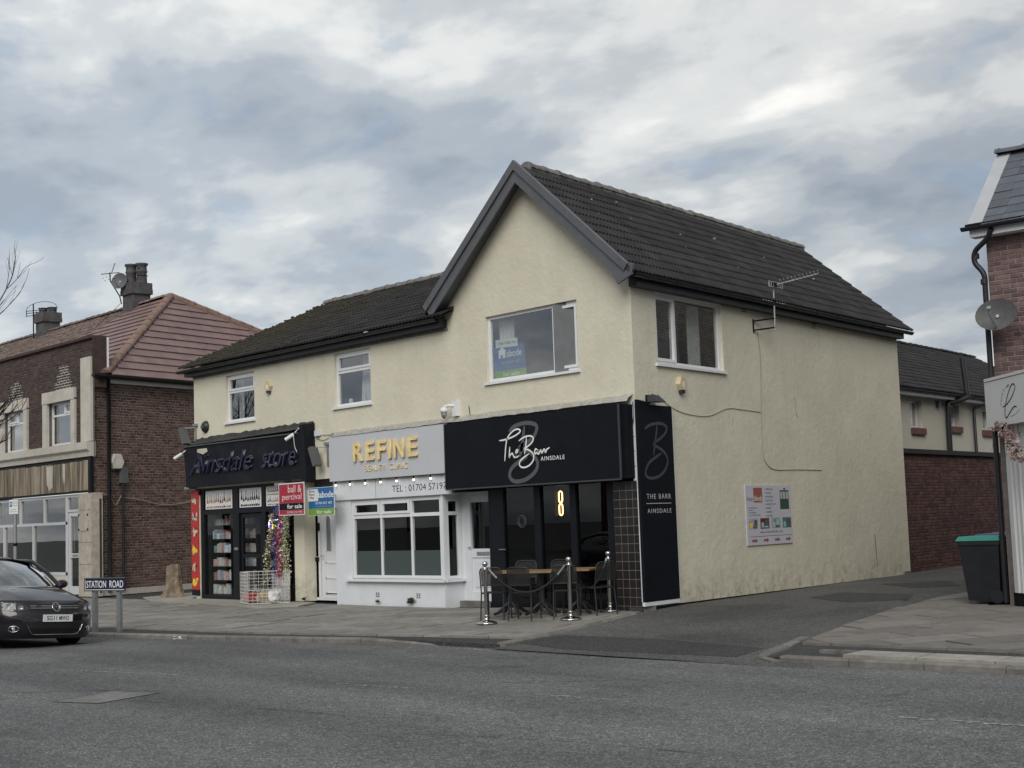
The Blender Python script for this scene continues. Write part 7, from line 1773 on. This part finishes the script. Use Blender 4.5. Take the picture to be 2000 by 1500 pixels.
# ================================================================== PARKED CAR
def XF(y, z):
    a = min(abs(y) / .89, 1.0); x = -.62 * (1 - math.sqrt(max(0, 1 - a ** 2.8)))
    pf = [(.14, -.10), (.20, -.035), (.30, .0), (.50, .0), (.555, -.025), (.60, -.055), (.70, -.10), (.745, -.15), (.80, -.2)]
    for (z0, a0), (z1, a1) in zip(pf, pf[1:]):
        if z <= z1: return x + a0 + (a1 - a0) * max(0, (z - z0) / (z1 - z0))
    return x - .2
M_paint_b = mat('black_plum_car_paint', (.012, .010, .014), .3, var=.05, spec=.15, coat=.9)
M_plastic = mat('black_car_plastic', (.010, .010, .011), .5)
M_chrome = mat('chrome_trim', (.70, .70, .72), .12, metal=1.0, var=.02)
M_lampglass = mat('headlamp_reflector', (.62, .63, .65), .22, metal=.6, var=.3, scale=25)
M_lampclear = glass('headlamp_cover', (.85, .87, .88), 1.0, .0)
M_tyre = mat('tyre_rubber', (.012, .012, .012), .8); M_rim = mat('alloy_rim', (.35, .35, .36), .3, metal=.8)
M_cabin = mat('car_cabin', (.02, .02, .022), .8)
def make_car(base, rz, label, roll=0.0):
    t_ = empty('parked_car', base, rz, label, 'car'); t_.rotation_euler = (roll, 0, rz)
    WM[t_.name] = Matrix.Translation(Vector(base)) @ Matrix.Rotation(rz, 4, 'Z') @ Matrix.Rotation(roll, 4, 'X')
    b = MB()
    ys = [.885 * math.sin(math.pi / 2 * (i / 20 - 1)) if i < 20 else .885 * math.sin(math.pi / 2 * (i / 20 - 1)) for i in range(41)]; zs = [.14, .17, .20, .25, .30, .4, .5, .53, .56, .60, .65, .70, .735]
    b.add([(XF(y, z), y, z) for z in zs for y in ys], [(j * 41 + i, j * 41 + i + 1, (j + 1) * 41 + i + 1, (j + 1) * 41 + i) for j in range(12) for i in range(40)], True)
    def zc(t): return .735 + .235 * (1 - (1 - t) ** 1.9)
    vs = []; NT = 16
    for j in range(NT + 1):
        t = j / NT
        for y in ys:
            e0 = XF(y, .735); w_ = -1.12 - .20 * (y / .7) ** 2; a = abs(y) / .885
            crease = .012 * math.exp(-((abs(y) - .52) / .05) ** 2) * min(1, t * 3)
            vs.append((e0 + (w_ - e0) * t, y, .735 + (zc(t) - .735) * (1 - a ** 5) + crease))
    b.add(vs, [(j * 41 + i, j * 41 + i + 1, (j + 1) * 41 + i + 1, (j + 1) * 41 + i) for j in range(NT) for i in range(40)], True)
    # flanks with wheel arches, shoulders, tail
    for s_ in (-1, 1):
        yy = s_ * .885; pts = [(-.62, .735), (-4.10, .76), (-4.18, .5), (-4.1, .22)]
        def arch(xc): return [(xc - .36 * math.cos(a), .31 + .36 * math.sin(a)) for a in [math.pi * i / 12 for i in range(13)]]
        pts += [(-3.43 - .36, .22)] + arch(-3.43) + [(-3.43 + .36, .2), (-.86 - .36, .2)] + arch(-.86)[:10] + [(-.62, .60)]
        bm = bmesh.new(); f = bm.faces.new([bm.verts.new((x, yy, z)) for x, z in pts]); bmesh.ops.triangulate(bm, faces=[f]); bm.verts.index_update()
        b.add([v.co.copy() for v in bm.verts], [tuple(v.index for v in f.verts) for f in bm.faces]); bm.free()
        sh = []
        for x, zz in ((-1.25, .965), (-2.0, 1.0), (-3.0, 1.03), (-3.9, 1.04), (-4.12, .95)):
            for q in range(6):
                a = q / 5 * math.pi / 2; sh.append((x, s_ * (.74 + .145 * math.cos(a)), .745 + (zz - .745) * math.sin(a)))
        b.add(sh, [(j * 6 + i, j * 6 + i + 1, (j + 1) * 6 + i + 1, (j + 1) * 6 + i) for j in range(4) for i in range(5)], True)
    b.quad((-4.15, -.88, .25), (-4.15, .88, .25), (-4.13, .80, 1.0), (-4.13, -.80, 1.0))
    b.quad((-4.13, -.80, 1.0), (-4.13, .80, 1.0), (-1.3, .74, .95), (-1.3, -.74, .95))
    b.build('body', M_paint_b, t_, True)
    # roof and pillars
    def rf_(x, y): return 1.455 - .075 * (y / .58) ** 2 - .06 * max(0, (-2.0 - x)) ** 2 * .35
    rb_ = MB(); xs = [-1.86, -2.1, -2.5, -3.0, -3.4, -3.75]; yq = [-.585 + .117 * i for i in range(11)]
    rb_.add([(x, y, rf_(x, y) - (.035 if k == 0 else 0)) for k, x in enumerate(xs) for y in yq], [(j * 11 + i, j * 11 + i + 1, (j + 1) * 11 + i + 1, (j + 1) * 11 + i) for j in range(5) for i in range(10)], True)
    for s_ in (-1, 1):
        rb_.tube([(-1.20, s_ * .755, .95), (-1.5, s_ * .69, 1.17), (-1.86, s_ * .60, 1.37), (-2.1, s_ * .585, 1.385), (-3.2, s_ * .585, 1.37), (-3.75, s_ * .59, 1.28), (-4.05, s_ * .70, 1.0)], .034, 8)
        rb_.tube([(-2.45, s_ * .585, 1.385), (-2.55, s_ * .735, 1.0)], .045, 6)
    rb_.build('roof', M_paint_b, t_, True)
    gl = MB(); k = 8
    def ws(t, y): 
        yy = y * (.745 - .155 * t); return (-1.14 - .17 * (y) ** 2 - .70 * t + .05 * math.sin(math.pi * t), yy, .965 + .42 * t - .03 * (1 - t) * y * y - .02 * t * y * y)
    gl.add([ws(j / k, -1 + 2 * i / 12) for j in range(k + 1) for i in range(13)], [(j * 13 + i, j * 13 + i + 1, (j + 1) * 13 + i + 1, (j + 1) * 13 + i) for j in range(k) for i in range(12)], True)
    gl.build('windscreen', G_car, t_, True)
    for s_ in (-1, 1):
        mb = MB(); mb.quad((-1.4, s_ * .745, .98), (-2.5, s_ * .745, 1.0), (-2.42, s_ * .60, 1.37), (-1.95, s_ * .60, 1.36)); mb.quad((-2.6, s_ * .745, 1.0), (-3.9, s_ * .74, 1.02), (-3.6, s_ * .60, 1.30), (-2.5, s_ * .60, 1.37)); mb.build('side_window', G_car, t_, True)
        mb = MB(); c = Vector((-1.45, s_ * .93, 1.0)); bm = bmesh.new(); bmesh.ops.create_icosphere(bm, subdivisions=2, radius=1)
        mb.add([c + Vector((v.co.x * .07, v.co.y * .115, v.co.z * .075)) for v in bm.verts], [tuple(v.index for v in f.verts) for f in bm.faces], True); bm.free(); mb.tube([(-1.42, s_ * .80, .96), c], .025, 6); mb.build('door_mirror', M_paint_b, t_, True)
    mb = MB(); mb.quad((-3.8, -.58, 1.27), (-3.8, .58, 1.27), (-4.1, .68, 1.0), (-4.1, -.68, 1.0)); mb.build('rear_window', G_car, t_, True)
    mb = MB(); mb.box(-3.9, -1.35, -.70, .70, .3, .93); mb.box(-2.3, -2.05, -.55, -.12, .9, 1.22); mb.box(-2.3, -2.05, .12, .55, .9, 1.22); mb.box(-1.75, -1.4, -.68, .68, .9, .955); mb.build('cabin', M_cabin, t_, True)
    mb = MB(); mb.poly([(-1.42, -.05, .958), (-1.42, .30, .958), (-1.60, .30, .975), (-1.60, -.05, .975)]); mb.build('dashboard_paper', M_paper, t_, True)
    # panels laid on the nose
    def nose(poly, off, nm, m, parent=t_, cuts=3):
        bm = bmesh.new(); f = bm.faces.new([bm.verts.new((0, y, z)) for y, z in poly]); bmesh.ops.triangulate(bm, faces=[f])
        for _ in range(cuts): bmesh.ops.subdivide_edges(bm, edges=list(bm.edges), cuts=1, use_grid_fill=True)
        bm.verts.index_update(); mb = MB(); mb.add([(XF(v.co.y, v.co.z) + off, v.co.y, v.co.z) for v in bm.verts], [tuple(v.index for v in f.verts) for f in bm.faces], False); bm.free()
        return mb.build(nm, m, parent, True)
    def nline(pts, off, r_, nm, m, parent=t_): return MB().tube([(XF(y, z) + off, y, z) for y, z in pts], r_, 6).build(nm, m, parent, True)
    gr = nose([(-.43, .585), (.43, .585), (.45, .672), (-.45, .672)], .006, 'grille', M_plastic)
    for z in (.615, .648): nline([(-.43 + .86 * i / 16, z) for i in range(17)], .011, .0055, 'grille_bar', M_chrome, gr)
    ring = [(.066 * math.cos(a), .632 + .066 * math.sin(a)) for a in [2 * math.pi * i / 24 for i in range(25)]]
    nose([(.064 * math.cos(a), .632 + .064 * math.sin(a)) for a in [2 * math.pi * i / 16 for i in range(16)]], .016, 'emblem_field', M_plastic, gr, 0)
    eb = nline(ring, .018, .006, 'emblem', M_chrome, gr)
    nline([(-.030, .678), (.0, .636), (.030, .678)], .02, .0045, 'emblem_stroke', M_chrome, gr); nline([(-.050, .658), (-.022, .590), (0, .630), (.022, .590), (.050, .658)], .02, .0045, 'emblem_stroke', M_chrome, gr)
    mb = MB(); mb.box(.0, .004, -.30, -.20, .643, .654); 
    mb.v = [v + Vector((XF(.25, .65) + .016, -.05, 0)) for v in mb.v]; mb.build('grille_badge', M_chrome, gr, True)
    nose([(-.445, .552), (.445, .552), (.44, .58), (-.44, .58)], .004, 'lower_grille', M_plastic)
    for s_ in (-1, 1):
        hp = [(s_ * y, z) for y, z in ((.455, .592), (.52, .566), (.66, .566), (.80, .590), (.868, .645), (.872, .715), (.80, .733), (.66, .712), (.53, .672), (.47, .640))]
        hl = nose(hp, .004, 'headlight', M_plastic)
        for (yc, zc_, r_) in ((.565, .618, .040), (.70, .640, .056)):
            mb = MB(); x = XF(yc, zc_) + .008; q = Vector((x, s_ * yc, zc_)); pr_ = [(.001, .002), (r_ * .45, .004), (r_ * .5, .010), (r_ * .8, .006), (r_, .014)]
            Mx = Matrix.Translation(q) @ Matrix.Rotation(R(90), 4, 'Y') @ Matrix.Rotation(R(s_ * -14), 4, 'X'); mb.lathe(pr_, (0, 0, 0), 20); mb.v = [Mx @ v for v in mb.v]; mb.build('lamp_bowl', M_lampglass, hl, True)
        nose(hp, .020, 'lamp_cover', M_lampclear, hl)
        # fog light in its chrome ring
        fg = [(s_ * .66 + .062 * math.cos(a), .292 + .046 * math.sin(a)) for a in [2 * math.pi * i / 20 for i in range(20)]]
        fl_ = nose(fg, .004, 'fog_light', M_plastic, t_, 1); nline(fg + fg[:1], .008, .006, 'fog_ring', M_chrome, fl_)
        mb = MB(); mb.lathe([(.001, .0), (.026, .008), (.032, .0)], (0, 0, 0), 14); Mx = Matrix.Translation(Vector((XF(.66, .29) + .01, s_ * .66, .29))) @ Matrix.Rotation(R(90), 4, 'Y'); mb.v = [Mx @ v for v in mb.v]; mb.build('fog_bulb', M_lampglass, fl_, True)
    nose([(-.40, .225), (.40, .225), (.47, .385), (-.47, .385)], .004, 'lower_intake', M_plastic)
    nline([(-.485, .36), (-.45, .28), (-.40, .215)] + [(-.40 + .8 * i / 14, .205) for i in range(1, 14)] + [(.40, .215), (.45, .28), (.485, .36)], .010, .005, 'intake_trim', M_chrome)
    mb = MB(); mb.box(.010, .020, -.26, .26, .405, .516); pl = mb.build('number_plate', M_paper, t_, True)
    P0 = WM[t_.name] @ Vector((0.0205, 0, 0)); Ud = (WM[t_.name].to_3x3() @ Vector((0, 1, 0))); 
    PF = Fr(tuple(P0), 0); PF.U = Ud; PF.Nn = WM[t_.name].to_3x3() @ Vector((1, 0, 0)); PF.p = lambda u, v, n=0.0: P0 + Ud * u + (WM[t_.name].to_3x3() @ Vector((0, 0, 1))) * v + PF.Nn * n
    text('SG11', PF, -.195, -.018, .425, .496, .0, M_textd, pl, .001, off=.012); text('MWO', PF, .022, .195, .425, .496, .0, M_textd, pl, .001, off=.012)
    for (x, y) in ((-.86, .74), (-.86, -.74), (-3.43, .74), (-3.43, -.74)):
        s_ = 1 if y > 0 else -1; mb = MB(); pr_ = [(.20, -.10), (.30, -.105), (.317, -.08), (.32, 0), (.317, .08), (.30, .105), (.20, .10)]; mb.lathe(pr_, (0, 0, 0), 30); Mx = Matrix.Translation(Vector((x, y, .318))) @ Matrix.Rotation(R(90), 4, 'X'); mb.v = [Mx @ v for v in mb.v]
        wh = mb.build('wheel', M_tyre, t_, True); mb = MB(); mb.lathe([(.001, .0), (.05, .02), (.19, -.01), (.205, .03)], (0, 0, 0), 24); Mx = Matrix.Translation(Vector((x, y + s_ * .07, .318))) @ Matrix.Rotation(R(-90 * s_), 4, 'X'); mb.v = [Mx @ v for v in mb.v]; mb.build('rim', M_rim, wh, True)
    mb = MB(); mb.box(-3.9, -.3, -.70, .70, .16, .35); mb.build('underside', M_plastic, t_, True)
    return t_
car = make_car((-5.47, -7.76, zroad(-6.5, -7.8)), R(7), 'dark plum-black hatchback parked at the kerb, number plate SG11 MWO', R(-3.6))

# ================================================================== TREES
M_twig = mat('bare_bark', (.045, .038, .030), .9, var=.3, scale=8)
def bare_tree(base, h, spread, label, seed, bole=.36, group=None):
    rr = random.Random(seed); t_ = empty('bare_tree', base, 0, label, 'tree', group); b0 = Vector(base); tr = MB(); cr_ = MB(); count = [0]
    def grow(p, d, L, r_, lvl):
        if count[0] > 2600: return
        count[0] += 1; n_ = 4; pts = [p]; q = p.copy(); dd = d.copy()
        for i in range(n_):
            dd = (dd + Vector((rr.gauss(0, .10), rr.gauss(0, .10), rr.gauss(0, .06) + (.05 if lvl > 1 else 0)))).normalized(); q = q + dd * (L / n_); pts.append(q.copy())
        (tr if lvl == 0 else cr_).tube(pts, [r_ * (1 - .35 * i / n_) for i in range(n_ + 1)], 8 if lvl == 0 else 5 if lvl < 3 else 4, cap=False)
        if lvl >= 5: return
        k_ = rr.choice((3, 3, 4)) if lvl else 5
        for i in range(k_):
            t = rr.uniform(.35, 1.0) if i else 1.0; b_ = pts[min(n_, int(t * n_))]; ax_ = Vector((rr.gauss(0, 1), rr.gauss(0, 1), rr.gauss(0, .5))).normalized()
            nd = (dd + ax_ * rr.uniform(.35, .85) * spread).normalized(); grow(b_, nd, (L if lvl else h * .26) * rr.uniform(.58, .80), r_ * rr.uniform(.45, .62), lvl + 1)
    grow(b0, Vector((0, 0, 1)), h * bole, h * .016, 0)
    tr.build('trunk', M_twig, t_); cr_.build('crown', M_twig, t_); return t_
bare_tree((-21.0, -4.5, -.1), 8.8, .62, 'bare leafless tree at the left edge in front of the dark brick building', 4, .56)
bare_tree((-44.6, -19.2, -.1), 12, 1.0, 'bare leafless tree farther along the road, reflected in the upper windows', 9)

# ================================================================== HOUSES OVER THE ROAD (mirrored in the shop windows)
M_hb = mat('house_brick_far', (.12, .07, .055), .9, var=.3, scale=4); M_hr = mat('house_roof_far', (.07, .06, .058), .8, var=.2, scale=3)
M_dkglass = mat('dark_house_window', (.02, .022, .025), .08, spec=.6)
def house(s, w_, label):
    p = c0 + ax * s + nx * (-19.5); HF = Fr((p.x, p.y, -.15), 14 + 180); t_ = empty('house', tuple(p + Vector((0, 0, -.15))), 0, label, 'house', 'houses across the road')
    mb = MB(); fbox(mb, HF, -w_ / 2, w_ / 2, 0, 5.2, -8, 0); mb.poly([HF.p(-w_ / 2, 5.2, 0), HF.p(-w_ / 2, 7.8, -4), HF.p(-w_ / 2, 5.2, -8)]); mb.poly([HF.p(w_ / 2, 5.2, 0), HF.p(w_ / 2, 7.8, -4), HF.p(w_ / 2, 5.2, -8)]); wl = mb.build('wall', M_hb, t_)
    mb = MB(); mb.quad(HF.p(-w_ / 2 - .2, 5.1, .3), HF.p(w_ / 2 + .2, 5.1, .3), HF.p(w_ / 2 + .2, 7.85, -4), HF.p(-w_ / 2 - .2, 7.85, -4)); mb.quad(HF.p(-w_ / 2 - .2, 5.1, -8.3), HF.p(w_ / 2 + .2, 5.1, -8.3), HF.p(w_ / 2 + .2, 7.85, -4), HF.p(-w_ / 2 - .2, 7.85, -4)); mb.build('roof', M_hr, t_)
    for (u, v0, v1) in ((-w_ * .27, .8, 2.2), (-w_ * .27, 3.3, 4.6), (w_ * .27, 3.3, 4.6)):
        mb = MB(); fbox(mb, HF, u - .9, u + .9, v0, v1, .0, .05); f_ = mb.build('window', M_white, t_); mb = MB(); fquad(mb, HF, u - .8, u + .8, v0 + .1, v1 - .1, .055); mb.build('pane', M_dkglass, f_)
    mb = MB(); fbox(mb, HF, w_ * .27 - .45, w_ * .27 + .45, 0, 2.1, .0, .05); mb.build('door', M_black, t_)
for i, s in enumerate((-44, -33, -22, -11, 0, 11, 22, 33)): house(s, 10.4, 'plain brick house across the road, mirrored in the shop windows')
